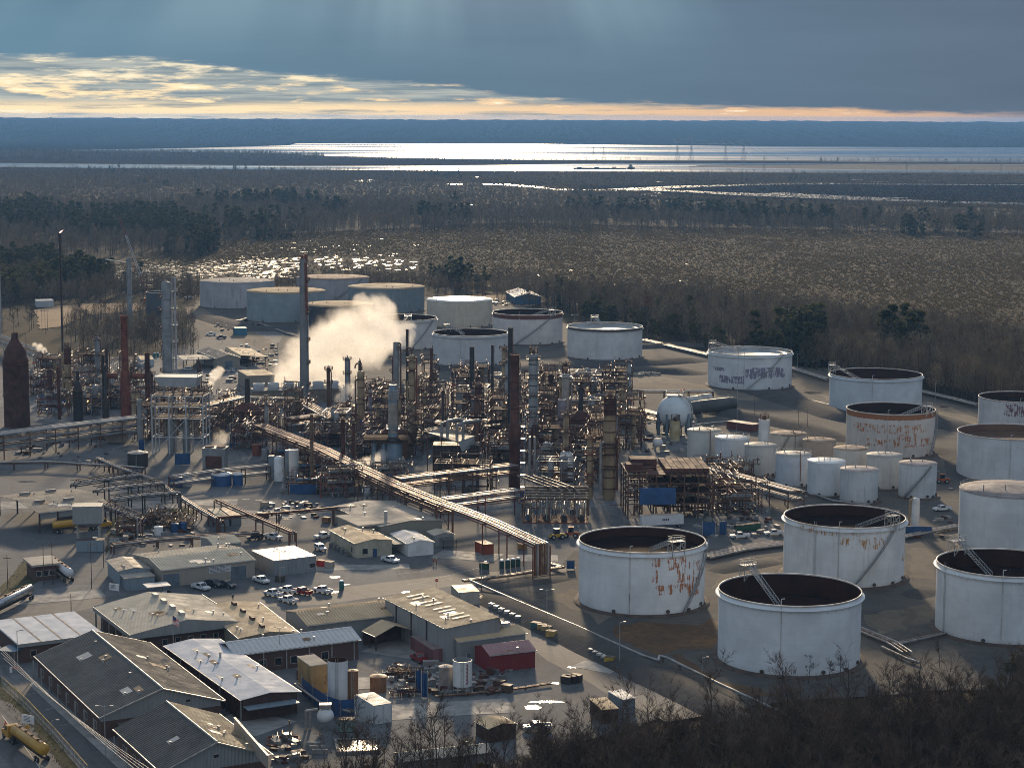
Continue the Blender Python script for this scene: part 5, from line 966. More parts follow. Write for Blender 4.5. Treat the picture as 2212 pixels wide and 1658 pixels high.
mb = MB(); mb.box(-2.5, 0, h * .375, 15, 7, .5); mb.box(-2.5, 0, h * .42, 15, 7, .3); mb.build('deck', M['grate'], rc)
for k in range(5): mb = MB(); z = h * (.83 + .022 * k); mb.lathe([(r * 1.0, z), (r * 1.2, z + .1), (r * 1.2, z + .5), (r * 1.0, z + .6)], 20); mb.build('expansion_ring', M['palepipe'], rc)
stack('stack_post', 'crooked black stack rising beside the smooth pale grey column', 'stack', 877, 883, 711, 900, M['blackst'], 'crooked black stack', prof=[(0, 1), (.3, 1.02), (.55, .95), (.7, 1.08), (.8, .92), (.9, 1.08), (.95, .95), (1, 1.05)])
stack('column', 'tan column with rust collars and a hooked top line beside the crooked black stack', 'column', 884, 896, 766, 962, M['tanst'], 'hooked tan column', dome=True, decks=(778, 800, 868, 905, 938), bands=5, top='gooseneck', pipe=[(0, .35, .1, .95, 'rustred'), (170, .3, .1, .7, 'tanst')])
stack('furnace_stack', 'dark stack flaring out into a hopper shaped furnace base', 'stack', 929, 935, 752, 905, M['rust'], 'flared dark stack', prof=[(0, 3.4), (.12, 3.4), (.30, 1.2), (.33, 1), (1, 1)], bands=0)
stack('stack_post', 'thick black stack above the pale grey twin columns', 'stack', 1014, 1024, 748, 900, M['blackst'], 'thick black stack'); stack('column', 'pale grey lagged column left of a wider twin with a black stack behind', 'column', 985, 999.5, 838, 912, M['greyst'], 'pale lagged column', decks=(842,), ladder=True)
stack('column', 'wider pale grey lagged column with a dark streak at its foot', 'column', 1017, 1035, 842, 918, M['greyst'], 'wide pale lagged column', decks=(846,)); stack('column', 'third grey column set right behind the wider pale grey one', 'column', 1034, 1046, 843, 908, M['greyst'], ladder=False)
stack('stack_post', 'thin wavy black stack between the thick black stack and the tall brown one', 'stack', 1060.5, 1066, 745, 890, M['blackst'], 'thin wavy black stack', prof=[(0, 1), (.4, 1.05), (.6, .92), (.75, 1.1), (.85, .92), (1, 1.05)])
stack('column', 'grey drum topped by a bent pale pipe left of the brown brick stack', 'column', 1068, 1084, 858, 920, M['greyst'], dome=True, pipe=[(15, .5, .3, 1.05, 'palepipe')])
stack('stack', 'slim black stack peeping up behind the brown brick stack', 'stack', 1096.5, 1106.5, 707, 965, M['blackst'], 'slim black stack')
stack('stack', 'thick dark brown brick stack with a blackened square plinth', 'stack', 1101, 1121, 765, 1052, M['rust'], 'brown brick stack', prof=[(0, 1.25), (.34, 1.2), (.345, 1.35), (.47, 1.35), (.48, 1.0), (.985, 1.0), (.99, 1.08), (1, 1.08)], bands=4)
bs = [o for o in scene.objects if o['label'].startswith('thick dark brown brick')] if 0 else None
c = P(1124, 1052); r_ = thing('elevator_structure', 'blue steel frame with two white downpipes hugging the brown brick stack', 'frame', c); mb = MB()
for x in (-1.5, 1.5):
 for y in (-1, 1): mb.bar((x, y, 0), (x, y, 24), .3)
for z in range(0, 24, 4): mb.bar((-1.5, -1, z), (1.5, -1, z + 4), .18); mb.bar((-1.5, -1, z), (1.5, -1, z), .25); mb.box(0, 0, z, 3.4, 2.4, .12)
mb.build('frame', M['bluest'], r_)
for x in (3.0, 4.6): mb = MB(); mb.tube((x, -1.2, 2), (x, -1.2, 17), .42, 9); mb.build('downpipe', M['palepipe'], r_)
stack('column', 'cream column with evenly spaced dark rings and an open frame on top', 'column', 1141, 1161, 763, 990, M['greyst'], 'dark ringed cream column', dome=True, decks=(775, 815, 853, 890, 935), bands=9, bandm=M['blackst'], top='frame')
stack('column', 'smooth beige column with a cluttered white head', 'column', 1213, 1230, 806, 945, mat('smooth_beige_lagging', (.34, .295, .245), None, .3, .55, streak=.15), 'smooth beige column', dome=True, decks=(812,), deckm=M['whitefr'], top='frame', pipe=[(5, .3, .3, .9, 'palepipe')])
stack('column', 'mauve scaled column in front of the smooth beige one', 'column', 1204, 1222, 862, 985, M['purple'], 'mauve scaled column', decks=(905, 930), deckm=M['rust'], bands=2)
stack('column', 'broad tan column with heavy rust brown galleries and a red topknot', 'column', 1302, 1329, 858, 1078, M['tanst'], 'broad tan galleried column', dome=True, decks=(868, 882, 893, 958, 965, 978, 1010), deckm=M['rust'], bands=8, top='frame', m2=M['rust'], frac2=.17, pipe=[(200, .55, .05, .55, 'palepipe'), (330, .4, .1, .6, 'brownpipe')])
stack('column', 'thin tan column with rust brown galleries left of the broad tan one', 'column', 1267, 1280, 938, 1077, M['tanst'], 'thin tan column', dome=True, decks=(945, 980, 1025, 1040), deckm=M['rustred'], bands=4, top='gooseneck')
for uL, uR, vt, vb, lb, nk in ((1209, 1237, 973, 1043, 'white round shouldered vessel in front of the mauve column', 'white round shouldered vessel'), (1172, 1191, 953, 1018, 'slimmer white vessel joined by a lattice to the round shouldered one', None)):
 stack('pressure_vessel', lb, 'vessel', uL, uR, vt, vb, M['white'], nk, dome=True, top='frame', ladder=False)
stack('pressure_vessel', 'pair left tall white silo box with a round white front by the blue sheets', 'vessel', 592, 613, 984, 1038, M['white'], 'white silo pair', dome=True); stack('pressure_vessel', 'white vessel with four dark ports, right one of the silo pair', 'vessel', 624, 645, 970, 1032, M['white'], dome=False)
for uL, uR, vb, vt, lb in ((580, 592, 1034, 985, 'grey flat cabinet on the left of the white silo pair'), (616, 624, 1032, 973, 'grey flat cabinet between the two white silos')):
 c = P((uL + uR) / 2, vb); s_ = SC(c); mb = MB(); mb.box(0, 1.4, 0, (uR - uL) / s_, 2, HZ(c, uL, vt)); tag(mb.build('cabinet', M['bluegreyst'], None, c), lb, 'cabinet')
stack('stack_post', 'tan rusty post with a sooty top beside the main pipe rack', 'stack', 670, 678, 896, 1048, mat('tan_rust_steel', (.20, .125, .07), (.09, .05, .035), .3, .8, streak=.5), 'tan rusty post', bands=2)
stack('stack_post', 'left of two near black rust posts by the small steam puff', 'stack', 737, 746, 904, 1033, M['rust'], 'left rust post', bands=1); stack('stack_post', 'right of two near black rust posts, just behind the small steam puff', 'stack', 761, 768, 913, 1036, M['rust'], bands=1)
stack('column', 'grey column right of the white open structure', 'column', 572, 580, 866, 962, M['greyst'], dome=True, decks=(872,), top='frame')
stack('pressure_vessel', 'white bullet vessel on end with a blue screen round its foot', 'vessel', 1968, 1985.5, 1074, 1141, M['white'], 'upright white bullet', dome=True, pipe=[(185, .3, .1, .9, 'tanst')], ladder=False)
c = P(1977, 1154); mb = MB(); mb.box(0, 0, 0, 9.5, .3, 2.4); mb.box(-4.6, 3, 0, .3, 6, 2.4); tag(mb.build('screen', M['tarp'], None, c), 'blue fabric screen round the foot of the upright white bullet', 'screen')
stack('pressure_vessel', 'slim white vessel standing behind the small tanks', 'vessel', 1638, 1661, 905, 956, M['white'], 'slim white vessel', dome=False, top='frame', ladder=True)
stack('pressure_vessel', 'yellowed small upright tank in front of the sphere', 'vessel', 1447, 1469, 908, 951, mat('yellowed_paint', (.46, .40, .25), (.32, .24, .11), .4, .6, streak=.6), None, dome=False, top='frame')
c = P(1456, 937); sc_ = SC((c.x, c.y, 8)); r = 37 / sc_; zc = HZ(c, 1456, 890); r_ = thing('sphere_tank', 'white spherical pressure tank on dark legs with a stair down its right side', 'spherical tank', c); LAND.append(('white sphere', c.x, c.y))
mb = MB(); mb.ball((0, 0, zc), r, 0, 48, 32); mb.build('sphere', tank_paint('sphere_paint', (.62, .66, .67), streak=.12, sc=(.35, .35, .32), grime=0, panel=.02), r_)
for k in range(9): a = 2 * pi * k / 9; mb = MB(); mb.tube((r * .98 * math.cos(a), r * .98 * math.sin(a), 0), (r * .98 * math.cos(a), r * .98 * math.sin(a), zc), .55, 9); mb.build('leg', M['bluegreyst'], r_)
mb = MB(); pts = [((r + .6) * math.cos(R(-20)) * math.cos(t), (r + .6) * math.sin(R(-20)) * math.cos(t) - 1, zc + (r + .6) * math.sin(t)) for t in [R(-10 + 10 * k) for k in range(10)]]; pts = [(r * 1.6, -3.5, 0.3)] + pts
for p, q in zip(pts, pts[1:]): mb.bar(p, q, .35); mb.bar((p[0], p[1] - .9, p[2]), (q[0], q[1] - .9, q[2]), .25)
rails(mb, pts, 1.1, .06); mb.build('stair', M['galv'], r_); mb = MB(); mb.box(0, 0, zc + r - .1, 6.5, 4, .25); rails(mb, [(-3.2, -2, zc + r + .1), (3.2, -2, zc + r + .1), (3.2, 2, zc + r + .1), (-3.2, 2, zc + r + .1), (-3.2, -2, zc + r + .1)], 1.6, .07); mb.build('top_platform', M['galv'], r_)
def bullet(label, u0_, u1_, v, w, m, z=1.2, name='horizontal_tank', cat='horizontal tank', uv2=None, nick=None):
 a, b = P(u0_, v), P(u1_, uv2 if uv2 else v); c = (a + b) / 2; d = b - a; L = d.length; r = w / 2 / SC(c); r_ = thing(name, label, cat, c, math.atan2(d.y, d.x)); mb = MB()
 pr = [(.01, -L / 2), (r * .6, -L / 2 + r * .15), (r * .92, -L / 2 + r * .4), (r, -L / 2 + r * .75), (r, L / 2 - r * .75), (r * .92, L / 2 - r * .4), (r * .6, L / 2 - r * .15), (.01, L / 2)]; mb.lathe(pr, 20); mb.v = [(q[2], q[0], q[1] + z + r) for q in mb.v]; mb.build('vessel', m, r_)
 for k in (-.3, .3): s_ = MB(); s_.box(L * k, 0, 0, .8, r * 1.5, z + r * .5); s_.build('saddle', M['concrete'], r_)
 t_ = MB(); t_.box(0, 0, z + 2 * r, L * .7, 1.0, .1); rails(t_, [(-L * .35, -.5, z + 2 * r), (L * .35, -.5, z + 2 * r)], 1, .05); t_.build('catwalk', M['galv'], r_)
 if nick: LAND.append((nick, c.x, c.y))
bm_ = mat('dark_bullet', (.075, .07, .068), (.05, .047, .045), .2, .6, streak=.2)
bullet('long dark grey propane bullet right of the sphere', 1489, 1590, 902, 28, bm_, uv2=890, nick='long dark bullet'); bullet('dark grey bullet lying at the foot of the far dyke', 1240, 1350, 838, 20, bm_, uv2=832, nick='far dark bullet')
bullet('white bullet behind the long dark one, nearer the sphere', 1480, 1522, 876, 12, M['white'], uv2=871); bullet('white bullet behind the long dark one, farther from the sphere', 1500, 1540, 872, 12, M['white'], uv2=867)
bullet('small white drum lying among pipes below the sphere', 1410, 1432, 972, 18, M['white']); bullet('pale horizontal exchanger with a round end facing the yard', 786, 802, 1096, 20, M['greyst'], z=3)
def frame(mb, L, Wd, zs, nx, ny, w=.3, mi=0, brace=True):
 xs = [L * i / nx - L / 2 for i in range(nx + 1)]; ys_ = [Wd * j / ny - Wd / 2 for j in range(ny + 1)]
 for x in xs:
  for y in ys_: mb.bar((x, y, 0), (x, y, zs[-1]), w, mi)
 for z in zs:
  for y in ys_: mb.bar((-L / 2, y, z), (L / 2, y, z), w * .8, mi)
  for x in xs: mb.bar((x, -Wd / 2, z), (x, Wd / 2, z), w * .8, mi)
 if brace:
  zz = [0] + list(zs)
  for i in range(nx):
   for k in range(len(zz) - 1):
    if (i + k) % 2 == 0:
     mb.bar((xs[i], -Wd / 2, zz[k]), (xs[i + 1], -Wd / 2, zz[k + 1]), w * .45, mi)
     if k % 2: mb.bar((xs[i + 1], -Wd / 2, zz[k]), (xs[i], -Wd / 2, zz[k + 1]), w * .45, mi)
c = P(392, 978); s_ = SC((c.x, c.y, 10)); L = 112 / s_; zt = HZ(c, 392, 852); r_ = thing('open_structure', 'white open steel structure with X braces carrying a white cooler box on top', 'steel structure', c, -.10); LAND.append(('white open structure', c.x, c.y))
zs = [zt * k for k in (.30, .62, .82, 1.0)]; mb = MB(); frame(mb, L, 9, zs, 3, 2, .42); mb.build('frame', M['whitefr'], r_)
for z in zs[1:]: mb = MB(); mb.box(0, 0, z, L, 9, .12); rails(mb, [(-L / 2, -4.6, z), (L / 2, -4.6, z)], 1.1, .07); rails(mb, [(L / 2, -4.5, z), (L / 2, 4.5, z)], 1.1, .07); mb.build('deck', M['grate'], r_)
mb = MB(); zb = zt + 3.2; w2 = L * .46; mb.add([(-w2 * .8, -3.2, zb), (w2 * .72, -3.2, zb), (w2 * .72, 3.2, zb), (-w2 * .8, 3.2, zb), (-w2, -4, zb + 3.6), (w2 * .86, -4, zb + 3.6), (w2 * .86, 4, zb + 3.6), (-w2, 4, zb + 3.6)], [(0, 3, 2, 1), (4, 5, 6, 7), (0, 1, 5, 4), (1, 2, 6, 5), (2, 3, 7, 6), (3, 0, 4, 7)]); rails(mb, [(-w2, -4, zb + 3.6), (w2 * .86, -4, zb + 3.6), (w2 * .86, 4, zb + 3.6)], 1.2, .08)
for x in (-.7, -.3, .1, .5): mb.bar((w2 * x, 0, zt), (w2 * x, 0, zb), .5)
mb.build('cooler_box', M['whitefr'], r_); mb = MB()
for k in range(26): x, y, z = rnd.uniform(-L / 2, L / 2), rnd.uniform(-3, 3), rnd.choice(zs); mb.path([(x, y, z + .5), (x, y, z + rnd.uniform(1, 3)), (x + rnd.uniform(-6, 6), y, z + rnd.uniform(1, 3))], rnd.uniform(.12, .3))
for k in range(4): x = -L * .3 + L * .2 * k; mb.tube((x, 0, zs[0]), (x, 0, zs[1]), .9, 10)
mb.build('pipework', M['silver'], r_)
for k in (-.18, .12): mb = MB(); mb.tube((L * k, -1, 0), (L * k, -1, zs[1]), 1.4, 14); mb.build('drum', M['greyst'], r_)
c = P(985, 1019); r_ = thing('sheltered_furnace', 'dark furnace block under a sloping brown plate roof with bent vent pipes', 'furnace', c, 0); LAND.append(('sheltered furnace', c.x, c.y)); s_ = SC((c.x, c.y, 10))
bw = 100 / s_; mb = MB(); mb.box(0, bw * .28, 0, bw, bw * .55, HZ(c, 985, 962)); mb.build('firebox', M['blackst'], r_)
zr = HZ(c, 985, 945); q = [P(u, v, z) - c for u, v, z in ((923, 933, zr + 1.5), (954, 921, zr + 2.5), (1026, 941, zr), (989, 954, zr - .5))]; mb = MB(); mb.add([tuple(x) for x in q] + [tuple(x + Vector((0, 0, -.35))) for x in q], [(0, 1, 2, 3), (4, 7, 6, 5), (0, 3, 7, 4), (3, 2, 6, 7), (2, 1, 5, 6), (1, 0, 4, 5)]); mb.build('roof_plate', roof_mat('brown_plate', (.22, .185, .15), None, .4, .5), r_)
mb = MB(); q2 = [q[3], q[2], q[2] + Vector((0, 0, -3.4)), q[3] + Vector((1.5, 0, -3.4))]; mb.add([tuple(x) for x in q2] + [tuple(x + Vector((.1, .3, 0))) for x in q2], [(0, 1, 2, 3), (7, 6, 5, 4), (0, 4, 5, 1), (1, 5, 6, 2), (2, 6, 7, 3), (3, 7, 4, 0)]); mb.build('side_sheet', M['greyclad'], r_)
mb = MB()
for x in q: mb.bar((x.x, x.y, 0), tuple(x), .35)
for k in range(14): y = bw * .28 - bw * .3; x0 = -bw / 2 + bw * k / 13; mb.bar((x0, y, 0), (x0, y, zr * .75), .22)
for k in range(6): mb.bar((-bw / 2, bw * -.02, zr * .13 * k), (bw / 2, bw * -.02, zr * .13 * k), .25)
mb.build('frame', M['darkfr'], r_)
for k, f in enumerate((.30, .42, .62, .75)): p = q[0].lerp(q[2], f) + Vector((0, 1, .2)); mb = MB(); mb.path([p, p + Vector((0, 0, 3 + k % 2)), p + Vector((2.5 + k, 2, 3.4 + k % 2)), p + Vector((6, 5, 3.4))], .55, 9); mb.build('vent_pipe', M['palepipe'], r_)
c = P(1438, 1106); s_ = SC((c.x, c.y, 10)); Lf = 180 / s_; zt = HZ(c, 1438, 1012); r_ = thing('fan_structure', 'large rust brown open structure with a slatted fan deck and blue tarpaulin', 'steel structure', c, .05); LAND.append(('rust brown fan structure', c.x, c.y))
mb = MB(); zs = [zt * k for k in (.34, .58, .8, 1.0)]; frame(mb, Lf, 20, zs, 6, 3, .42); mb.build('frame', M['darkfr'], r_)
for i, z in enumerate(zs): mb = MB(); mb.box(Lf * .12, 0, z, Lf * .74, 19, .18); mb.build('deck', M['grate'] if i < 3 else M['rust'], r_)
for k in range(7): mb = MB(); x = Lf * (-.02 + .075 * k); mb.box(x, 0, zt + .5, Lf * .068, 20, 1.3); mb.build('fan_bay', M['rust'], r_)
mb = MB(); mb.box(-Lf * .15, -10.4, zt * .33, 11, .15, 5.2); mb.build('tarpaulin', M['tarp'], r_)
mb = MB(); mb.tube((-Lf * .04, -9, zt * .48), (-Lf * .04, 4, zt * .48), 2.3, 18); mb.build('drum', mat('white_rusted_drum', (.5, .46, .44), None, .4, .6, rust=.35), r_); mb = MB()
for k in range(70):
 x, y, z = rnd.uniform(-Lf / 2, Lf / 2), rnd.uniform(-9.5, 9.5), rnd.choice([0] + zs[:3]); pts = [(x, y, z + .5), (x, y, z + rnd.uniform(1, 4))]
 pts += [(x + rnd.uniform(-8, 8), y, pts[-1][2])]; mb.path(pts, rnd.uniform(.12, .35))
mb.build('pipework', M['brownpipe'], r_); mb = MB()
for k in range(14): mb.tube((rnd.uniform(-Lf / 2, Lf / 2), rnd.uniform(-9, 5), rnd.choice(zs[:2]) + 1), (rnd.uniform(-Lf / 2, Lf / 2), rnd.uniform(-9, 5), rnd.choice(zs[:2]) + 1.2), .3, 7)
mb.build('pipe_run', M['palepipe'], r_); mb = MB(); mb.box(-Lf * .28, 2, zt, 8, 6, 3.2); mb.box(-Lf * .4, -2, zt, 5, 5, 2.2); mb.build('upper_housing', M['rust'], r_)
c = P(1200, 1122); s_ = SC(c); L = 135 / s_; r_ = thing('exchanger_bank', 'bank of dark shells under silver looping headers on a brick red slab', 'exchanger bank', c, -.03); LAND.append(('exchanger bank', c.x, c.y))
mb = MB(); mb.box(0, 1, 0, L * 1.05, 13, .25); mb.build('slab', M['rustred'], r_)
for k in range(7): mb = MB(); x = -L * .43 + L * .14 * k; z = 1.6 + 1.7 * (k % 2); mb.tube((x, -4.5, z), (x, 6, z), .85, 12); mb.tube((x, -4.9, z), (x, -4.5, z), 1.0, 12); mb.build('shell', M['bluest'] if k < 2 else M['blackst'], r_)
mb = MB()
for k in range(26): x = -L / 2 + L * k / 25; z = rnd.uniform(5.5, 7.5); mb.path([(x, -5 + rnd.uniform(-.3, .6), .8 + rnd.uniform(0, 2)), (x, -5, z), (x, rnd.uniform(-2, 3), z)], rnd.uniform(.14, .26), 7)
mb.build('riser_pipes', M['palepipe'], r_); mb = MB()
for k in range(5): y = -3.4 + 1.8 * k; mb.path([(-L * .5, y, 7.2 + .5 * k), (L * .52, y, 7.2 + .5 * k), (L * .52, y, 2)], .36, 8)
for k in range(4): x = L * (-.1 + .13 * k); mb.path([(x - 10, 18, 10), (x, 2, 9.4), (x + 2, 0, 8)], .32, 8)
mb.path([(-L * .5, -4, 7), (-L * .58, -5, 7), (-L * .58, -6.2, 6.5), (-L * .5, -6.4, 6), (-L * .4, -6, 6), (-L * .4, -6, 1)], .34, 9); mb.build('header_pipes', M['silver'], r_); mb = MB(); frame(mb, L, 10, [4.5, 7], 5, 1, .3); mb.build('frame', M['darkfr'], r_)
def rack(label, uv, h, w, n, tiers=2, pm='silver', fm='darkfr', sp=9.0, nick=None, name='pipe_rack', drop=None, truss=False, r=(.16, .34), alt='palepipe', group=None, deckrail=False):
 pts = [P(u, v, h) for u, v in uv]; o = Vector((pts[0].x, pts[0].y, 0)); pts = [p - o for p in pts]; root = thing(name, label, 'pipe rack', o, 0, group); mb = MB()
 if nick: m_ = pts[len(pts) // 2] + o; LAND.append((nick, m_.x, m_.y))
 nrm = []
 for i in range(len(pts)):
  d = (pts[min(i + 1, len(pts) - 1)] - pts[max(i - 1, 0)]); d.z = 0; d.normalize(); nrm.append(Vector((-d.y, d.x, 0)))
 th = 2.4
 for i in range(len(pts) - 1):
  a, b = pts[i], pts[i + 1]; L = (b - a).length; k = max(1, int(L / sp)); d = (b - a).normalized(); s = Vector((-d.y, d.x, 0))
  for j in range(k + (i == len(pts) - 2)):
   p = a.lerp(b, j / k)
   for sg in (-.5, .5): mb.bar((p + s * w * sg) * 1 - Vector((0, 0, p.z)), p + s * w * sg, .36)
   for t in range(tiers): z = Vector((0, 0, -t * th - .35)); mb.bar(p - s * w * .5 + z, p + s * w * .5 + z, .3)
   if tiers > 1 and j % 2 == 0: mb.bar(p - s * w * .5 - Vector((0, 0, p.z)), p + s * w * .5 - Vector((0, 0, p.z * .45)), .15)
  for sg in (-.5, .5):
   for t in range(tiers): z = Vector((0, 0, -t * th - .35)); mb.bar(a + s * w * sg + z, b + s * w * sg + z, .24)
   if truss:
    m_ = max(2, int(L / 2.2))
    for j in range(m_):
     p, q = a.lerp(b, j / m_) + s * w * sg, a.lerp(b, (j + 1) / m_) + s * w * sg; z0, z1 = Vector((0, 0, 1.3)), Vector((0, 0, -.35))
     mb.bar(p + (z0 if j % 2 else z1), q + (z1 if j % 2 else z0), .14)
    mb.bar(a + s * w * sg + Vector((0, 0, 1.3)), b + s * w * sg + Vector((0, 0, 1.3)), .2)
 mb.build('frame', M[fm], root)
 for t in range(tiers):
  for k in range(n):
   off = (k + .5) / n - .5; rr = rnd.uniform(*r); z = -t * th - .05 + rr; line = [p + nv * (w * .92 * off) + Vector((0, 0, z)) for p, nv in zip(pts, nrm)]
   if drop and t == 0: line = line + [line[-1] - Vector((0, 0, h * drop))]
   q = MB(); q.path(line, rr, 8); q.build('pipe', M[pm if rnd.random() < .6 else (alt if rnd.random() < .7 else 'brownpipe')], root)
 return root
rack('main pipe rack with many bright sunlit lines running down to the yard crossing', [(560, 918), (700, 972), (760, 1003), (860, 1050), (960, 1090)], 8.5, 5.5, 8, 2, 'brownpipe', alt='silver', nick='main pipe rack')
rack('high pipe bridge over the yard ending in a set of downturned white pipes', [(960, 1090), (1060, 1128), (1170, 1178)], 9.0, 5, 6, 1, 'silver', 'rustred', sp=16, nick='yard pipe bridge', drop=.9, r=(.25, .42))
rack('two tier rack crossing in front of the furnace toward the brown brick stack', [(856, 1034), (960, 1022), (1112, 1004)], 8.5, 5, 6, 2, 'brownpipe', 'darkfr', nick='furnace front rack')
rack('pipe rack with red brown beams passing below the exchanger bank', [(960, 1079), (1040, 1068), (1120, 1058)], 8.0, 4, 4, 2, 'palepipe', 'rustred')
rack('heavy horizontal rack along the left frame edge above the cabins', [(-60, 946), (110, 925), (300, 902)], 8.5, 6, 6, 3, 'palepipe', 'darkfr', nick='left heavy rack', r=(.3, .55))
rack('long sloping silver rack coming in from the upper left behind the furnaces', [(-30, 716), (120, 775), (260, 832), (330, 860)], 7, 6, 6, 2, 'silver', 'whitefr', nick='upper left rack')
rack('brown rack behind the white open structure joining the central units', [(430, 880), (520, 858), (640, 862), (720, 905)], 8, 6, 7, 2, nick='brown rear rack')
rack('rack with rust frames running behind the tan goosenecked column', [(620, 905), (720, 895), (800, 893), (960, 915)], 8, 6, 6, 2, 'brownpipe')
rack('rack of silver lines right of the hooked tan column', [(900, 935), (985, 915), (1080, 905)], 7, 5, 6, 2); rack('rack of silver lines crossing ahead of the sphere', [(1230, 900), (1330, 872), (1460, 905)], 6.5, 5, 6, 2, nick='sphere rack')
rack('long straight pale rack passing behind the sphere', [(1225, 868), (1330, 845), (1540, 845)], 5.5, 4, 5, 1, 'palepipe'); rack('tank yard rack stepping down past the small tanks', [(1530, 1010), (1640, 1040), (1720, 1062)], 6, 6, 7, 2, 'palepipe', nick='tank yard rack')
rack('lattice pipe bridge nearest the left unit, first of three', [(158, 1047), (230, 1036), (303, 1026)], 6.5, 2.6, 3, 1, 'palepipe', 'blackst', sp=26, truss=True); rack('lattice pipe bridge in the middle of three', [(206, 1060), (280, 1050), (352, 1043)], 6.5, 2.6, 3, 1, 'palepipe', 'blackst', sp=26, truss=True, drop=.8); rack('lattice pipe bridge nearest the brown truck shed, last of three', [(243, 1080), (310, 1070), (388, 1064)], 6.5, 2.8, 3, 1, 'palepipe', 'blackst', sp=26, truss=True, drop=.8)
rack('lattice bridge from the truck shed to a braced tower', [(220, 1090), (262, 1105), (300, 1121)], 6, 2.2, 2, 1, 'palepipe', 'rust', sp=14, truss=True, drop=.9)
rack('low rack of slim lines along the cream control building row', [(470, 1118), (600, 1108), (720, 1097), (812, 1093)], 5, 2, 2, 1, 'brownpipe', 'darkfr', sp=22); rack('overhead pipes bending down onto the glazed workshop roof', [(470, 1080), (560, 1120), (632, 1150)], 5.5, 2.2, 3, 1, 'brownpipe', 'darkfr', sp=18, drop=.5)
rack('low rack leading from the hopper to the roller door building', [(243, 1178), (340, 1166), (560, 1150)], 2.2, 2, 2, 1, 'brownpipe', 'darkfr'); rack('long low rack crossing the left yard from the drums to the tank', [(-40, 1000), (100, 997), (240, 1005), (310, 1010)], 2.5, 2, 2, 1, 'palepipe', 'darkfr')
rack('slanted twin pipes from the black open tank down the yard', [(210, 990), (250, 1008), (330, 1035), (430, 1100), (480, 1128)], 3, 1.5, 2, 1, 'palepipe', 'darkfr')
rack('low silver rack in front of the blue screens', [(370, 1030), (470, 1016), (580, 1005)], 5, 3, 3, 2, 'palepipe', 'darkfr')
def pipeline(label, uv, r, z=.9, m='palepipe', n=1, gap=.9, name='pipeline', sup=9.0, nick=None):
 pts = [P(u, v) for u, v in uv]; o = pts[0].copy(); pts = [p - o for p in pts]; root = thing(name, label, 'pipeline', o)
 nv = []
 for i in range(len(pts)): d = (pts[min(i + 1, len(pts) - 1)] - pts[max(i - 1, 0)]).normalized(); nv.append(Vector((-d.y, d.x, 0)))
 for k in range(n): q = MB(); q.path([p + v * (gap * (k - (n - 1) / 2)) + Vector((0, 0, z)) for p, v in zip(pts, nv)], r, 8); q.build('pipe', M[m if k % 2 == 0 else 'silver'], root)
 for a, b, v in zip(pts, pts[1:], nv):
  L = (b - a).length; k = max(1, int(L / sup))
  for j in range(k): p = a.lerp(b, (j + .5) / k); s_ = MB(); s_.bar((p.x, p.y, -.05), (p.x, p.y, z), .22); s_.bar(p - v * (gap * n * .6) + Vector((0, 0, z - r)), p + v * (gap * n * .6) + Vector((0, 0, z - r)), .2); s_.build('support', M['darkfr'], root)
pipeline('white pipeline along the dyke beside the pipeline road, upper of the pair', [(1015, 1264), (1120, 1310), (1250, 1365), (1390, 1428), (1422, 1438), (1424, 1428), (1440, 1432), (1560, 1492), (1720, 1565)], .32, 1.3, nick='dyke pipeline')
pipeline('low set of gleaming lines on sleepers along the pipeline road', [(1020, 1285), (1120, 1333), (1260, 1393), (1350, 1436), (1395, 1458)], .2, .6, 'silver', 3, .7)
pipeline('twin lines turning left along the dyke foot from the yard bridge', [(1180, 1222), (1215, 1232), (1100, 1250), (1000, 1262)], .3, 1.0, 'palepipe', 2, 1.0)
pipeline('pale pipe corridor along the far tree line, sunlit', [(1388, 738), (1450, 752), (1535, 772)], .4, 1.2, 'palepipe', 4, 1.3); pipeline('pale pipe corridor along the tree line between two far tanks', [(1708, 800), (1790, 826)], .4, 1.5, 'palepipe', 3, 1.3); pipeline('pale pipe corridor below the dark wood at right', [(1985, 850), (2060, 868), (2115, 882)], .4, 1.5, 'palepipe', 3, 1.3)
pipeline('broad bundle of white pipes between the rust patched tank and the next', [(1520, 1208), (1600, 1190), (1692, 1178)], .35, .8, 'palepipe', 6, .9); pipeline('white pipes running right from the upright white bullet', [(1950, 1165), (2010, 1152), (2070, 1140)], .35, .8, 'palepipe', 3, .9)
pipeline('pipe manifold between the front tank and the edge tank', [(1852, 1362), (1925, 1392), (1960, 1415)], .3, .7, 'palepipe', 3, 1.1); pipeline('forked pipe from the manifold to the edge tank', [(1925, 1398), (1985, 1385), (2040, 1372)], .28, .7, 'palepipe', 2, .9); pipeline('bent pale pipe end lying by the manifold', [(1905, 1402), (1960, 1428), (1985, 1436)], .35, .6, 'palepipe', 1)
pipeline('white lines skirting the small tanks', [(1600, 1012), (1700, 1050), (1800, 1085), (1880, 1095)], .25, .7, 'palepipe', 2, .7); pipeline('brown lines across the waste ground beside the silo yard', [(640, 1492), (700, 1535), (760, 1552)], .3, 1.6, 'palepipe', 2, .8); pipeline('low pipe line in front of the bright puddle', [(940, 1508), (1080, 1496), (1190, 1480)], .16, .5, 'brownpipe', 2, .6)
pipeline('sunlit lines from the far white tank across open ground', [(560, 700), (620, 722), (690, 738)], .3, .8, 'palepipe', 2, 1); pipeline('white conduit across the far tank yard', [(1480, 925), (1540, 917), (1590, 913)], .3, .8, 'palepipe', 1); pipeline('brown lines beyond the purple flaking tank', [(1660, 845), (1730, 862), (1800, 880)], .25, .7, 'palepipe', 2, .8)
rm = random.Random(11)
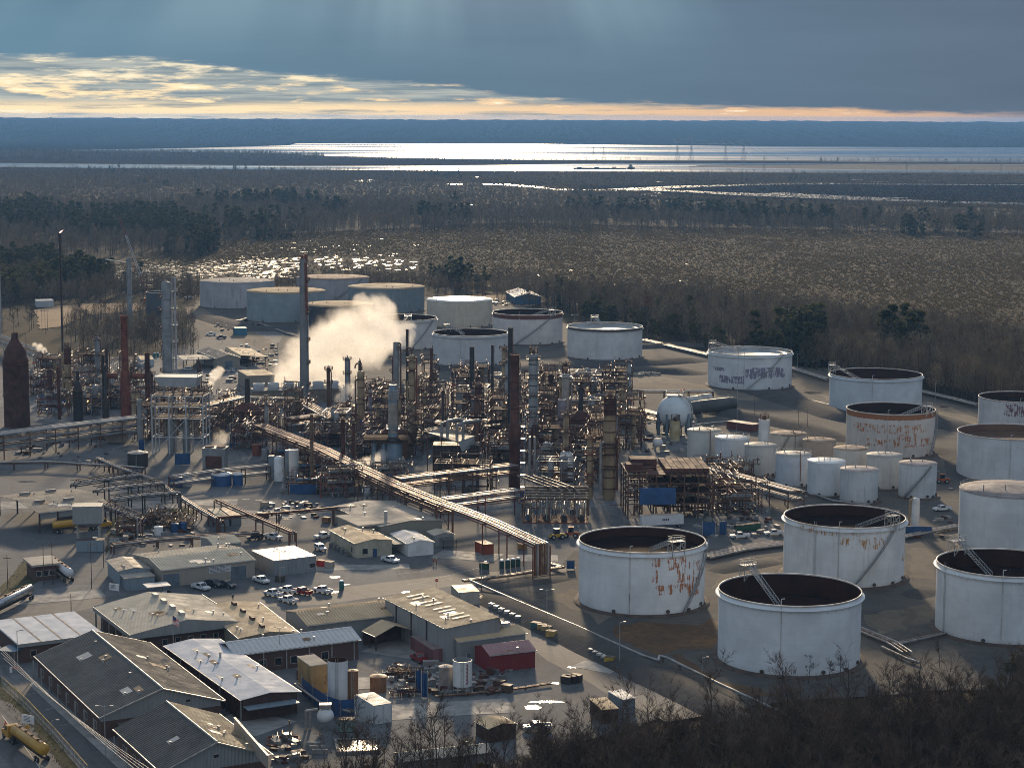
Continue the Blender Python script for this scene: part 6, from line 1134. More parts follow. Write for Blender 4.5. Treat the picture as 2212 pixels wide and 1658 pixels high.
def module(kind):
 L, Wd, hs = kind['L'], kind['W'], kind['zs']; root = thing(kind['name'], '', 'process unit', (0, 0, 0)); f = MB(); frame(f, L, Wd, hs, kind.get('nx', 3), 2, .26); f.build('frame', M[kind['fm']], root)
 d = MB()
 for z in hs:
  if rm.random() < .75: d.box(0, 0, z, L * rm.uniform(.5, 1), Wd * .96, .1); rails(d, [(-L / 2, -Wd / 2, z), (L / 2, -Wd / 2, z), (L / 2, Wd / 2, z)], 1.1, .05)
 if d.v: d.build('deck', M['grate'], root)
 for pm, n in kind['pipes']:
  p = MB()
  for _ in range(n):
   x, y = rm.uniform(-L / 2, L / 2), rm.uniform(-Wd / 2, Wd / 2); z = rm.choice([0] + hs); rr = rm.choice((.08, .1, .14, .18, .26)); z1 = z + rm.uniform(.6, 3.4)
   pts = [(x, y, z + .1), (x, y, z1)]; x2 = max(-L * .62, min(L * .62, x + rm.uniform(-9, 9))); pts.append((x2, y, z1)); y2 = max(-Wd * .7, min(Wd * .7, y + rm.uniform(-6, 6)))
   pts.append((x2, y2, z1)); pts.append((x2, y2, max(.2, z1 + rm.uniform(-3, 2)))); p.path(pts, rr, 6)
  p.build('pipework', M[pm], root)
 for vm, r, horiz in kind.get('vessels', ()):
  v = MB(); x, y = rm.uniform(-L * .3, L * .3), rm.uniform(-Wd * .2, Wd * .2)
  if horiz: z = rm.choice(hs[:2]) + r + .2; v.lathe([(.01, -L * .33), (r * .7, -L * .32), (r, -L * .29), (r, L * .29), (r * .7, L * .32), (.01, L * .33)], 14); v.v = [(q[2], q[0] + y, q[1] + z) for q in v.v]
  else: h = hs[-1] * rm.uniform(.8, 1.3); v.lathe([(r, 0), (r, h - r * .5), (r * .7, h - r * .15), (.01, h)], 16, x, y)
  v.build('drum' if horiz else 'vessel', M[vm], root)
 l = MB()
 for _ in range(kind.get('lamps', 0)): x, y, z = rm.uniform(-L / 2, L / 2), -Wd / 2 - .2, rm.choice(hs) + 2; l.ball((x, y, z), .16, 0, 6, 4)
 if l.v: l.build('lamp', M['lamp'], root)
 return root
K = [dict(name='pipe_module', a='brown two deck pipe frame', L=15, W=9, zs=[4, 8], fm='darkfr', pipes=(('silver', 18), ('brownpipe', 26)), vessels=(('greyst', .9, True),), lamps=1),
 dict(name='pipe_module', a='tall rusty three deck frame', L=11, W=8, zs=[4.5, 9, 13], fm='rust', pipes=(('brownpipe', 20), ('silver', 22)), vessels=(('greyst', 1.1, True), ('tanst', .8, False)), nx=2),
 dict(name='pipe_manifold', a='low manifold of upright elbows', L=17, W=8, zs=[2.6, 5.2], fm='darkfr', pipes=(('silver', 26), ('palepipe', 8), ('brownpipe', 12)), nx=4),
 dict(name='exchanger_unit', a='stacked exchangers in red frame', L=12, W=7, zs=[3.6, 7], fm='rustred', pipes=(('palepipe', 16), ('silver', 18)), vessels=(('silver', .8, True), ('brownpipe', .8, True), ('greyst', .7, True))),
 dict(name='cooler_unit', a='long flat topped cooler frame', L=18, W=8, zs=[5, 9.5], fm='darkfr', pipes=(('silver', 20), ('brownpipe', 14)), nx=4),
 dict(name='pipe_module', a='grey frame round two drums', L=12, W=9, zs=[4, 7.5, 11], fm='steel', pipes=(('silver', 16), ('brownpipe', 14)), vessels=(('palepipe', 1.0, False), ('greyst', 1.3, False)), lamps=1),
 dict(name='pump_bay', a='low pump bay', L=14, W=8, zs=[3.2], fm='rust', pipes=(('palepipe', 10), ('brownpipe', 22)), vessels=(('bluest', .6, True),)),
 dict(name='pipe_module', a='slender dark frame tower', L=6, W=6, zs=[4, 8, 12, 16], fm='darkfr', pipes=(('silver', 26), ('brownpipe', 8)), vessels=(('tanst', .9, False),), nx=1)]
protos = [module(k) for k in K]; used = [False] * len(K)
ORD = ('nearest', 'second nearest', 'third nearest', 'fourth nearest', 'fifth nearest', 'sixth nearest', 'seventh nearest', 'eighth nearest', 'ninth nearest', 'tenth nearest')
RANK = {}
def where(x, y, what, o):
 nk, lx, ly = min(LAND, key=lambda l: (l[1] - x) ** 2 + (l[2] - y) ** 2); ax, ay = x - lx, y - ly
 rel = ('right of' if ax > 0 else 'left of') if abs(ax) > abs(ay) * .7 else ('behind' if ay > 0 else 'in front of')
 RANK.setdefault((what, rel, nk), []).append((math.hypot(ax, ay), o.name))
def place_modules(poly, spacing, weights, keep, yaw0=0.0, sc=1.0, grp='pipe frames and manifolds of the process units'):
 xs = [p.x for p in poly]; ys_ = [p.y for p in poly]; res = []; x = min(xs)
 while x < max(xs):
  y = min(ys_)
  while y < max(ys_):
   px, py = x + rm.uniform(-3, 3), y + rm.uniform(-4, 4)
   if inpoly(px, py, poly) and not any((px - a) ** 2 + (py - b) ** 2 < k * k for a, b, k in keep): res.append((px, py))
   y += spacing
  x += spacing * .9
 res.sort(key=lambda p: p[1])
 for px, py in res:
  i = rm.choices(range(len(K)), weights)[0]; rz = yaw0 + rm.choice((0, 0, pi / 2, 0)) + rm.uniform(-.05, .05); PEND.append((i, px, py, rz, grp, sc))
PEND = []
KR = {'white sphere': 22, 'sheltered furnace': 25, 'blue grey regenerator': 14, 'brown brick stack': 12, 'broad tan galleried column': 12, 'white round shouldered vessel': 11}
keep = [(a, b, KR.get(n_, 7.0)) for n_, a, b in LAND if not n_.endswith('rack')] + [(x.x, x.y, 9) for x in [P(985, 1010), P(940, 1010)]] + [(x.x, x.y, 15) for x in (P(1438, 1090), P(1480, 1085), P(1400, 1090), P(392, 970), P(360, 970), P(430, 970), P(1200, 1110), P(1160, 1110), P(1240, 1110))]
place_modules(upoly((570, 918), (740, 905), (830, 862), (900, 862), (1090, 850), (1230, 850), (1370, 866), (1390, 950), (1350, 1000), (1300, 1060), (1130, 1085), (1000, 1060), (870, 1020), (760, 985), (640, 945)), 17.5, (4, 4, 4, 3, 2, 3, 1, 3), keep, -.08)
place_modules(upoly((60, 815), (180, 800), (330, 850), (560, 895), (590, 960), (460, 985), (300, 955), (300, 890), (200, 912), (70, 918)), 20, (4, 3, 4, 3, 1, 2, 2, 1), keep, .0)
place_modules(upoly((620, 985), (720, 1010), (860, 1060), (880, 1082), (780, 1085), (640, 1060)), 15, (1, 0, 4, 2, 0, 0, 4, 0), keep, .1)
place_modules(upoly((1440, 968), (1520, 1000), (1640, 1060), (1660, 1120), (1545, 1130), (1530, 1050)), 15, (1, 0, 5, 2, 0, 0, 4, 0), keep, .1)
place_modules(upoly((250, 1130), (330, 1120), (410, 1140), (400, 1160), (260, 1160)), 10, (0, 0, 3, 1, 0, 0, 4, 0), keep, .1, .55)
place_modules(upoly((820, 1448), (870, 1445), (1000, 1470), (1100, 1478), (1080, 1492), (900, 1505), (830, 1500)), 8, (0, 0, 4, 0, 0, 0, 3, 0), [(x.x, x.y, 6) for x in (P(963, 1488), P(1000, 1486))], .2, .34)
rc_ = random.Random(5); CP = []
COLS = [('slim tan column', 'tanst', .9, 22, 3), ('dark slim column', 'darkfr', .8, 20, 2), ('pale grey slim column', 'greyst', 1.1, 24, 3), ('stubby brown column', 'tanst', 1.5, 15, 2), ('thin black vent stack', 'blackst', .55, 23, 0), ('rust coloured drum column', 'rust', 1.4, 17, 3)]
for k, (nm, mm, rr, hh, nd) in enumerate(COLS):
 r_ = thing('vent_stack' if nd == 0 else 'slim_column', nm, 'column'); q = MB(); q.lathe([(rr * 1.15, 0), (rr * 1.15, 2.2), (rr, 2.4), (rr, hh - rr * .6), (rr * .75, hh - rr * .2), (.01, hh)], 18); q.build('shell', M[mm], r_)
 for j in range(nd): ring_deck(r_, rr, hh * (.96 - .27 * j), M['rust'], w=1.0)
 q = MB(); q.path([(rr + .5, 0, 1), (rr + .5, 0, hh * .9), (0, 0, hh + .8)], .2, 6); q.bar((-.3, -rr - .2, 1), (-.3, -rr - .2, hh), .08); q.bar((.3, -rr - .2, 1), (.3, -rr - .2, hh), .08); q.build('riser_pipe', M['brownpipe'], r_); CP.append([r_, nm, 0])
r_ = thing('box_heater', 'sooty box heater', 'heater'); q = MB(); q.box(0, 0, 1.5, 9, 6, 8); q.add([(-4.5, -3, 9.5), (4.5, -3, 9.5), (4.5, 3, 9.5), (-4.5, 3, 9.5), (-1.5, -1.2, 12.5), (1.5, -1.2, 12.5), (1.5, 1.2, 12.5), (-1.5, 1.2, 12.5)], [(0, 1, 5, 4), (1, 2, 6, 5), (2, 3, 7, 6), (3, 0, 4, 7), (4, 5, 6, 7)]); q.build('firebox', M['rust'], r_); q = MB(); q.lathe([(1.0, 12.4), (.9, 21)], 14); q.build('stack', M['blackst'], r_); q = MB(); frame(q, 9.6, 6.6, [1.5, 5, 9.5], 3, 2, .3); q.build('frame', M['darkfr'], r_); CP.append([r_, 'sooty box heater', 0])
for poly, n in ((upoly((640, 885), (900, 868), (1230, 860), (1370, 880), (1385, 950), (1330, 1010), (1130, 1070), (960, 1040), (760, 975)), 34), (upoly((70, 830), (200, 810), (330, 860), (560, 890), (580, 950), (470, 970), (320, 930), (80, 915)), 10)):
 for x, y in scatter(poly, n, rc_, 9):
  if any((x - a) ** 2 + (y - b) ** 2 < max(8, KR.get(_n, 8)) ** 2 for _n, a, b in LAND): continue
  c_ = rc_.choice(CP[:6] if rc_.random() < .86 else CP[6:]); g_ = 'slim columns among the pipework'
  if not c_[2]: c_[2] = 1; o = c_[0]; o.location = (x, y, 0); o['group'] = g_
  else: o = dup(c_[0], (x, y, 0), rc_.uniform(-.6, .6), None, g_, rc_.uniform(.75, 1.12))
  where(x, y, c_[1], o)
for i, px, py, rz, grp, sc in PEND:
 if not used[i]: o = protos[i]; o.location = (px, py, 0); o.rotation_euler = (0, 0, rz); o.scale = (sc, sc, sc); used[i] = True; o['group'] = grp
 else: o = dup(protos[i], (px, py, 0), rz, None, grp, sc)
 where(px, py, K[i]['a'], o)
for (what, rel, nk), L in RANK.items():
 for q, (_d, n_) in enumerate(sorted(L)): lb = what + ', ' + (ORD[q] if q < 10 else 'far') + ' ' + rel + ' the ' + nk; D.objects[n_]['label'] = lb if len(lb.split()) < 17 else lb.replace(' with the ', ' with ').replace('in front of', 'before')
for i, u_ in enumerate(used):
 if not u_: protos[i].location = P(600 + 20 * i, 930); protos[i]['label'] = K[i]['a'] + ' beside the main pipe rack'
# ---------------------------------------------------------------- trees and scrub
M['bark'] = mat('grey_brown_bark', (0.105, 0.080, 0.062), (0.065, 0.050, 0.041), 0.8, 0.95, spec=.1, var=.3); M['twig'] = mat('thin_twigs', (0.130, 0.090, 0.065), (0.095, 0.068, 0.052), 0.5, 0.95, spec=.05, var=.35)
M['pine'] = leaf_mat('pine_needles', (0.066, 0.074, 0.030), (0.105, 0.098, 0.040), .4); M['ever'] = leaf_mat('evergreen_leaves', (0.064, 0.072, 0.028), (0.10, 0.09, 0.038), .38); M['reddish'] = leaf_mat('rusty_leaves', (0.15, 0.055, 0.028), (0.10, 0.05, 0.03), .3); M['tuss'] = leaf_mat('marsh_tussock', (0.150, 0.112, 0.052), (0.132, 0.100, 0.047), .36); M['brush'] = leaf_mat('dry_brush', (0.145, 0.108, 0.052), (0.126, 0.096, 0.046), .36); M['olive'] = leaf_mat('olive_leaves', (0.075, 0.062, 0.024), (0.055, 0.055, 0.022), .3)
class TreeMB:
 def __init__(s, seed): s.q = random.Random(seed); s.t = MB(); s.c = MB()
 def limb(s, p, d, L, r, depth, twig, n=5):
  q = s.q; segs = 3; pts = [p];
  for i in range(segs):
   d = (d + Vector((q.uniform(-.18, .18), q.uniform(-.18, .18), q.uniform(-.05, .12)))).normalized(); p = p + d * (L / segs); pts.append(p)
  for i in range(segs):
   ra, rb = r * (1 - .55 * i / segs), r * (1 - .55 * (i + 1) / segs); s.t.tube(pts[i], pts[i + 1], ra, n, 0, rb, caps=False)
  if depth == 0:
   for _ in range(twig): s.spray(pts[q.randint(1, 3)], d, L)
   return
  for k in range(q.randint(2, 3) + (depth > 1)):
   a = q.uniform(.35, .95); b = q.uniform(0, 6.28); o = d.orthogonal().normalized(); o2 = d.cross(o); nd = (d * math.cos(a) + (o * math.cos(b) + o2 * math.sin(b)) * math.sin(a)); nd.z = nd.z * .75 + .25; nd.normalize()
   s.limb(pts[q.randint(1, 3)], nd, L * q.uniform(.5, .75), r * q.uniform(.38, .5), depth - 1, twig, 4)
 def spray(s, p, d, L):
  q = s.q
  for _ in range(3):
   nd = (d + Vector((q.uniform(-.9, .9), q.uniform(-.9, .9), q.uniform(-.3, .8)))).normalized(); l = L * q.uniform(.4, .9); w = .022; e = p + nd * l; sd = nd.orthogonal().normalized() * w
   s.c.add([tuple(p - sd), tuple(p + sd), tuple(e)], [(0, 1, 2)]); m_ = p.lerp(e, .5); e2 = m_ + (nd + Vector((q.uniform(-.8, .8), q.uniform(-.8, .8), q.uniform(-.2, .6)))).normalized() * l * .5
   s.c.add([tuple(m_ - sd * .7), tuple(m_ + sd * .7), tuple(e2)], [(0, 1, 2)])
def leaves(mb, q, c, r, n, s, flat=1.0):
 for _ in range(n):
  v = Vector((q.gauss(0, 1), q.gauss(0, 1), q.gauss(0, 1))).normalized() * r * q.random() ** .4; p = Vector(c) + Vector((v.x, v.y, v.z * flat)); a = Vector((q.uniform(-1, 1), q.uniform(-1, 1), q.uniform(-.6, .6))).normalized() * s * q.uniform(.6, 1.3); b = a.cross(Vector((q.uniform(-1, 1), q.uniform(-1, 1), q.uniform(-1, 1)))).normalized() * s * q.uniform(.4, .9)
  mb.add([tuple(p - a), tuple(p + b), tuple(p + a), tuple(p - b)], [(0, 1, 2, 3)])
def bare(seed, H=14.0, twig=5, depth=2):
 t = TreeMB(seed); q = t.q; d = Vector((q.uniform(-.06, .06), q.uniform(-.06, .06), 1)).normalized(); p = Vector((0, 0, -.3)); n = 6; r = H * .0125; pts = [p]
 for i in range(n): d = (d + Vector((q.uniform(-.07, .07), q.uniform(-.07, .07), .05))).normalized(); p = p + d * H * .92 / n; pts.append(p)
 for i in range(n): t.t.tube(pts[i], pts[i + 1], r * (1 - .8 * i / n), 6, 0, r * (1 - .8 * (i + 1) / n), caps=False)
 for k in range(q.randint(9, 13)):
  f = q.uniform(.38, .98); i = min(n - 1, int(f * n)); b = q.uniform(0, 6.28); a = q.uniform(.4, .95); nd = Vector((math.cos(b) * math.sin(a), math.sin(b) * math.sin(a), math.cos(a)))
  t.limb(pts[i].lerp(pts[i + 1], f * n - i), nd, H * q.uniform(.14, .30) * (1.25 - .6 * f), r * (1 - .75 * f) * .6, depth - 1, twig)
 return t.t, t.c
def pine(seed, H=18.0, n=26, s=.5):
 q = random.Random(seed); t = MB(); c = MB(); t.tube((0, 0, -.3), (q.uniform(-.4, .4), q.uniform(-.4, .4), H * .95), H * .013, 6, 0, H * .003, caps=False)
 for k in range(n):
  f = q.uniform(.42, 1.0); w = H * .17 * (1.15 - f) ** .6 * q.uniform(.5, 1.2); b = q.uniform(0, 6.28); p = (w * math.cos(b), w * math.sin(b), H * f + q.uniform(-.4, .4)); t.tube((0, 0, H * f * .97), p, .05, 3, caps=False); leaves(c, q, p, H * .062 * q.uniform(.7, 1.3), int(26 * q.uniform(.7, 1.3)), s, .55)
 return t, c
def bushy(seed, H=11.0, n=26, s=.45, low=.2):
 q = random.Random(seed); t = MB(); c = MB(); t.tube((0, 0, -.3), (0, 0, H * .6), H * .014, 5, 0, H * .006, caps=False)
 for k in range(n):
  f = q.uniform(low, .95); w = H * .30 * math.sin(pi * min(1, (f - low * .5) / (1.05 - low * .5))) ** .6 * q.random() ** .5; b = q.uniform(0, 6.28); p = (w * math.cos(b), w * math.sin(b), H * f); t.tube((0, 0, H * f * .6), p, .04, 3, caps=False); leaves(c, q, p, H * .10 * q.uniform(.6, 1.3), int(30 * q.uniform(.6, 1.3)), s, .8)
 return t, c
def proto(name, label, cat, parts, mats, names=('trunk', 'crown')):
 r = thing(name, label, cat); [mb.build(nm, m, r) for mb, m, nm in zip(parts, mats, names)]; return r
def plant(protos, spots, label, group, smin=.8, smax=1.2, seed=1):
 q = random.Random(seed)
 for x, y in spots:
  o = q.choice(protos)
  if o.get('free', 1): o['free'] = 0; o.location = (x, y, -.05); k = q.uniform(smin, smax); o.scale = (k, k, k); o.rotation_euler.z = q.uniform(0, 6.28); o['label'] = label; o['group'] = group
  else: dup(o, (x, y, -.05), q.uniform(0, 6.28), label, group, q.uniform(smin, smax))
def mk(fn, name, mats, seeds, cat='tree', **kw): return [proto(name, '', cat, fn(s, **kw), mats) for s in seeds]
WOOD = upoly((650, 1735), (800, 1712), (1000, 1690), (1200, 1672), (1400, 1648), (1600, 1612), (1800, 1590), (2000, 1575), (2240, 1560), (2300, 1850), (640, 1850))
bt = mk(bare, 'bare_tree', (M['bark'], M['twig']), range(20, 27), H=14.0, twig=5, depth=2)
sp = scatter(WOOD, 172, mind=3.0); plant(bt, sp, 'bare leafless tree in the dark wood along the bottom edge', 'bare trees of the foreground wood', .75, 1.35, 3)
bt2 = mk(bare, 'bare_sapling', (M['bark'], M['twig']), range(30, 32), H=9.0, twig=5, depth=2)
plant(bt2, [P(u, v).xy[:] for u, v in ((700, 1655), (740, 1668), (780, 1650), (830, 1650), (900, 1640), (960, 1636), (1010, 1650), (1110, 1630), (1170, 1622), (1230, 1618), (1290, 1612))], 'slight bare tree at the yard edge in front of the sheds', 'slight bare trees at the yard edge', .7, 1.05, 4)
bt3 = mk(bare, 'bare_sapling', (M['bark'], M['twig']), (33, 34), H=8.0, twig=4, depth=2)
plant(bt3, [P(u, v).xy[:] for u, v in ((1746, 1475), (1790, 1484), (1816, 1472), (2030, 1440), (1700, 1488))], 'lone small bare tree on open ground between the front tanks', 'lone bare trees by the front tanks', .6, .95, 5)
ev = mk(bushy, 'evergreen_tree', (M['bark'], M['olive']), (41, 42), H=10.0, s=.32, n=34)
plant(ev, [P(u, v).xy[:] for u, v in ((2195, 1490), (2150, 1560), (2215, 1545), (2120, 1610), (2180, 1640), (2040, 1680), (1870, 1700), (1720, 1720), (1450, 1730), (2000, 1740), (2225, 1700), (1600, 1760))], 'olive leafed evergreen among the bare trees at lower right', 'olive evergreens at lower right', .7, 1.25, 6)
BELT = upoly((1130, 662), (1190, 668), (1300, 698), (1400, 724), (1540, 752), (1720, 792), (1990, 848), (2240, 898), (2240, 790), (2000, 745), (1720, 690), (1420, 662), (1180, 640))
FRONT = upoly((1190, 672), (1300, 700), (1400, 726), (1540, 755), (1720, 793), (1990, 848), (2240, 898), (2240, 850), (1990, 806), (1720, 756), (1400, 696), (1190, 652))
bb = mk(bare, 'bare_tree', (M['bark'], M['twig']), (51, 52, 53), H=16.0, twig=4, depth=2)
plant(bb, scatter(FRONT, 44, mind=4), 'tall bare tree at the front of the wood behind the right hand tanks', 'bare trees behind the tanks', .8, 1.25, 7)
eb = mk(bushy, 'evergreen_tree', (M['bark'], M['ever']), (54, 55), H=13.0, s=.5, n=30)
plant(eb, scatter(upoly((1190, 674), (1300, 703), (1540, 757), (1720, 795), (1760, 800), (1760, 780), (1500, 735), (1190, 655)), 40, mind=5), 'green leafy tree in the wood behind the far white tanks', 'leafy trees behind the tanks', .6, 1.15, 8)
pb = mk(pine, 'pine_tree', (M['bark'], M['pine']), (56, 57), H=20.0)
plant(pb, scatter(upoly((1180, 668), (1330, 700), (1500, 735), (1500, 715), (1330, 680), (1180, 648)), 14, mind=6), 'tall dark pine standing above the wood behind the far tanks', 'pines behind the tanks', .75, 1.1, 9)
for u, v, k, lb in ((1606, 770, .95, 'round rust red shrub at the wood edge beside the purple flaking tank'), (1398, 735, 1.0, 'dead pine with a rust red crown on a bare pole like trunk')):
 if k == 1.0: t = MB(); t.tube((0, 0, -.3), (0, 0, 24), .32, 6, 0, .12); c_ = MB(); [leaves(c_, random.Random(5 + j), (random.Random(j).uniform(-1.6, 1.6), random.Random(j + 9).uniform(-1.6, 1.6), 19 + j * .6), 1.1, 26, .35) for j in range(9)]; o = proto('dead_pine', lb, 'tree', (t, c_), (M['bark'], M['reddish']))
 else: o = proto('red_shrub', lb, 'shrub', bushy(61, H=9, n=34, s=.4, low=.1), (M['bark'], M['reddish']))
 o.location = P(u, v)
LEFT = upoly((-40, 655), (60, 655), (130, 648), (140, 630), (60, 610), (-40, 605))
le = mk(bushy, 'evergreen_tree', (M['bark'], M['pine']), (71, 72), H=16.0, s=.6, n=34)
plant(le, scatter(LEFT, 34, mind=5), 'dark rounded evergreen in the clump at the left edge', 'dark evergreens at the left edge', .75, 1.3, 10)
THK = upoly((150, 690), (230, 676), (330, 672), (410, 690), (432, 735), (428, 768), (300, 772), (185, 764), (140, 735))
lt = mk(bare, 'bare_tree', (M['bark'], M['twig']), (73, 74, 75), H=12.0, twig=5, depth=2)
plant(lt, scatter(THK, 62, mind=3) + scatter(upoly((-30, 690), (60, 668), (76, 690), (70, 740), (-30, 745)), 18, mind=3), 'bare grey tree in the thicket between the left furnaces and the sand bank', 'bare trees of the left thicket', .65, 1.2, 11)
def cover(name, label, cat, protos_, pts, idx, sc):
 cl = D.collections.new(name + '_pieces')
 for k, (mbs, mats) in enumerate(protos_):
  j = MB();
  for mi, mb in enumerate(mbs):
   o_ = len(j.v); j.v += mb.v; j.f += [[i + o_ for i in f] for f in mb.f]; j.mi += [mi] * len(mb.f); j.sm += [False] * len(mb.f)
  o = j.build('%s_piece' % name, list(mats)); col.objects.unlink(o); o.name = 'a%02d' % k; cl.objects.link(o)
 me = D.meshes.new(name); me.vertices.add(len(pts)); me.vertices.foreach_set('co', np.asarray(pts, np.float32).ravel())
 a = me.attributes.new('pick', 'INT', 'POINT'); a.data.foreach_set('value', np.asarray(idx, np.int32)); a = me.attributes.new('size', 'FLOAT', 'POINT'); a.data.foreach_set('value', np.asarray(sc, np.float32)); me.update()
 o = D.objects.new(name, me); col.objects.link(o); tag(o, label, cat, kind='stuff'); g = D.node_groups.new(name, 'GeometryNodeTree')
 g.interface.new_socket('Geometry', in_out='INPUT', socket_type='NodeSocketGeometry'); g.interface.new_socket('Geometry', in_out='OUTPUT', socket_type='NodeSocketGeometry'); N = NT(g)
 gi, go = N.a('NodeGroupInput'), N.a('NodeGroupOutput'); ci = N.a('GeometryNodeCollectionInfo'); ci.inputs['Collection'].default_value = cl; ci.inputs['Separate Children'].default_value = True; ci.inputs['Reset Children'].default_value = True
 ip = N.a('GeometryNodeInstanceOnPoints'); ip.inputs['Pick Instance'].default_value = True; na = N.a('GeometryNodeInputNamedAttribute', data_type='INT'); na.inputs[0].default_value = 'pick'; nb = N.a('GeometryNodeInputNamedAttribute', data_type='FLOAT'); nb.inputs[0].default_value = 'size'
 rv = N.a('FunctionNodeRandomValue', data_type='FLOAT_VECTOR'); rv.inputs[0].default_value = (-.06, -.06, 0); rv.inputs[1].default_value = (.06, .06, 6.28)
 at = lambda n_: next(s for s in n_.outputs if s.enabled and s.name in ('Attribute', 'Value'))
 N.l.new(gi.outputs[0], ip.inputs['Points']); N.l.new(ci.outputs[0], ip.inputs['Instance']); N.l.new(at(na), ip.inputs['Instance Index']); N.l.new(at(nb), ip.inputs['Scale']); N.l.new(at(rv), ip.inputs['Rotation']); N.l.new(ip.outputs[0], go.inputs[0])
 md = o.modifiers.new('cover', 'NODES'); md.node_group = g; return o
fr = np.random.default_rng(4)
def fast_scatter(poly, n):
 xs = [p[0] for p in poly]; ys_ = [p[1] for p in poly]; out = []
 while len(out) < n:
  X = fr.uniform(min(xs), max(xs), n); Y = fr.uniform(min(ys_), max(ys_), n); c = np.zeros(n, bool); j = len(poly) - 1
  for i in range(len(poly)):
   xi, yi, xj, yj = poly[i][0], poly[i][1], poly[j][0], poly[j][1]
   if yi != yj: c ^= ((yi > Y) != (yj > Y)) & (X < (xj - xi) * (Y - yi) / (yj - yi) + xi)
   j = i
  out += list(zip(X[c], Y[c]))
 return np.array(out[:n])
def patchy(p, s, seed):                                 # smooth 0..1 clumping field
 q = np.random.default_rng(seed); v = np.zeros(len(p))
 for k in range(7): a = q.uniform(0, 6.28); f = (1.5 ** k) / s; v += np.sin((p[:, 0] * math.cos(a) * 1.0 + p[:, 1] * math.sin(a) * .6) * f + q.uniform(0, 6.28)) * .75 ** k
 v = (v - v.min()) / (v.max() - v.min()); return v
def bare_far(seed, H=12): t, c = bare(seed, H, twig=2, depth=1); return (t, c)
def fat(mbs, k):                                        # thicker twigs for plants that are seen from kilometres away
 for mb in mbs:
  for i in range(0, len(mb.f)): pass
 return mbs
BF = [((*bare_far(s),), (M['bark'], M['twig'])) for s in (81, 82, 83)]
def crownless(seed, H, n, s, m):                        # winter crown: many fine slivers standing in an egg shape
 q = random.Random(seed); t = MB(); c = MB(); t.tube((0, 0, -.3), (q.uniform(-.5, .5), 0, H * .9), H * .014, 4, 0, H * .004, caps=False)
 for _ in range(n):
  f = q.uniform(.3, 1); w = H * .20 * math.sin(pi * min(1, f * .95)) * q.random() ** .5; b = q.uniform(0, 6.28); p = Vector((w * math.cos(b), w * math.sin(b), H * f)); d = Vector((math.cos(b) * .5, math.sin(b) * .5, q.uniform(.4, 1.2))).normalized() * q.uniform(.5, 1.6) * s; sd = d.orthogonal().normalized() * .07 * s
  c.add([tuple(p - sd), tuple(p + sd), tuple(p + d)], [(0, 1, 2)])
 return (t, c), (M['bark'], m)
M['ftwig'] = mat('winter_twigs', (.225, .165, .10), (.165, .125, .08), .4, .95, spec=.05, var=.35)
WF = [crownless(91 + k, 12 + k, 150, 1.2, M['ftwig']) for k in range(3)]; PF = [(pine(95 + k, 18, 16, .9), (M['bark'], M['pine'])) for k in range(2)]; EF = [(bushy(97 + k, 11, 16, .8, .1), (M['bark'], M['ever'])) for k in range(2)]
TR = WF + PF + EF                                       # 0-2 bare, 3-4 pine, 5-6 leafy
def wood(name, label, polys, size=(.8, 1.2), green=.3, seed=1, z=-.3):
 P_, I_, S_ = [], [], []
 for poly, n in polys:
  p = fast_scatter(poly, n); g = patchy(p, 70, seed); g2 = patchy(p, 25, seed + 1); k = (g * .65 + g2 * .35) > (1 - green); r_ = fr.random(len(p))
  i = np.where(k & (r_ < .85), fr.integers(3, 7, len(p)), fr.integers(0, 3, len(p))); s_ = fr.uniform(size[0], size[1], len(p)) * (1 + .25 * (g2 - .5)); P_.append(np.c_[p, np.full(len(p), z)]); I_.append(i); S_.append(s_)
 return cover(name, label, 'woodland', TR, np.concatenate(P_), np.concatenate(I_), np.concatenate(S_))
wood('tank_belt_woods', 'mixed bare and green wood filling in behind the right hand tanks', [(BELT, 1500), (upoly((1720, 792), (1990, 848), (2240, 898), (2240, 760), (1990, 735), (1720, 695)), 900)], (.9, 1.5), .28, 21, -.1)
wood('left_woods', 'mixed wood around the left evergreen clump and sand bank', [(upoly((-40, 660), (140, 655), (330, 640), (430, 650), (430, 622), (300, 618), (180, 600), (100, 560), (-40, 560)), 1300), (upoly((560, 640), (640, 655), (780, 655), (920, 640), (1180, 655), (1180, 618), (900, 600), (640, 605)), 420)], (.6, 1.15), .38, 22, -.25)
wood('middle_forest', 'belt of bare and evergreen forest across the marsh', [(upoly((-60, 600), (100, 575), (200, 556), (430, 556), (520, 522), (760, 507), (1000, 497), (1000, 452), (600, 440), (-60, 450)), 5600), (upoly((1000, 497), (1450, 500), (1800, 508), (2300, 516), (2300, 486), (1800, 474), (1450, 466), (1000, 458)), 2100), (upoly((1240, 468), (2300, 484), (2300, 470), (1240, 456)), 420)], (.75, 1.3), .33, 23)
wood('far_forest', 'scattered far trees between the forest belt and the river', [(upoly((-80, 445), (600, 436), (1000, 456), (1240, 452), (1240, 414), (1000, 406), (900, 392), (-80, 384)), 4200), (upoly((1240, 456), (2330, 470), (2330, 446), (1800, 436), (1480, 424), (1240, 416)), 900), (upoly((1240, 402), (2330, 396), (2330, 377), (1240, 376)), 900), (upoly((-80, 384), (900, 391), (1240, 377), (750, 371), (-80, 366)), 2600)], (.5, .95), .22, 24)
wood('delta_trees', 'thin line of trees on the reed banks between river and lake', [(upoly((-80, 345), (200, 346), (700, 347), (700, 339), (550, 332.5), (160, 329), (-80, 329)), 4500), (upoly((700, 345), (1106, 352), (1106, 347), (850, 343)), 300), (upoly((1760, 351.6), (2240, 353.5), (2240, 352), (1760, 350)), 160), (upoly((1106, 348), (1400, 349), (1400, 347.6), (1106, 346.6)), 60)], (.7, 1.2), .12, 25, 0)
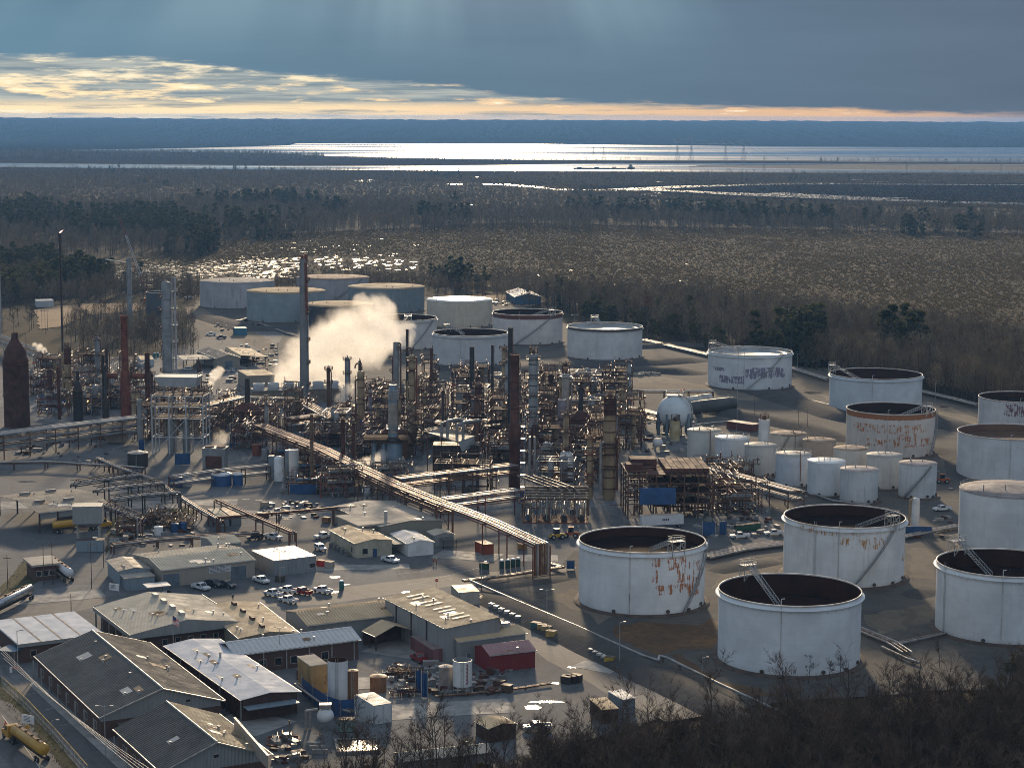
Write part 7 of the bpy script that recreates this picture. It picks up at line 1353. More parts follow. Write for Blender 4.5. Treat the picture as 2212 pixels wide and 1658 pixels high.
wood('thicket_fill', 'saplings filling the left thicket', [(THK, 330)], (.5, .9), .04, 29, -.05)
def tussock(seed, H, n, m):
 q = random.Random(seed); c = MB()
 for _ in range(n):
  b = q.uniform(0, 6.28); r_ = q.uniform(0, H * .7); p = Vector((r_ * math.cos(b), r_ * math.sin(b), -.2)); d = Vector((math.cos(b) * .5, math.sin(b) * .5, 1)).normalized() * H * q.uniform(.5, 1.2); sd = Vector((-math.sin(b), math.cos(b), 0)) * H * .16; c.add([tuple(p - sd), tuple(p + sd), tuple(p + d + sd * .5), tuple(p + d - sd * .5)], [(0, 1, 2, 3)])
 return (c,), (m,)
TU = [tussock(1, .9, 14, M['tuss']), tussock(2, 1.5, 16, M['brush']), tussock(3, .7, 12, M['tuss'])]
mp = fast_scatter(upoly((150, 615), (300, 550), (520, 510), (800, 495), (1100, 480), (1500, 490), (2300, 505), (2300, 770), (1990, 740), (1720, 690), (1420, 660), (1180, 640), (900, 615), (640, 612), (400, 640)), 185000); g = patchy(mp, 60, 5)
PL = [upoly((205, 605), (205, 580), (470, 572), (660, 553), (905, 556), (905, 585), (640, 600), (470, 612))]; inp = np.array([inpoly(a, b, PL[0]) for a, b in mp]); kp = (fr.random(len(mp)) < .6 + .4 * g) & (~inp | (fr.random(len(mp)) < .28)); mp = mp[kp]; g = g[kp]; cover('marsh_scrub', 'brown reed and scrub tussocks over the open marsh', 'marsh scrub', TU, np.c_[mp, np.full(len(mp), -.3)], np.where(fr.random(len(mp)) < .35 + .4 * (g > .52), fr.choice([0, 2], len(mp)), 1), fr.uniform(.35, .85, len(mp)))
fs_ = fast_scatter(upoly((-80, 460), (600, 448), (1000, 470), (1240, 470), (2330, 500), (2330, 446), (1800, 436), (1480, 424), (1240, 402), (2330, 396), (2330, 377), (1240, 374), (750, 370), (-80, 366)), 38000); cover('far_scrub', 'brown scrub and reed flats between the forest belt and the river', 'marsh scrub', [tussock(21, 2.6, 12, M['tuss']), tussock(22, 3.4, 12, M['brush'])], np.c_[fs_, np.full(len(fs_), -.3)], (patchy(fs_, 160, 8) > .5).astype(int), fr.uniform(.5, 1.1, len(fs_)))
wf = np.concatenate([fast_scatter(upoly((1250, 1700), (1600, 1630), (2000, 1592), (2300, 1572), (2300, 1860), (1250, 1860)), 430), fast_scatter(upoly((640, 1760), (900, 1735), (1260, 1705), (1260, 1860), (640, 1860)), 90)]); cover('wood_fill', 'dense bare thicket filling the wood along the bottom edge', 'woodland', [((t_, c_), (M['bark'], M['twig'])) for t_, c_ in (bare(s_, 12, 4, 2) for s_ in (84, 85, 86, 87))], np.c_[wf, np.full(len(wf), -.1)], fr.integers(0, 4, len(wf)), fr.uniform(.7, 1.25, len(wf)))
ds = fast_scatter(upoly((1230, 403), (1500, 396), (2300, 391), (2300, 452), (1900, 444), (1500, 434), (1230, 422)), 9000); cover('delta_scrub', 'low dark scrub between the delta creeks', 'marsh scrub', [tussock(11, 1.6, 10, M['brush']), tussock(12, 2.4, 10, M['bark'])], np.c_[ds, np.full(len(ds), -.1)], fr.integers(0, 2, len(ds)), fr.uniform(.5, 1.0, len(ds)))
UW = [(bushy(101, 3.0, 14, .22, .05), (M['bark'], M['brush'])), crownless(102, 4.0, 90, .7, M['twig']), crownless(103, 5.5, 110, .8, M['twig']), (bushy(104, 2.4, 12, .2, .05), (M['bark'], M['olive']))]
uw = fast_scatter(WOOD, 2600); cover('undergrowth', 'brambles and saplings under the foreground trees', 'undergrowth', UW, np.c_[uw, np.full(len(uw), -.1)], fr.integers(0, 4, len(uw)), fr.uniform(.6, 1.5, len(uw)))
gs = np.concatenate([fast_scatter(upoly((0, 1270), (50, 1210), (95, 1225), (85, 1255), (0, 1300)), 300), fast_scatter(upoly((-20, 1480), (80, 1530), (190, 1690), (160, 1700), (40, 1560)), 700), fast_scatter(upoly((235, 1120), (400, 1095), (430, 1110), (250, 1150)), 300)]); cover('verge_grass', 'short winter grass on the verges', 'grass', [tussock(7, .35, 10, M['olive']), tussock(8, .3, 10, M['tuss'])], np.c_[gs, np.zeros(len(gs))], fr.integers(0, 2, len(gs)), fr.uniform(.6, 1.4, len(gs)))
# ---------------------------------------------------------------- vehicles, people, poles and yard clutter
def paintm(n, c, r=.35): return mat(n, c, tuple(k * .85 for k in c), .5, r, spec=.6, var=.03)
M['vwhite'] = paintm('white_car_paint', (.62, .63, .64)); M['vred'] = paintm('red_car_paint', (.26, .02, .015)); M['vdark'] = paintm('dark_car_paint', (.03, .035, .045)); M['tyre'] = mat('tyre_rubber', (.018, .018, .018), None, 1, .9); M['tail'] = mat('red_lens', (.35, .01, .01), None, 1, .2); M['lens'] = mat('clear_lens', (.7, .7, .68), None, 1, .15)
M['tankyellow'] = paintm('yellow_tanker_paint', (.50, .27, .03)); M['tankwhite'] = paintm('white_tanker_paint', (.60, .60, .60)); M['polish'] = mat('polished_aluminium', (.55, .55, .55), None, .5, .25, .9)
def extr(mb, pts, y0, y1, mi=0):                         # side outline (x, z) pulled across the width
 n = len(pts); vs = [(x, y0, z) for x, z in pts] + [(x, y1, z) for x, z in pts]; mb.add(vs, [tuple(range(n)), tuple(range(n, 2 * n))[::-1]] + [(i, n + i, n + (i + 1) % n, (i + 1) % n) for i in range(n)], mi); return mb
def wheel(root, x, y, r, w=.28):
 m_ = MB(); m_.lathe([(r * .55, -w / 2), (r * .95, -w / 2), (r, -w * .3), (r, w * .3), (r * .95, w / 2), (r * .55, w / 2)], 14); m_.v = [(x + a, y + c, r + b) for a, b, c in m_.v]; o = m_.build('wheel', M['tyre'], root)
 d = MB(); d.lathe([(.01, -w * .4), (r * .55, -w * .45), (r * .55, w * .45), (.01, w * .4)], 10); d.v = [(x + a, y + c, r + b) for a, b, c in d.v]; d.build('rim', M['galv'], o)
def pickup(pm, name='pickup_truck', suv=False):
 r = thing(name, '', 'pickup truck' if not suv else 'car'); b = MB()
 extr(b, [(-2.85, .55), (-2.75, .45), (2.7, .42), (2.9, .6), (2.86, .98), (2.65, 1.08), (1.35, 1.16), (.72, 1.82), (-.55, 1.86), (-.85, 1.15), (-.86, .85), (-2.85, .85)], -.93, .93) if not suv else extr(b, [(-2.4, .5), (2.3, .45), (2.45, .65), (2.4, 1.0), (1.2, 1.1), (.5, 1.72), (-2.0, 1.76), (-2.42, 1.1)], -.92, .92)
 if not suv:
  for y in (-.9, .9): b.box(-1.85, y, .85, 2.0, .09, .42)
  b.box(-2.84, 0, .85, .09, 1.88, .42)
 b.build('body', pm, r); g = MB()
 for y in (-.945, .945): extr(g, [(1.15, 1.18), (.68, 1.72), (-.5, 1.76), (-.68, 1.2)] if not suv else [(1.0, 1.12), (.48, 1.62), (-1.95, 1.66), (-2.25, 1.15)], y - .01, y + .01)
 x0, x1 = (1.38, .74) if not suv else (1.22, .54); g.quad((x0, -.82, 1.19), (x0, .82, 1.19), (x1, .74, 1.80 if not suv else 1.70), (x1, -.74, 1.80 if not suv else 1.70)); xb = -.86 if not suv else -2.44; g.quad((xb - .0, .78, 1.2), (xb, -.78, 1.2), (xb + .26, -.7, 1.78 if not suv else 1.68), (xb + .26, .7, 1.78 if not suv else 1.68)); g.build('windows', M['glass'], r)
 xe = 2.86 if not suv else 2.41; xr = -2.9 if not suv else -2.43
 for y in (-.72, .72):
  k = MB(); k.box(xe, y, .78, .1, .34, .2); k.build('headlight', M['lens'], r); k = MB(); k.box(xr, y * 1.15, .8, .08, .16, .34); k.build('tail_light', M['tail'], r)
 for x in (1.85, -1.8) if not suv else (1.5, -1.5):
  for y in (-.84, .84): wheel(r, x, y, .40)
 return r
def place(o, u, v, deg, label, group=None, first={}):
 p = P(u, v); p.z = .03
 if not o.get('placed'): o['placed'] = 1; o.location = p; o.rotation_euler.z = R(deg); o['label'] = label
 else: o = dup(o, p, R(deg), label)
 if group: o['group'] = group
 return o
GP = 'pickups parked about the yard'
pw, pr_, pd = pickup(M['vwhite']), pickup(M['vred']), pickup(M['vdark'])
for u, v, a, l in ((434, 1273, -42, 'white pickup parked before the first roller door'), (564, 1258, -50, 'white pickup just right of the roller door building'), (590, 1287, 140, 'white pickup leftmost in the knot of four pickups'), (622, 1280, 138, 'white pickup at the back of the knot of four pickups'), (623, 1301, 138, 'white pickup nearest the camera in the knot of four'), (697, 1280, 138, 'white pickup alone beside the sun glazed puddle'), (843, 1214, -45, 'white pickup in front of the cream building with the blue door'), (699, 1162, 215, 'white pickup at the corner of the cream building'), (590, 1164, -30, 'white pickup behind the glazed workshop'), (1598, 1162, 192, 'white pickup beyond the rust patched tank, bed to the right'), (1672, 1156, 188, 'white pickup half hidden by the tank with the long stair'), (2035, 1103, 196, 'white pickup beside the tall cone roofed tank'), (1160, 1577, 190, 'white pickup among the bare foreground trees'), (407, 644, 185, 'tiny white pickup near the dark striped grey tank'), (456, 724, 185, 'white pickup on the dirt track of the back lot'), (205, 1174, 20, 'white pickup under the hopper by the small cabin')): place(pw, u, v, a, l, GP)
place(pr_, 653, 1283, 140, 'dark red pickup with a loaded bed beside the white ones', GP); place(pr_, 905, 1428, 118, 'bright red pickup alone in the yard by the maroon container', GP)
place(pd, 490, 1268, -42, 'dark pickup between the two roller doors', GP); place(pd, 478, 731, 175, 'black pickup behind the white one on the dirt track', GP); place(pd, 462, 1266, -42, 'dark flatbed next to the dark pickup at the roller doors', GP)
sv = pickup(M['vwhite'], 'car', True); place(sv, 497, 803, 150, 'white car with a glowing tail light on the back lot'); place(sv, 692, 1188, -62, 'boxy white van parked by the glazed workshop'); place(sv, 404, 800, 170, 'white car beside the white ladder tower')
sd_ = pickup(M['vdark'], 'car', True); place(sd_, 470, 800, 20, 'dark car beside the white one on the back lot'); place(sd_, 550, 1165, 200, 'dark car in the shade behind the glazed workshop')
def tanker(label, A, B, tm, cm, r=1.15):
 """A = cab end, B = tail end, ground pixels"""
 a, b = P(*A), P(*B); d = a - b; L = d.length; c = (a + b) / 2; root = thing('tanker_truck', label, 'tanker truck', c, math.atan2(d.y, d.x)); q = MB(); x0, x1 = -L / 2 + .3, L / 2 - 4.2
 q.lathe([(.01, x0), (r * .8, x0 + .1), (r, x0 + .45), (r, x1 - .45), (r * .8, x1 - .1), (.01, x1)], 22); q.v = [(w[2], w[0], w[1] + 1.35 + r) for w in q.v]; q.build('tank', tm, root); w_ = MB(); w_.box((x0 + x1) / 2, 0, 1.33 + 2 * r, (x1 - x0) * .86, .7, .1)
 for k in range(4): w_.tube((x0 + (x1 - x0) * (.2 + .2 * k), 0, 1.3 + 2 * r), (x0 + (x1 - x0) * (.2 + .2 * k), 0, 1.65 + 2 * r), .32, 10)
 w_.build('walkway', M['darkfr'], root); ch = MB(); ch.box(0, 0, .85, L - 1, .9, .35); ch.box(x1 - 1, 0, .5, 1.2, 2.2, .6); ch.build('chassis', M['blackst'], root); cb = MB(); f = L / 2
 extr(cb, [(f - 3.6, .7), (f - .1, .7), (f, 1.1), (f - .1, 1.75), (f - 1.5, 1.95), (f - 1.9, 2.9), (f - 3.5, 3.05), (f - 3.6, 2.9)], -1.15, 1.15); cb.build('cab', cm, root); g = MB(); g.quad((f - 1.48, -1.0, 2.0), (f - 1.48, 1.0, 2.0), (f - 1.86, 1.0, 2.85), (f - 1.86, -1.0, 2.85))
 for y in (-1.17, 1.17): extr(g, [(f - 1.7, 2.0), (f - 2.0, 2.75), (f - 2.9, 2.75), (f - 2.9, 2.0)], y - .01, y + .01)
 g.build('windows', M['glass'], root)
 for x in (f - .9, x1 - .4, x1 - 1.6, x0 + 1.0, x0 + 2.2):
  for y in (-1.0, 1.0): wheel(root, x, y, .5, .38)
 for y in (-.8, .8): h = MB(); h.box(f + .0, y, 1.0, .1, .35, .25); h.build('headlight', M['lens'], root)
 return root
tk = tanker('yellow tanker truck on the road at the bottom left corner', (16, 1588), (98, 1648), M['tankyellow'], M['tankyellow']); tanker('yellow tanker truck standing under the raised hopper', (240, 1138), (112, 1152), M['tankyellow'], M['tankyellow']); tanker('tanker truck with a white tank and a red head beside the gatehouse', (103, 1222), (152, 1258), M['tankwhite'], M['vred']); tanker('polished silver tanker cut by the left frame edge', (-42, 1345), (68, 1290), M['polish'], M['vdark'])
a, b = P(1384, 1141), P(1474, 1137); d = b - a; c = (a + b) / 2; r_ = thing('semi_trailer', 'long white box trailer behind the rust patched tank', 'trailer', c, math.atan2(d.y, d.x)); L = d.length; q = MB(); q.box(0, 0, 1.1, L, 2.5, 2.8); q.build('body', M['vwhite'], r_); q = MB(); q.box(0, 0, 3.9, L - .1, 2.4, .06); q.build('roof', roof_mat('rust_striped_lid', (.36, .22, .15), (.5, .45, .4), .9, .6, sc=.6), r_)
for x in (-L * .4, -L * .32, L * .40):
 for y in (-1, 1): wheel(r_, x, y, .5, .4)
q = MB()
for k in range(4): q.box(L * .0 + k * .55, -1.265, 2.3, .4, .02, .6)
q.build('lettering', tl, r_)
def loader(label, u, v, deg, pm):
 r = thing('wheel_loader', label, 'loader', P(u, v), R(deg)); b = MB(); extr(b, [(-2.6, .8), (1.0, .8), (1.0, 1.5), (.2, 1.6), (-1.0, 1.7), (-2.6, 1.6)], -.85, .85); b.build('body', pm, r); g = MB(); extr(g, [(-.9, 1.6), (.6, 1.6), (.45, 3.0), (-.85, 3.0)], -.7, .7); g.build('cab', M['glass'], r); t = MB(); t.box(-.2, 0, 3.0, 1.6, 1.6, .14); t.build('cab_roof', pm, r); a = MB()
 for y in (-.6, .6): a.bar((.8, y, 1.4), (2.6, y, .7), .22)
 a.build('lift_arm', pm, r); k = MB(); extr(k, [(2.5, .2), (3.5, .15), (3.6, .3), (2.9, .6), (2.6, 1.2)], -1.2, 1.2); k.build('bucket', M['steel'], r)
 for x in (1.1, -1.6):
  for y in (-.95, .95): wheel(r, x, y, .72, .5)
loader('yellow wheel loader left of the rust patched tank', 1201, 1164, 200, M['yellow']); loader('orange loader just right of the yellow one', 1232, 1160, 170, M['orangebelt']); loader('orange lift machine beside the small tank with the diagonal stair', 2034, 1043, 180, M['orangebelt'])
def person(label, u, v, deg, top, legs):
 r = thing('person', label, 'person', P(u, v), R(deg)); bm = bmesh.new(); sk = bm.verts.layers.skin.verify(); V = {}
 J = dict(pel=((0, 0, .93), .15), tor=((0, .01, 1.2), .16), che=((0, .01, 1.40), .17), nec=((0, 0, 1.53), .06), hed=((0, -.02, 1.66), .10), crn=((0, -.01, 1.76), .075))
 for s, k in ((-1, 'l'), (1, 'r')): J.update({k + 'hip': ((s * .10, 0, .86), .10), k + 'kne': ((s * .12, -.04 * s, .48), .065), k + 'ank': ((s * .13, .03 * s, .08), .045), k + 'toe': ((s * .15, -.14 + .03 * s, .04), .04), k + 'sho': ((s * .2, .01, 1.43), .065), k + 'elb': ((s * .27, .03, 1.14), .045), k + 'wri': ((s * .26, -.08, .90), .033), k + 'han': ((s * .26, -.11, .80), .035)})
 for k, (p, rr) in J.items(): v_ = bm.verts.new(p); v_[sk].radius = (rr, rr * .85); V[k] = v_
 V['pel'][sk].use_root = True
 for a, b in [('pel', 'tor'), ('tor', 'che'), ('che', 'nec'), ('nec', 'hed'), ('hed', 'crn')] + [(s + x, s + y) for s in 'lr' for x, y in (('hip', 'kne'), ('kne', 'ank'), ('ank', 'toe'), ('sho', 'elb'), ('elb', 'wri'), ('wri', 'han'))] + [('pel', s + 'hip') for s in 'lr'] + [('che', s + 'sho') for s in 'lr']: bm.edges.new((V[a], V[b]))
 me = D.meshes.new('body'); bm.to_mesh(me); bm.free(); o = D.objects.new('body', me); col.objects.link(o); o.parent = r; o.modifiers.new('skin', 'SKIN'); sb = o.modifiers.new('smooth', 'SUBSURF'); sb.levels = 1; sb.render_levels = 2
 m, t = base_mat('worker_clothing'); z = t.xyz(t.obj)[2]; cc = t.mix(t.m('GREATER_THAN', z, .95), legs, top); cc = t.mix(t.m('GREATER_THAN', z, 1.54), cc, (.30, .18, .12)); t.l.new(cc, t.b.inputs['Base Color']); t.b.inputs['Roughness'].default_value = .8; me.materials.append(m)
 h = MB(); h.lathe([(.15, 1.70), (.125, 1.71), (.12, 1.77), (.08, 1.83), (.01, 1.845)], 12); h.build('hard_hat', M['vwhite'], r)
person('worker in an orange vest at the edge of the sunlit ground', 937, 1218, 20, (.45, .09, .03), (.03, .03, .05)); person('second orange vested worker, right of the first', 942.5, 1219, -60, (.40, .07, .025), (.03, .03, .05)); person('person in dark clothes standing behind the tan roofed building', 503, 1297, 10, (.03, .02, .025), (.025, .025, .03))
def pole(label, u, vt, vb, kind='light', name=None, cat=None, arm=1.4, r=.11, m='post', group=None):
 c = P(u, vb); h = HZ(c, u, vt); root = thing(name or {'light': 'street_lamp', 'wood': 'utility_pole', 'sock': 'windsock', 'flag': 'flagpole', 'sign': 'road_sign'}[kind], label, cat or {'light': 'street lamp', 'wood': 'utility pole', 'sock': 'windsock', 'flag': 'flagpole', 'sign': 'sign'}[kind], c, 0, group); q = MB(); q.tube((0, 0, 0), (0, 0, h), r, 7, 0, r * .6); q.build('pole', M[m], root)
 if kind == 'light':
  for s in ((1,) if arm < 1.3 else (-1, 1)): q = MB(); q.path([(0, 0, h - .2), (s * arm * .6, 0, h + .1), (s * arm, 0, h + .1)], .05, 5); q.build('arm', M[m], root); k = MB(); k.box(s * arm, 0, h, .6, .3, .16); k.build('lamp_head', M['galv'], root)
 if kind == 'sock': q = MB(); q.tube((.1, 0, h - .3), (2.2, .4, h + .3), .42, 8, 0, .22); q.build('sock', M['redsock'], root)
 if kind == 'wood': q = MB(); q.bar((-1.0, 0, h - .8), (1.0, 0, h - .8), .14); q.build('crossarm', M[m], root)
 return root, h
for i, (u, vt, vb, l) in enumerate(((1181, 1273, 1356, 'street lamp on the pipeline road beside the red shed'), (1338, 1343, 1440, 'street lamp by the white totes on the pipeline road'), (1516, 1419, 1486, 'street lamp on the dyke left of the clean front tank'), (1591.5, 752, 935, 'very tall lamp mast in front of the purple flaking tank'), (2020, 822, 866, 'lamp at the wood edge right of the bluish white tank'), (1722, 764, 806, 'lamp at the wood edge right of the purple flaking tank'), (1241, 680, 708, 'lamp between two far white tanks'), (1333, 790, 833, 'lamp above the far dark bullet'), (600, 740, 795, 'slim lamp left of the steam plume'), (551, 735, 772, 'slim lamp on the back lot track'), (480, 695, 740, 'lamp by the black pickup on the back lot'), (39, 1361, 1450, 'lamp at the fence left of the white seamed roof'), (228, 1524, 1632, 'double lamp before the long dark gabled office'), (113, 1554, 1585, 'short lamp in the fenced car park strip'), (459, 1336, 1376, 'twin lamp over the beige gabled roof'), (605, 1190, 1265, 'white vent pole beside the glazed workshop'), (1740, 905, 960, 'tan pole among the small tanks and dykes'), (1040, 1213, 1262, 'dark lamp by the dyke corner'), (604, 1355, 1440, 'dark red mast before the white ribbed roof workshop'), (2100, 690, 735, 'far lamp before the dark wood at right'))): pole(l, u, vt, vb, 'light', arm=1.1 if i % 3 else 1.4, group='street lamps and lamp masts')
for u, vt, vb, l in ((154, 1281, 1328, 'short utility pole between the road and the white seamed roof'), (95, 1175, 1262, 'utility pole beside the tanker with the red head'), (114, 1170, 1262, 'utility pole right of the red headed tanker'), (198, 1168, 1270, 'tall utility pole right of the gatehouse'), (17, 1198, 1270, 'utility pole at the left road verge'), (224, 1160, 1225, 'utility pole left of the roller door building'), (409, 1195, 1245, 'utility pole behind the glazed workshop'), (91, 668, 716, 'bare utility pole on the sand bank, left'), (98, 668, 722, 'bare utility pole on the sand bank, middle'), (103, 668, 715, 'bare utility pole on the sand bank, right'), (1724, 885, 925, 'stub utility pole on the dyke slope'), (1744, 880, 930, 'leaning utility pole beside the stub one'), (1629, 855, 905, 'dark utility pole right of the sphere')): pole(l, u, vt, vb, 'wood', m='rustpost', group='wooden utility poles')
for u, vt, vb, l in ((1318, 828, 870, 'orange windsock above the broad tan column'), (1468, 842, 885, 'orange windsock above the white sphere'), (1221, 942, 985, 'orange windsock on the white round shouldered vessel'), (226, 1083, 1112, 'orange windsock at the end of the truck shed'), (71, 783, 830, 'orange windsock right of the huge rust furnace'), (974, 832, 865, 'orange windsock above the central pipe racks')): pole(l, u, vt, vb, 'sock', r=.07, group='orange windsocks')
fp, h = pole('flagpole with a striped flag before the beige gabled building', 375, 1327, 1432, 'flag', r=.09); fm, t = base_mat('striped_flag'); x, y, z = t.xyz(t.obj); st = t.m('GREATER_THAN', t.m('FRACT', t.m('MULTIPLY', z, 3.6)), .5); cc = t.mix(st, (.45, .03, .04), (.6, .58, .56)); t.l.new(t.mix(t.m('MULTIPLY', t.m('LESS_THAN', x, .7), t.m('GREATER_THAN', z, h - 1.35)), cc, (.02, .03, .12)), t.b.inputs['Base Color'])
q = MB(); n = 8
for i in range(n): x0, x1 = .08 + i * .16, .08 + (i + 1) * .16; q.quad((x0, .12 * math.sin(i * .9), h - 2.2 - i * .06), (x1, .12 * math.sin(i * .9 + .9), h - 2.26 - i * .06), (x1, .12 * math.sin(i * .9 + .9), h - .3 - i * .12), (x0, .12 * math.sin(i * .9), h - .24 - i * .12))
q.build('flag', fm, fp)
sgn, h = pole('red no entry sign on a thin post by the pipeline corner', 943.5, 1250, 1276, 'sign', r=.05); q = MB(); q.tube((0, -.06, h - .3), (0, -.1, h - .3), .42, 16); q.build('plate', mat('red_sign', (.45, .02, .02), None, 1, .5), sgn); q = MB(); q.box(0, -.11, h - .36, .56, .02, .13); q.build('white_bar', M['white'], sgn)
for u, vt, vb, w, l in ((61.5, 1543, 1574, 3.0, 'white notice board on the fence beside the yellow tanker'), (247, 1260, 1284, 3.0, 'white notice board by the blue grey shed')):
 c = P(u, vb); h = HZ(c, u, vt); r_ = thing('sign_board', l, 'sign', c, -.5); q = MB(); q.box(0, 0, h * .4, w, .08, h * .6); q.build('board', M['white'], r_); q = MB(); [q.box(-.3, -.06, h * (.55 + .1 * k), w * .55, .02, .1) for k in range(4)]; q.build('lettering', tl, r_)
 for x in (-w / 2, w / 2): q = MB(); q.bar((x, .1, 0), (x, .1, h), .12); q.build('post', M['post'], r_)
c = P(60, 1596); r_ = thing('road_sign', 'yellow diamond warning sign beside the yellow tanker', 'sign', c); q = MB(); q.bar((0, 0, 0), (0, 0, 2.6), .08); q.build('post', M['post'], r_); q = MB(); q.add([(0, -.06, 1.9), (.55, -.06, 2.45), (0, -.06, 3.0), (-.55, -.06, 2.45), (0, .0, 1.9), (.55, 0, 2.45), (0, 0, 3.0), (-.55, 0, 2.45)], [(0, 1, 2, 3), (7, 6, 5, 4), (0, 4, 5, 1), (1, 5, 6, 2), (2, 6, 7, 3), (3, 7, 4, 0)]); q.build('plate', M['yline'], r_)
c = P(11, 1597); r_ = thing('traffic_cone', 'orange traffic cone at the road edge by the fence', 'cone', P(12, 1565)); q = MB(); q.lathe([(.3, .04), (.06, .9), (.01, .9)], 12); q.build('cone', M['redsock'], r_); q = MB(); q.box(0, 0, 0, .75, .75, .05); q.build('base', M['blackst'], r_)
fpts = [P(u, v) for u, v in ((4, 1484), (60, 1535), (118, 1597), (190, 1680))]; o = fpts[0]; r_ = thing('chain_link_fence', 'chain link fence with a yellow top rail along the entrance road', 'fence', o)
for a, b in zip(fpts, fpts[1:]):
 n = int((b - a).length / 3)
 for k in range(n): p = a.lerp(b, k / n) - o; q = MB(); q.bar(p, p + Vector((0, 0, 2.4)), .09); q.build('post', M['post'], r_)
q = MB()
for a, b in zip(fpts, fpts[1:]):
 for z in (.1, 1.25): q.bar(a - o + Vector((0, 0, z)), b - o + Vector((0, 0, z)), .03)
 n = int((b - a).length / .35)
 for k in range(n): p, p2 = a.lerp(b, k / n) - o, a.lerp(b, (k + 3) / n) - o; q.bar(p + Vector((0, 0, .1)), p2 + Vector((0, 0, 2.3)), .012); q.bar(p2 + Vector((0, 0, .1)), p + Vector((0, 0, 2.3)), .012)
q.build('mesh', M['galv'], r_); q = MB(); [q.bar(a - o + Vector((0, 0, 2.4)), b - o + Vector((0, 0, 2.4)), .10) for a, b in zip(fpts, fpts[1:])]; q.build('top_rail', M['yline'], r_)
for k in range(4):
 a, b = P(-10 + 6 * k, 1385 + 12 * k, 8.5), P(330 + 14 * k, 1690, 8.0); q = MB(); pts = [a.lerp(b, t / 12) - Vector((0, 0, 1.1 * (1 - (2 * t / 12 - 1) ** 2))) - a for t in range(13)]; [q.tube(x, y, .035, 4, caps=False) for x, y in zip(pts, pts[1:])]; tag(q.build('power_line', M['galv'], None, a), 'power line sagging along the front of the long dark gabled office', 'power line', 'power lines over the entrance car park')
def gate(label, A, B):
 a, b = P(*A), P(*B); r = thing('barrier_gate', label, 'barrier', a); d = b - a; q = MB(); q.bar((0, 0, 1), d + Vector((0, 0, 1.15)), .16); q.build('arm', M['redsock'], r); q = MB(); q.box(0, 0, 0, .5, .5, 1.2); q.build('base', M['white'], r)
gate('lowered barrier arm by the blue canopy at lower left', (24, 1452), (44, 1453)); c = P(26, 1432); r_ = thing('canopy', 'small teal canopy over the gate lane at lower left', 'canopy', c, -.3); q = MB(); q.box(0, 0, 3.3, 4.5, 5, .15); q.build('roof', M['bluest'], r_)
for x, y in ((-2, -2.3), (2, -2.3), (2, 2.3), (-2, 2.3)): q = MB(); q.bar((x, y, 0), (x, y, 3.3), .12); q.build('post', M['post'], r_)
def loo(m): r = thing('portable_toilet', '', 'portable toilet'); q = MB(); q.box(0, 0, 0, 1.15, 1.15, 2.1); q.build('cabin', m, r); q = MB(); q.add([(-.6, -.6, 2.1), (.6, -.6, 2.1), (.6, .6, 2.1), (-.6, .6, 2.1), (-.35, -.3, 2.4), (.35, -.3, 2.4), (.35, .3, 2.4), (-.35, .3, 2.4)], [(0, 1, 5, 4), (1, 2, 6, 5), (2, 3, 7, 6), (3, 0, 4, 7), (4, 5, 6, 7)]); q.build('roof', M['white'], r); q = MB(); q.box(0, -.59, .15, .75, .04, 1.8); q.build('door', m, r); return r
lo = loo(mat('dark_green_plastic', (.02, .075, .065), None, 1, .5)); lt_ = loo(mat('teal_plastic', (.03, .16, .14), None, 1, .5))
for u, v, l in ((1084, 1227, 'leftmost of four green portable toilets under the pipe bridge'), (1096.5, 1225.5, 'second from left of four green portable toilets'), (1108, 1224, 'third from left of four green portable toilets'), (1119, 1222.5, 'rightmost of four green portable toilets under the pipe bridge')): place(lo, u, v, 8, l, 'portable toilets')
place(lt_, 738, 1272, 0, 'single teal portable toilet beside the sun glazed puddle', 'portable toilets'); place(lt_, 334, 772, 0, 'blue green portable toilet at the back thicket, left of two', 'portable toilets'); place(lt_, 341, 771, 0, 'blue green portable toilet at the back thicket, right of two', 'portable toilets')
to = thing('liquid_tote', '', 'tote'); q = MB(); q.box(0, 0, .15, 1.1, 1.0, 1.0); q.build('container', mat('milky_plastic', (.55, .54, .52), None, 1, .4), to); q = MB()
for x in (-.57, -.19, .19, .57): q.bar((x, -.53, .15), (x, -.53, 1.15), .04); q.bar((x, .53, .15), (x, .53, 1.15), .04)
for z in (.4, .8, 1.15): q.bar((-.57, -.53, z), (.57, -.53, z), .04); q.bar((-.57, .53, z), (.57, .53, z), .04)
q.build('cage', M['galv'], to); q = MB(); q.box(0, 0, 0, 1.2, 1.0, .14); q.build('pallet', M['rustpost'], to)
tw = [(1277 + 9.2 * k, 1411 + 5.2 * k) for k in range(5)] + [(1281 + 9.2 * k, 1408 + 5.2 * k) for k in range(4)] + [(1083 + 12 * k, 1323 + 5.5 * k) for k in range(4)] + [(1062 + 10 * k, 1312 + 5 * k) for k in range(2)]
for i, (u, v) in enumerate(tw): place(to, u, v, -35, 'white caged tote in the row at the foot of the lamp on the pipeline road' if i < 9 else 'white caged tote in the group beside the skylight warehouse', 'totes by the lamp' if i < 9 else 'totes by the skylight warehouse')
place(to, 1442, 1478, -20, 'lone tote at the end of the pipeline road'); place(to, 1321, 1504, 10, 'lone tote between the kiosk and the dark box shed')
def crate(label, u, v, w, d, h, m, name='crate', cat='crate', rz=.0, z=0.0):
 r = thing(name, label, cat, P(u, v) + Vector((0, 0, z)), rz); q = MB(); q.box(0, 0, .12, w, d, h); q.build('box', m, r); q = MB(); [q.box(x, 0, 0, .15, d, .12) for x in (-w * .4, 0, w * .4)]; q.box(0, 0, h + .12, w + .06, d + .06, .06); q.build('skid', M['rustpost'], r); return r
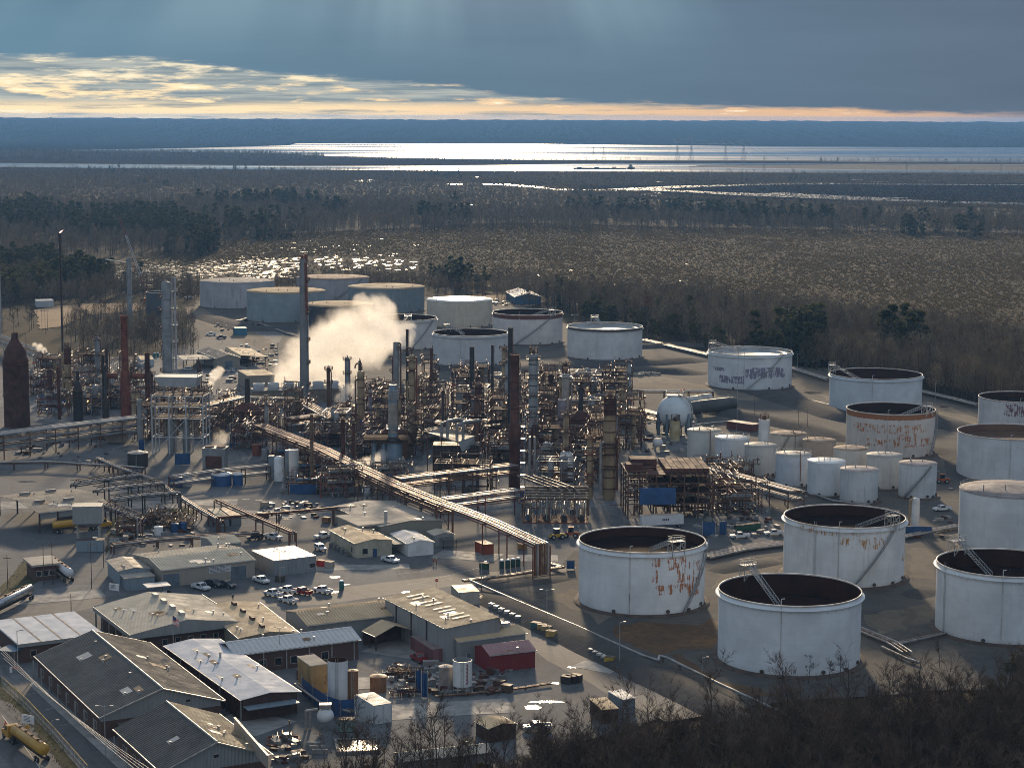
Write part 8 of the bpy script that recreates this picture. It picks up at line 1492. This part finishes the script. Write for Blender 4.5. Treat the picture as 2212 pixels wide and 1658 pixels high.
for k, (u, v, c, l) in enumerate(((1158, 1358, (.05, .16, .18), 'teal crate by the lamp beside the annex'), (1172, 1362, (.42, .29, .12), 'first tan crate along the low gleaming pipes'), (1181, 1366, (.40, .30, .15), 'second tan crate along the low gleaming pipes'), (1191, 1376, (.50, .33, .10), 'bright yellow tan crate, last of the pipe side row'), (1318, 1433, (.45, .30, .03), 'yellow bin at the end of the totes'), (1224, 1475, (.05, .04, .035), 'left dark bin in the row behind the bright puddle'), (1234, 1474, (.05, .04, .035), 'middle dark bin in the row behind the bright puddle'), (1245, 1472, (.05, .04, .035), 'right dark bin in the row behind the bright puddle'), (694, 1222, (.45, .03, .02), 'bright red bin at the right end of the glazed workshop'), (605, 1256, (.06, .05, .03), 'dark skip between the white pickup and the glazed workshop'), (1128, 1186, (.3, .17, .04), 'brown bin with a yellow lid under the pipe bridge'), (1046, 1228, (.03, .09, .05), 'small green tractor like unit by the dyke corner'), (712, 1225, (.40, .37, .33), 'beige crate beside the bright red bin'), (572, 1095, (.40, .34, .24), 'tan crate by the silo pair yard'), (705, 1128, (.35, .18, .08), 'orange brown crate left of the wide beige roof'), (247, 1172, (.5, .5, .47), 'pale crate right of the hopper'), (1095, 1494, (.09, .05, .03), 'brown crate in front of the red shed'), (1078, 1485, (.08, .04, .03), 'dark brown crate near the stilted tank'))): crate(l, u, v, 2.2, 1.6, 1.5, mat('crate_paint', c, None, .8, .6), rz=-.5)
gd = [crate('', 1598, 1150, 2.2, 1.8, 1.9, mat('green_bin', (.02, .09, .05), None, 1, .5), 'waste_bin', 'bin')]; gd[0]['placed'] = 0
for k in range(4): place(gd[0], 1598 + 12 * k, 1148 - 1.5 * k, 4, ['leftmost', 'second', 'third', 'rightmost'][k] + ' green waste bin in the row of four behind the rust patched tank', 'green waste bins')
for k, (u0_, u1_, v, h, l) in enumerate(((1517, 1545, 1157, 4.2, 'blue screen wall left of the green waste bins'), (1553, 1570, 1155, 4, 'narrow blue screen between the orange drums and green bins'), (626, 684, 1068, 3.4, 'long blue screen fence by the silo pair yard'), (378, 411, 1004, 4.2, 'blue sheet wrapped round the foot of the white open structure'), (497, 508, 968, 5.5, 'tall blue sheet right of the cooling box'), (1122, 1148, 1085, 4, 'teal screens in the shade of the yard bridge'), (83, 118, 872, 4.0, 'blue sheet hung right of the huge rust furnace'), (120, 142, 882, 4.2, 'blue sheet hung behind the thin rusty post'), (300, 312, 978, 5, 'blue sheet at the foot of the plain pale concrete column'), (778, 790, 958, 9, 'bright blue hanging sheet beside the tan goosenecked column'), (898, 910, 1497, 5, 'upright blue sheet among the waste pipes, left'), (911, 924, 1507, 5.4, 'upright blue sheet among the waste pipes, right'), (1224, 1241, 1230, 2.6, 'small blue hut by the pipe bridge foot'))):
 a, b = P(u0_, v), P(u1_, v); w = (b - a).length; r_ = thing('screen', l, 'screen', (a + b) / 2, .1); q = MB(); n = 8
 for i in range(n): x0, x1 = w * (i / n - .5), w * ((i + 1) / n - .5); y0, y1 = .15 * math.sin(i * 1.7), .15 * math.sin(i * 1.7 + 1.7); q.quad((x0, y0, .2), (x1, y1, .2), (x1, y1, h), (x0, y0, h - .3 * (i % 2)))
 q.build('sheet', M['tarp'], r_)
 for x in (-w / 2, w / 2): q = MB(); q.bar((x, 0, 0), (x, 0, h + .3), .14); q.build('post', M['post'], r_)
def can(label, uL, uR, vt, vb, m, roofm=None, open_=False, legs=0.0, name='yard_tank', wrap=None, ladder=True, inner=None):
 uc = (uL + uR) / 2; c = P(uc, vb); r = (uR - uL) / 2 / SC((c.x, c.y, 4)); c = c + Vector((c.x, c.y, 0)).normalized() * r; h = HZ(c, uc, vt); root = thing(name, label, 'tank', c); z0 = h * legs; q = MB(); q.lathe([(r, z0), (r, h)], 32)
 if legs: q.lathe([(r * .25, z0 - r * .5), (r, z0)], 32)
 q.build('shell', m, root)
 q = MB(); q.lathe([(r, h - .02), (r - .08, h), (r - .08, h - 1.5), (.01, h - 1.6)], 32) if open_ else q.lathe([(r + .08, h), (r * .5, h + r * .14), (.01, h + r * .22)], 32); q.build('inner_wall' if open_ else 'roof', (inner or M['inner']) if open_ else (roofm or m), root)
 if legs:
  for k in range(6): a = k * 1.047; q = MB(); q.bar((r * .92 * math.cos(a), r * .92 * math.sin(a), 0), (r * .92 * math.cos(a), r * .92 * math.sin(a), z0 + .3), .25); q.build('leg', M['post'], root)
 if wrap: q = MB(); q.lathe([(r + .12, .1), (r + .12, h * .82), (r + .05, h * .9)], 28); q.build('wrap', wrap, root)
 if ladder: q = MB(); [q.bar((s, -r - .15, z0), (s, -r - .15, h + .8), .07) for s in (-.25, .25)]; [q.bar((-.25, -r - .15, z0 + k * .45), (.25, -r - .15, z0 + k * .45), .05) for k in range(int((h - z0) / .45))]; q.build('ladder', M['post'], root)
 return root, r, h
ot = tank_paint('orange_rust_shell', (.30, .15, .07), [(0, 3, 3, 6)], (.12, .05, .02), .45, streak=.6)
can('tall white open silo with a faded pink band', 708, 752, 1424, 1517, tank_paint('silo_paint', (.58, .60, .61), [(.2, .8, 10.2, .9)], (.45, .28, .22), .5, streak=.1), open_=True, name='silo'); can('orange rusty tank hidden behind the tall white silo', 752, 774, 1447, 1512, ot); can('squat orange rusty tank right of the white silo', 799, 835, 1459, 1497, ot, ladder=False)
sr, r, h = can('white drum tank on stilts with vertical red lettering', 978, 1020, 1424, 1502, M['white'], open_=True, legs=.24, inner=M['steel']); q = MB(); rl = mat('red_lettering', (.28, .02, .02), None, 1, .6)
for k in range(11):
 z = h * (.92 - .055 * k); a = .42 + .06 * (k % 2)
 for j in range(2): b0 = a + j * .1; q.add([((r + .02) * math.sin(x), -(r + .02) * math.cos(x), zz) for x, zz in ((b0, z - .28), (b0 + .07, z - .28), (b0 + .07, z + .05 + .12 * j), (b0, z + .1))], [(0, 1, 2, 3)])
q.build('lettering', rl, sr)
can('weathered grey tank left of the stilted white one', 948, 978, 1438, 1493, mat('weathered_tank', (.34, .31, .28), (.22, .17, .13), .4, .7, streak=.5)); can('black open tank with a slanting stair in the left yard', 276, 320, 977, 1010, M['blackst'], M['steel']); can('blue wrapped tank with a stained white cap, left of a pair', 457, 500, 1022, 1052, M['white'], wrap=M['tarp'], ladder=False); can('blue wrapped tank with a stained white cap, right of a pair', 503, 524, 1022, 1050, M['white'], wrap=M['tarp'], ladder=False); can('white tank partly wrapped in blue, left of the pair of wrapped tanks', 367, 394, 1030, 1055, M['greyst'], wrap=M['tarp'], ladder=False); can('small white tank behind the wrapped ones', 394, 416, 1023, 1050, M['white'], ladder=False); can('plain white drum tank by the blue and white sheets', 333, 352, 1137, 1157, M['white'], ladder=False); can('blue drum left of the roller door building yard, left of two', 370, 387, 1130, 1150, M['tarp'], ladder=False); can('blue drum left of the roller door building yard, right of two', 388, 404, 1128, 1148, M['tarp'], ladder=False); can('brick red tank among pipes beside the cooling box', 545, 565, 960, 985, M['rustred'], ladder=False); can('olive grey tank left of the silo pair', 565, 582, 970, 995, M['greyst'], ladder=False)
pts = [P(u, v) for u, v in ((652, 1498), (675, 1518), (708, 1540), (735, 1549), (766, 1546))]; o = pts[0]; r_ = thing('screen', 'long dark blue screen curving round the foot of the white silo', 'screen', o); q = MB(); [q.quad(a - o, b - o, b - o + Vector((0, 0, 3.6)), a - o + Vector((0, 0, 3.6))) for a, b in zip(pts, pts[1:])]; q.build('sheet', M['tarp'], r_)
for p in pts: q = MB(); q.bar(p - o, p - o + Vector((0, 0, 4.3)), .14); q.build('post', M['post'], r_)
c = P(466, 1010); r_ = thing('cooling_box', 'pale boxy cooling unit with brown louvres and a wisp of steam', 'cooling unit', c, -.1); q = MB(); q.box(0, 0, 4.6, 8, 6, 2.6); q.build('casing', M['greyst'], r_); q = MB(); q.box(0, -2.9, .4, 5.6, .2, 4.2); q.build('louvre', M['rust'], r_); q = MB(); q.box(-.1, 0, .2, 7.6, 5.6, 4.4); q.build('body', M['greyclad'], r_)
for x in (-2, 2): q = MB(); q.tube((x, 0, 7.2), (x, 0, 7.6), 1.6, 16); q.build('fan', M['rust'], r_)
a, b = P(548, 872), P(735, 866); c = (a + b) / 2; d = b - a; r_ = thing('cooling_tower', 'long low cooling tower with a row of round fan cells venting the big steam plume', 'cooling tower', c, math.atan2(d.y, d.x)); LAND.append(('long cooling tower', c.x, c.y)); L = d.length; q = MB(); q.box(0, 3, 0, L, 10, 5.5); q.build('casing', mat('timber_louvre', (.24, .20, .15), None, .5, .8, streak=.4), r_); q = MB(); q.box(0, 3, 5.5, L + .6, 10.6, .25); rails(q, [(-L / 2, -2.2, 5.7), (L / 2, -2.2, 5.7)], 1.1, .06); q.build('deck', M['concrete'], r_)
for k in range(6): q = MB(); x = -L * .43 + L * .172 * k; q.lathe([(2.6, 5.7), (2.3, 6.8), (2.5, 8.2), (2.3, 8.2), (2.1, 6.8)], 24, x, 3); q.build('fan_cell', M['whitefr'], r_)
base, tip = P(322, 640, 4), None; p0 = P(318, 612); c = P(322, 655); r_ = thing('crawler_crane', 'red and white lattice boom crane beyond the grey concrete stack', 'crane', c, 0); q = MB(); q.box(0, 0, .6, 6, 5, 3); q.box(-2.4, -2.2, 0, 1.2, 7, 1.2); q.box(2.4, -2.2, 0, 1.2, 7, 1.2); q.build('body', M['orangebelt'], r_)
tipw = Vector((P(261, 655).x, c.y, HZ(c, 261, 468))) - c; bx = Vector((0, 0, 3)); dv = tipw - bx; n = 18; cr = [Vector((x, y, 0)) for x, y in ((-.9, -.9), (.9, -.9), (.9, .9), (-.9, .9))]
for k in range(n):
 q = MB(); f0, f1 = k / n, (k + 1) / n; w0, w1 = (1 - .65 * f0), (1 - .65 * f1)
 for i in range(4): a, b = bx + dv * f0 + cr[i] * w0, bx + dv * f1 + cr[i] * w1; q.bar(a, b, .13); q.bar(a, bx + dv * f1 + cr[(i + 1) % 4] * w1, .07)
 q.build('boom_section', M['whitefr'] if 4 < k < 14 else M['rustred'], r_)
q = MB(); q.bar(tipw, Vector((tipw.x, tipw.y, tipw.z - 16)), .07); q.box(tipw.x, tipw.y, tipw.z - 17, .8, .8, 1.4); q.build('hook_line', M['blackst'], r_)
a, b = P(1240, 366), P(1352, 365.5); d = b - a; c = (a + b) / 2; r_ = thing('barge', 'long dark barge string on the sunlit river', 'barge', c + Vector((0, 0, .5)), math.atan2(d.y, d.x)); L = d.length
for k in range(3): q = MB(); q.box(-L / 2 + L * (k + .5) / 3, 0, 0, L * .31, 14, 3.5 - k * .5); q.box(-L / 2 + L * (k + .3) / 3, 0, 3, 8, 10, 2); q.build('hull', M['blackst'], r_)
r_ = thing('tugboat', 'tugboat pushing the barge string at its right end', 'tugboat', P(1363, 365.5) + Vector((0, 0, .5)), 0); q = MB(); q.box(0, 0, 0, 17, 9, 4); q.build('hull', M['blackst'], r_); q = MB(); q.box(-1, 0, 4, 9, 6, 4); q.box(-1, 0, 8, 5, 5, 4); q.build('cabin', M['greyst'], r_); q = MB(); q.tube((-3, 0, 8), (-3, 0, 15), .5, 6); q.build('mast', M['blackst'], r_)
def pylon(u, vt, vb, label):
 c = P(u, vb); h = HZ(c, u, vt); r = thing('pylon', label, 'pylon', c, .4, 'power pylons on the delta'); q = MB(); w = h * .09; s_ = h * .0038
 for x in (-1, 1):
  for y in (-1, 1): q.bar((x * w, y * w, 0), (x * w * .3, y * w * .3, h * .6), s_ * 2); q.bar((x * w * .3, y * w * .3, h * .6), (x * w * .25, y * w * .25, h), s_ * 2)
 for k in range(7):
  z0, z1 = h * .09 * k, h * .09 * (k + 1); a0, a1 = w * (1 - .7 * z0 / (h * .6)) if z0 < h * .6 else w * .3, w * (1 - .7 * z1 / (h * .6)) if z1 < h * .6 else w * .3
  for y in (-1, 1): q.bar((-a0, y * a0, z0), (a1, y * a1, z1), s_); q.bar((a0, y * a0, z0), (-a1, y * a1, z1), s_)
 q.build('tower', M['steel'], r); q = MB()
 for z in (.82, .98): q.bar((-h * .24, 0, h * z), (h * .24, 0, h * z), s_ * 2.2); q.bar((-h * .24, 0, h * z), (0, 0, h * (z + .05)), s_); q.bar((h * .24, 0, h * z), (0, 0, h * (z + .05)), s_)
 q.build('crossarm', M['steel'], r); return c, h
PY = [pylon(1463, 300, 346, 'tall pylon over the lake, leftmost of four'), pylon(1493, 299, 346, 'tall pylon over the lake, second of four'), pylon(1567, 304, 352, 'tall pylon over the lake, third of four'), pylon(1606, 303, 352, 'tall pylon over the lake, rightmost of four'), pylon(1282, 314, 343, 'faint pylon on the glittering water, left of two'), pylon(1304, 315, 343, 'faint pylon on the glittering water, right of two'), pylon(1650, 337, 370, 'low pylon on the near bank left of the reed island'), pylon(1701, 340, 360, 'low pylon on the reed island'), pylon(2162, 352, 376, 'low pylon on the river bank at right'), pylon(1958, 347, 368, 'low pylon standing on the middle of the right river bank')]
for i, j in ((0, 2), (1, 3), (2, 6), (3, 7)):
 (a, h0), (b, h1) = PY[i], PY[j]
 for s in (-1, 1): A = a + Vector((s * h0 * .2, 0, h0 * .95)); B = b + Vector((s * h1 * .2, 0, h1 * .95)); q = MB(); pts = [A.lerp(B, t / 8) - Vector((0, 0, 9 * (1 - (t / 4 - 1) ** 2))) - A for t in range(9)]; [q.tube(x, y, .25, 3, caps=False) for x, y in zip(pts, pts[1:])]; tag(q.build('power_line', M['galv'], None, A), 'far power line sagging between the lake pylons', 'power line', 'power lines over the lake')
a = P(772, 1611); r_ = thing('sump_pit', 'square kerbed pit of water blazing in the sun', 'pit', a, .15); q = MB(); [q.box(x, y, 0, w, d, .4) for x, y, w, d in ((0, -4, 8.4, .4), (0, 4, 8.4, .4), (-4, 0, .4, 7.6), (4, 0, .4, 7.6))]; q.build('kerb', M['concrete'], r_); q = MB(); q.quad((-3.8, -3.8, .22), (3.8, -3.8, .22), (3.8, 3.8, .22), (-3.8, 3.8, .22)); q.build('water', M['pool'], r_)
a = P(612, 1600); r_ = thing('pump_skid', 'pump skid with sunlit pipes in a low kerb', 'pump skid', a, .1); q = MB(); [q.box(x, y, 0, w, d, .3) for x, y, w, d in ((0, -2.5, 6, .3), (0, 2.5, 6, .3), (-3, 0, .3, 5), (3, 0, .3, 5))]; q.build('kerb', M['rustred'], r_); q = MB(); [q.path([(-2 + k * .9, -1, .2), (-2 + k * .9, -1, 1 + .4 * (k % 3)), (-2 + k * .9, 1.4, 1 + .4 * (k % 3)), (-2 + k * .9, 1.4, .2)], .12, 6) for k in range(5)]; q.tube((1.2, 0, 0), (1.2, 0, 4.2), .14, 6); q.build('pipework', M['silver'], r_)
a = P(703, 1572); r_ = thing('vessel_skid', 'white round ended vessel on a pipe skid below the blue screen', 'vessel', a, .1); q = MB(); q.ball((0, 0, 2.6), 1.7, 0, 16, 12, .9); q.build('vessel', M['white'], r_); q = MB(); [q.path([(-3 - k * .8, 0, .2), (-3 - k * .8, 0, 3.6), (-1.5, 0, 3.9)], .3, 8) for k in range(2)]; q.box(0, 0, 4.2, 2.4, 1.6, .8); q.build('pipework', M['palepipe'], r_)
for k in range(3): q = MB(); q.box(0, 0, 0, 3, .6, .8); tag(q.build('concrete_barrier', M['concrete'], None, P(678 + 7 * k, 1610 + 8 * k)), ['farthest', 'middle', 'nearest'][k] + ' of three concrete barriers near the blazing pit', 'barrier', 'concrete barriers')
crate('pale green tank box below the white portable cabin', 748, 1578, 3.4, 2.2, 2.4, mat('pale_green_plastic', (.15, .22, .2), None, 1, .5), 'storage_box', 'box'); crate('ribbed mobile office by the hopper, grey with one window', 196, 1190, 7.5, 3, 3.2, M['bluegrey'], 'site_office', 'cabin', .1)
q = MB(); rr = random.Random(9)
for k in range(90): a = rr.uniform(0, 1); p = P(1345 + 75 * a + rr.uniform(-6, 6), 812 - 4 * a + rr.uniform(-2, 3)); q.box(p.x, p.y, 0, rr.uniform(.5, 1.8), rr.uniform(.5, 1.8), rr.uniform(.3, 1.3), rr.uniform(0, 3))
tag(q.build('rubble', M['concrete']), 'heap of pale broken concrete on the far dyke ground', 'rubble', kind='stuff')
q = MB()
for (u0_, u1_, v0, v1, n) in ((455, 560, 690, 715, 60), (500, 600, 745, 800, 80), (1030, 1130, 645, 660, 70), (395, 520, 790, 830, 60), (20, 320, 945, 1000, 60), (240, 420, 1130, 1180, 90), (560, 700, 1085, 1120, 70), (1500, 1660, 1100, 1160, 90), (1390, 1560, 905, 980, 60), (840, 1100, 1440, 1500, 130), (640, 720, 1440, 1480, 40), (1640, 2060, 1010, 1170, 60), (590, 660, 1590, 1650, 30)):
 for _ in range(n): p = P(rr.uniform(u0_, u1_), rr.uniform(v0, v1)); s = rr.uniform(.3, 1.6); q.box(p.x, p.y, 0, s, s * rr.uniform(.3, 2.4), s * rr.uniform(.3, 1), rr.uniform(0, 3), rr.randrange(5))
tag(q.build('scrap_debris', [M['rust'], M['steel'], M['palepipe'], M['rustpost'], M['concrete']]), 'loose scrap and fittings strewn over the yards', 'scrap', kind='stuff')
# ---------------------------------------------------------------- steam
def plume(name, label, pts, dens, step=1.0, seed=0.0, ns=.09):
 """pts = [(u, v, radius m)] along the plume, all at the depth of the first foot pixel"""
 c = P(*pts[0]); W_ = []
 for u, v, r in pts[1:]: d = ray(u, v); t = c.y / d.y; W_.append((Vector((d.x * t, c.y, CAMH + d.z * t)), r))
 lo = Vector([min(p[i] - r for p, r in W_) - 1 for i in range(3)]); hi = Vector([max(p[i] + r for p, r in W_) + 1 for i in range(3)]); lo.z = max(lo.z, .3); ctr = (lo + hi) / 2; ctr.z = lo.z
 mb = MB(); mb.box(0, 0, 0, hi.x - lo.x, hi.y - lo.y, hi.z - lo.z); m = D.materials.new(name + '_vapour'); m.use_nodes = True; t = NT(m.node_tree); t.n.clear(); out = t.a('ShaderNodeOutputMaterial'); pv = t.a('ShaderNodeVolumePrincipled'); ob = t.a('ShaderNodeTexCoord').outputs['Object']
 wob = t.a('ShaderNodeTexNoise'); t.l.new(t.vm('ADD', ob, (seed, seed, 0)), wob.inputs['Vector']); wob.inputs['Scale'].default_value = ns * .8; wob.inputs['Detail'].default_value = 3
 pw_ = t.vm('ADD', ob, t.vm('MULTIPLY', t.vm('SUBTRACT', wob.outputs['Color'], (.5, .5, .5)), tuple([max(r for _, r in W_) * .9] * 3))); f = None
 for p, r in W_:
  d = t.vm('DISTANCE', pw_, tuple(p - ctr)); k = t.mr(d, r, r * .35); f = k if f is None else t.m('MAXIMUM', f, k)
 n = t.noise(t.vm('ADD', ob, (seed, 0, seed)), ns * 2.2, 8, .68); den = t.m('MULTIPLY', t.mr(t.m('ADD', t.m('MULTIPLY', f, .9), t.m('MULTIPLY', t.m('SUBTRACT', n, .5), 2.1)), .26, .95), t.m('MULTIPLY', f, dens))
 t.l.new(den, pv.inputs['Density']); pv.inputs['Color'].default_value = (.99, .975, .95, 1); pv.inputs['Anisotropy'].default_value = .58; t.l.new(pv.outputs[0], out.inputs['Volume']); m.cycles.volume_sampling = 'MULTIPLE_IMPORTANCE' if hasattr(m, 'cycles') else 'DISTANCE'
 o = mb.build(name, m, None, ctr); tag(o, label, 'steam', kind='stuff'); return o
plume('steam_plume', 'big cream steam plume rolling right from the cooling tower past the tallest stack', [(650, 840), (595, 832, 9), (640, 838, 12), (620, 812, 13), (640, 795, 14), (690, 785, 17), (650, 765, 13), (700, 745, 18), (750, 720, 19), (800, 700, 17), (780, 740, 18), (838, 730, 12), (730, 790, 15), (700, 830, 12), (735, 850, 9), (820, 670, 11), (868, 715, 7), (885, 735, 4), (790, 655, 7)], .085, seed=3.0, ns=.07)
plume('steam_puff', 'white steam puff blowing up by the near black rust posts', [(765, 1036), (764, 1020, 2), (777, 1010, 3.0), (792, 1001, 4.2), (808, 996, 4.6), (822, 985, 3.6)], .35, seed=9.0, ns=.22)
plume('steam_puff', 'steam rising behind the tan goosenecked column', [(742, 905), (740, 898, 3.5), (752, 888, 4.5), (738, 862, 4.5), (748, 840, 4.5), (775, 890, 4), (805, 880, 6), (822, 872, 6)], .16, seed=14.0, ns=.15)
plume('steam_puff', 'small steam wisp left of the tan block building', [(458, 840), (456, 828, 2.5), (462, 815, 3.6), (470, 806, 4), (476, 800, 3)], .25, seed=21.0, ns=.2)
plume('steam_puff', 'thin steam wisp over the pale cooling box', [(468, 975), (466, 960, 3), (472, 948, 4), (480, 945, 4)], .07, seed=25.0, ns=.2)
plume('steam_puff', 'little steam streak on the upper left rack', [(100, 800), (75, 745, 2), (86, 750, 3), (95, 756, 2.6)], .25, seed=31.0, ns=.25)
plume('steam_puff', 'bright steam gust between the ducted stack and the white open structure', [(306, 905), (292, 913, 2.4), (305, 903, 3.2), (320, 893, 4.2), (328, 878, 3.2)], .4, seed=37.0, ns=.2)
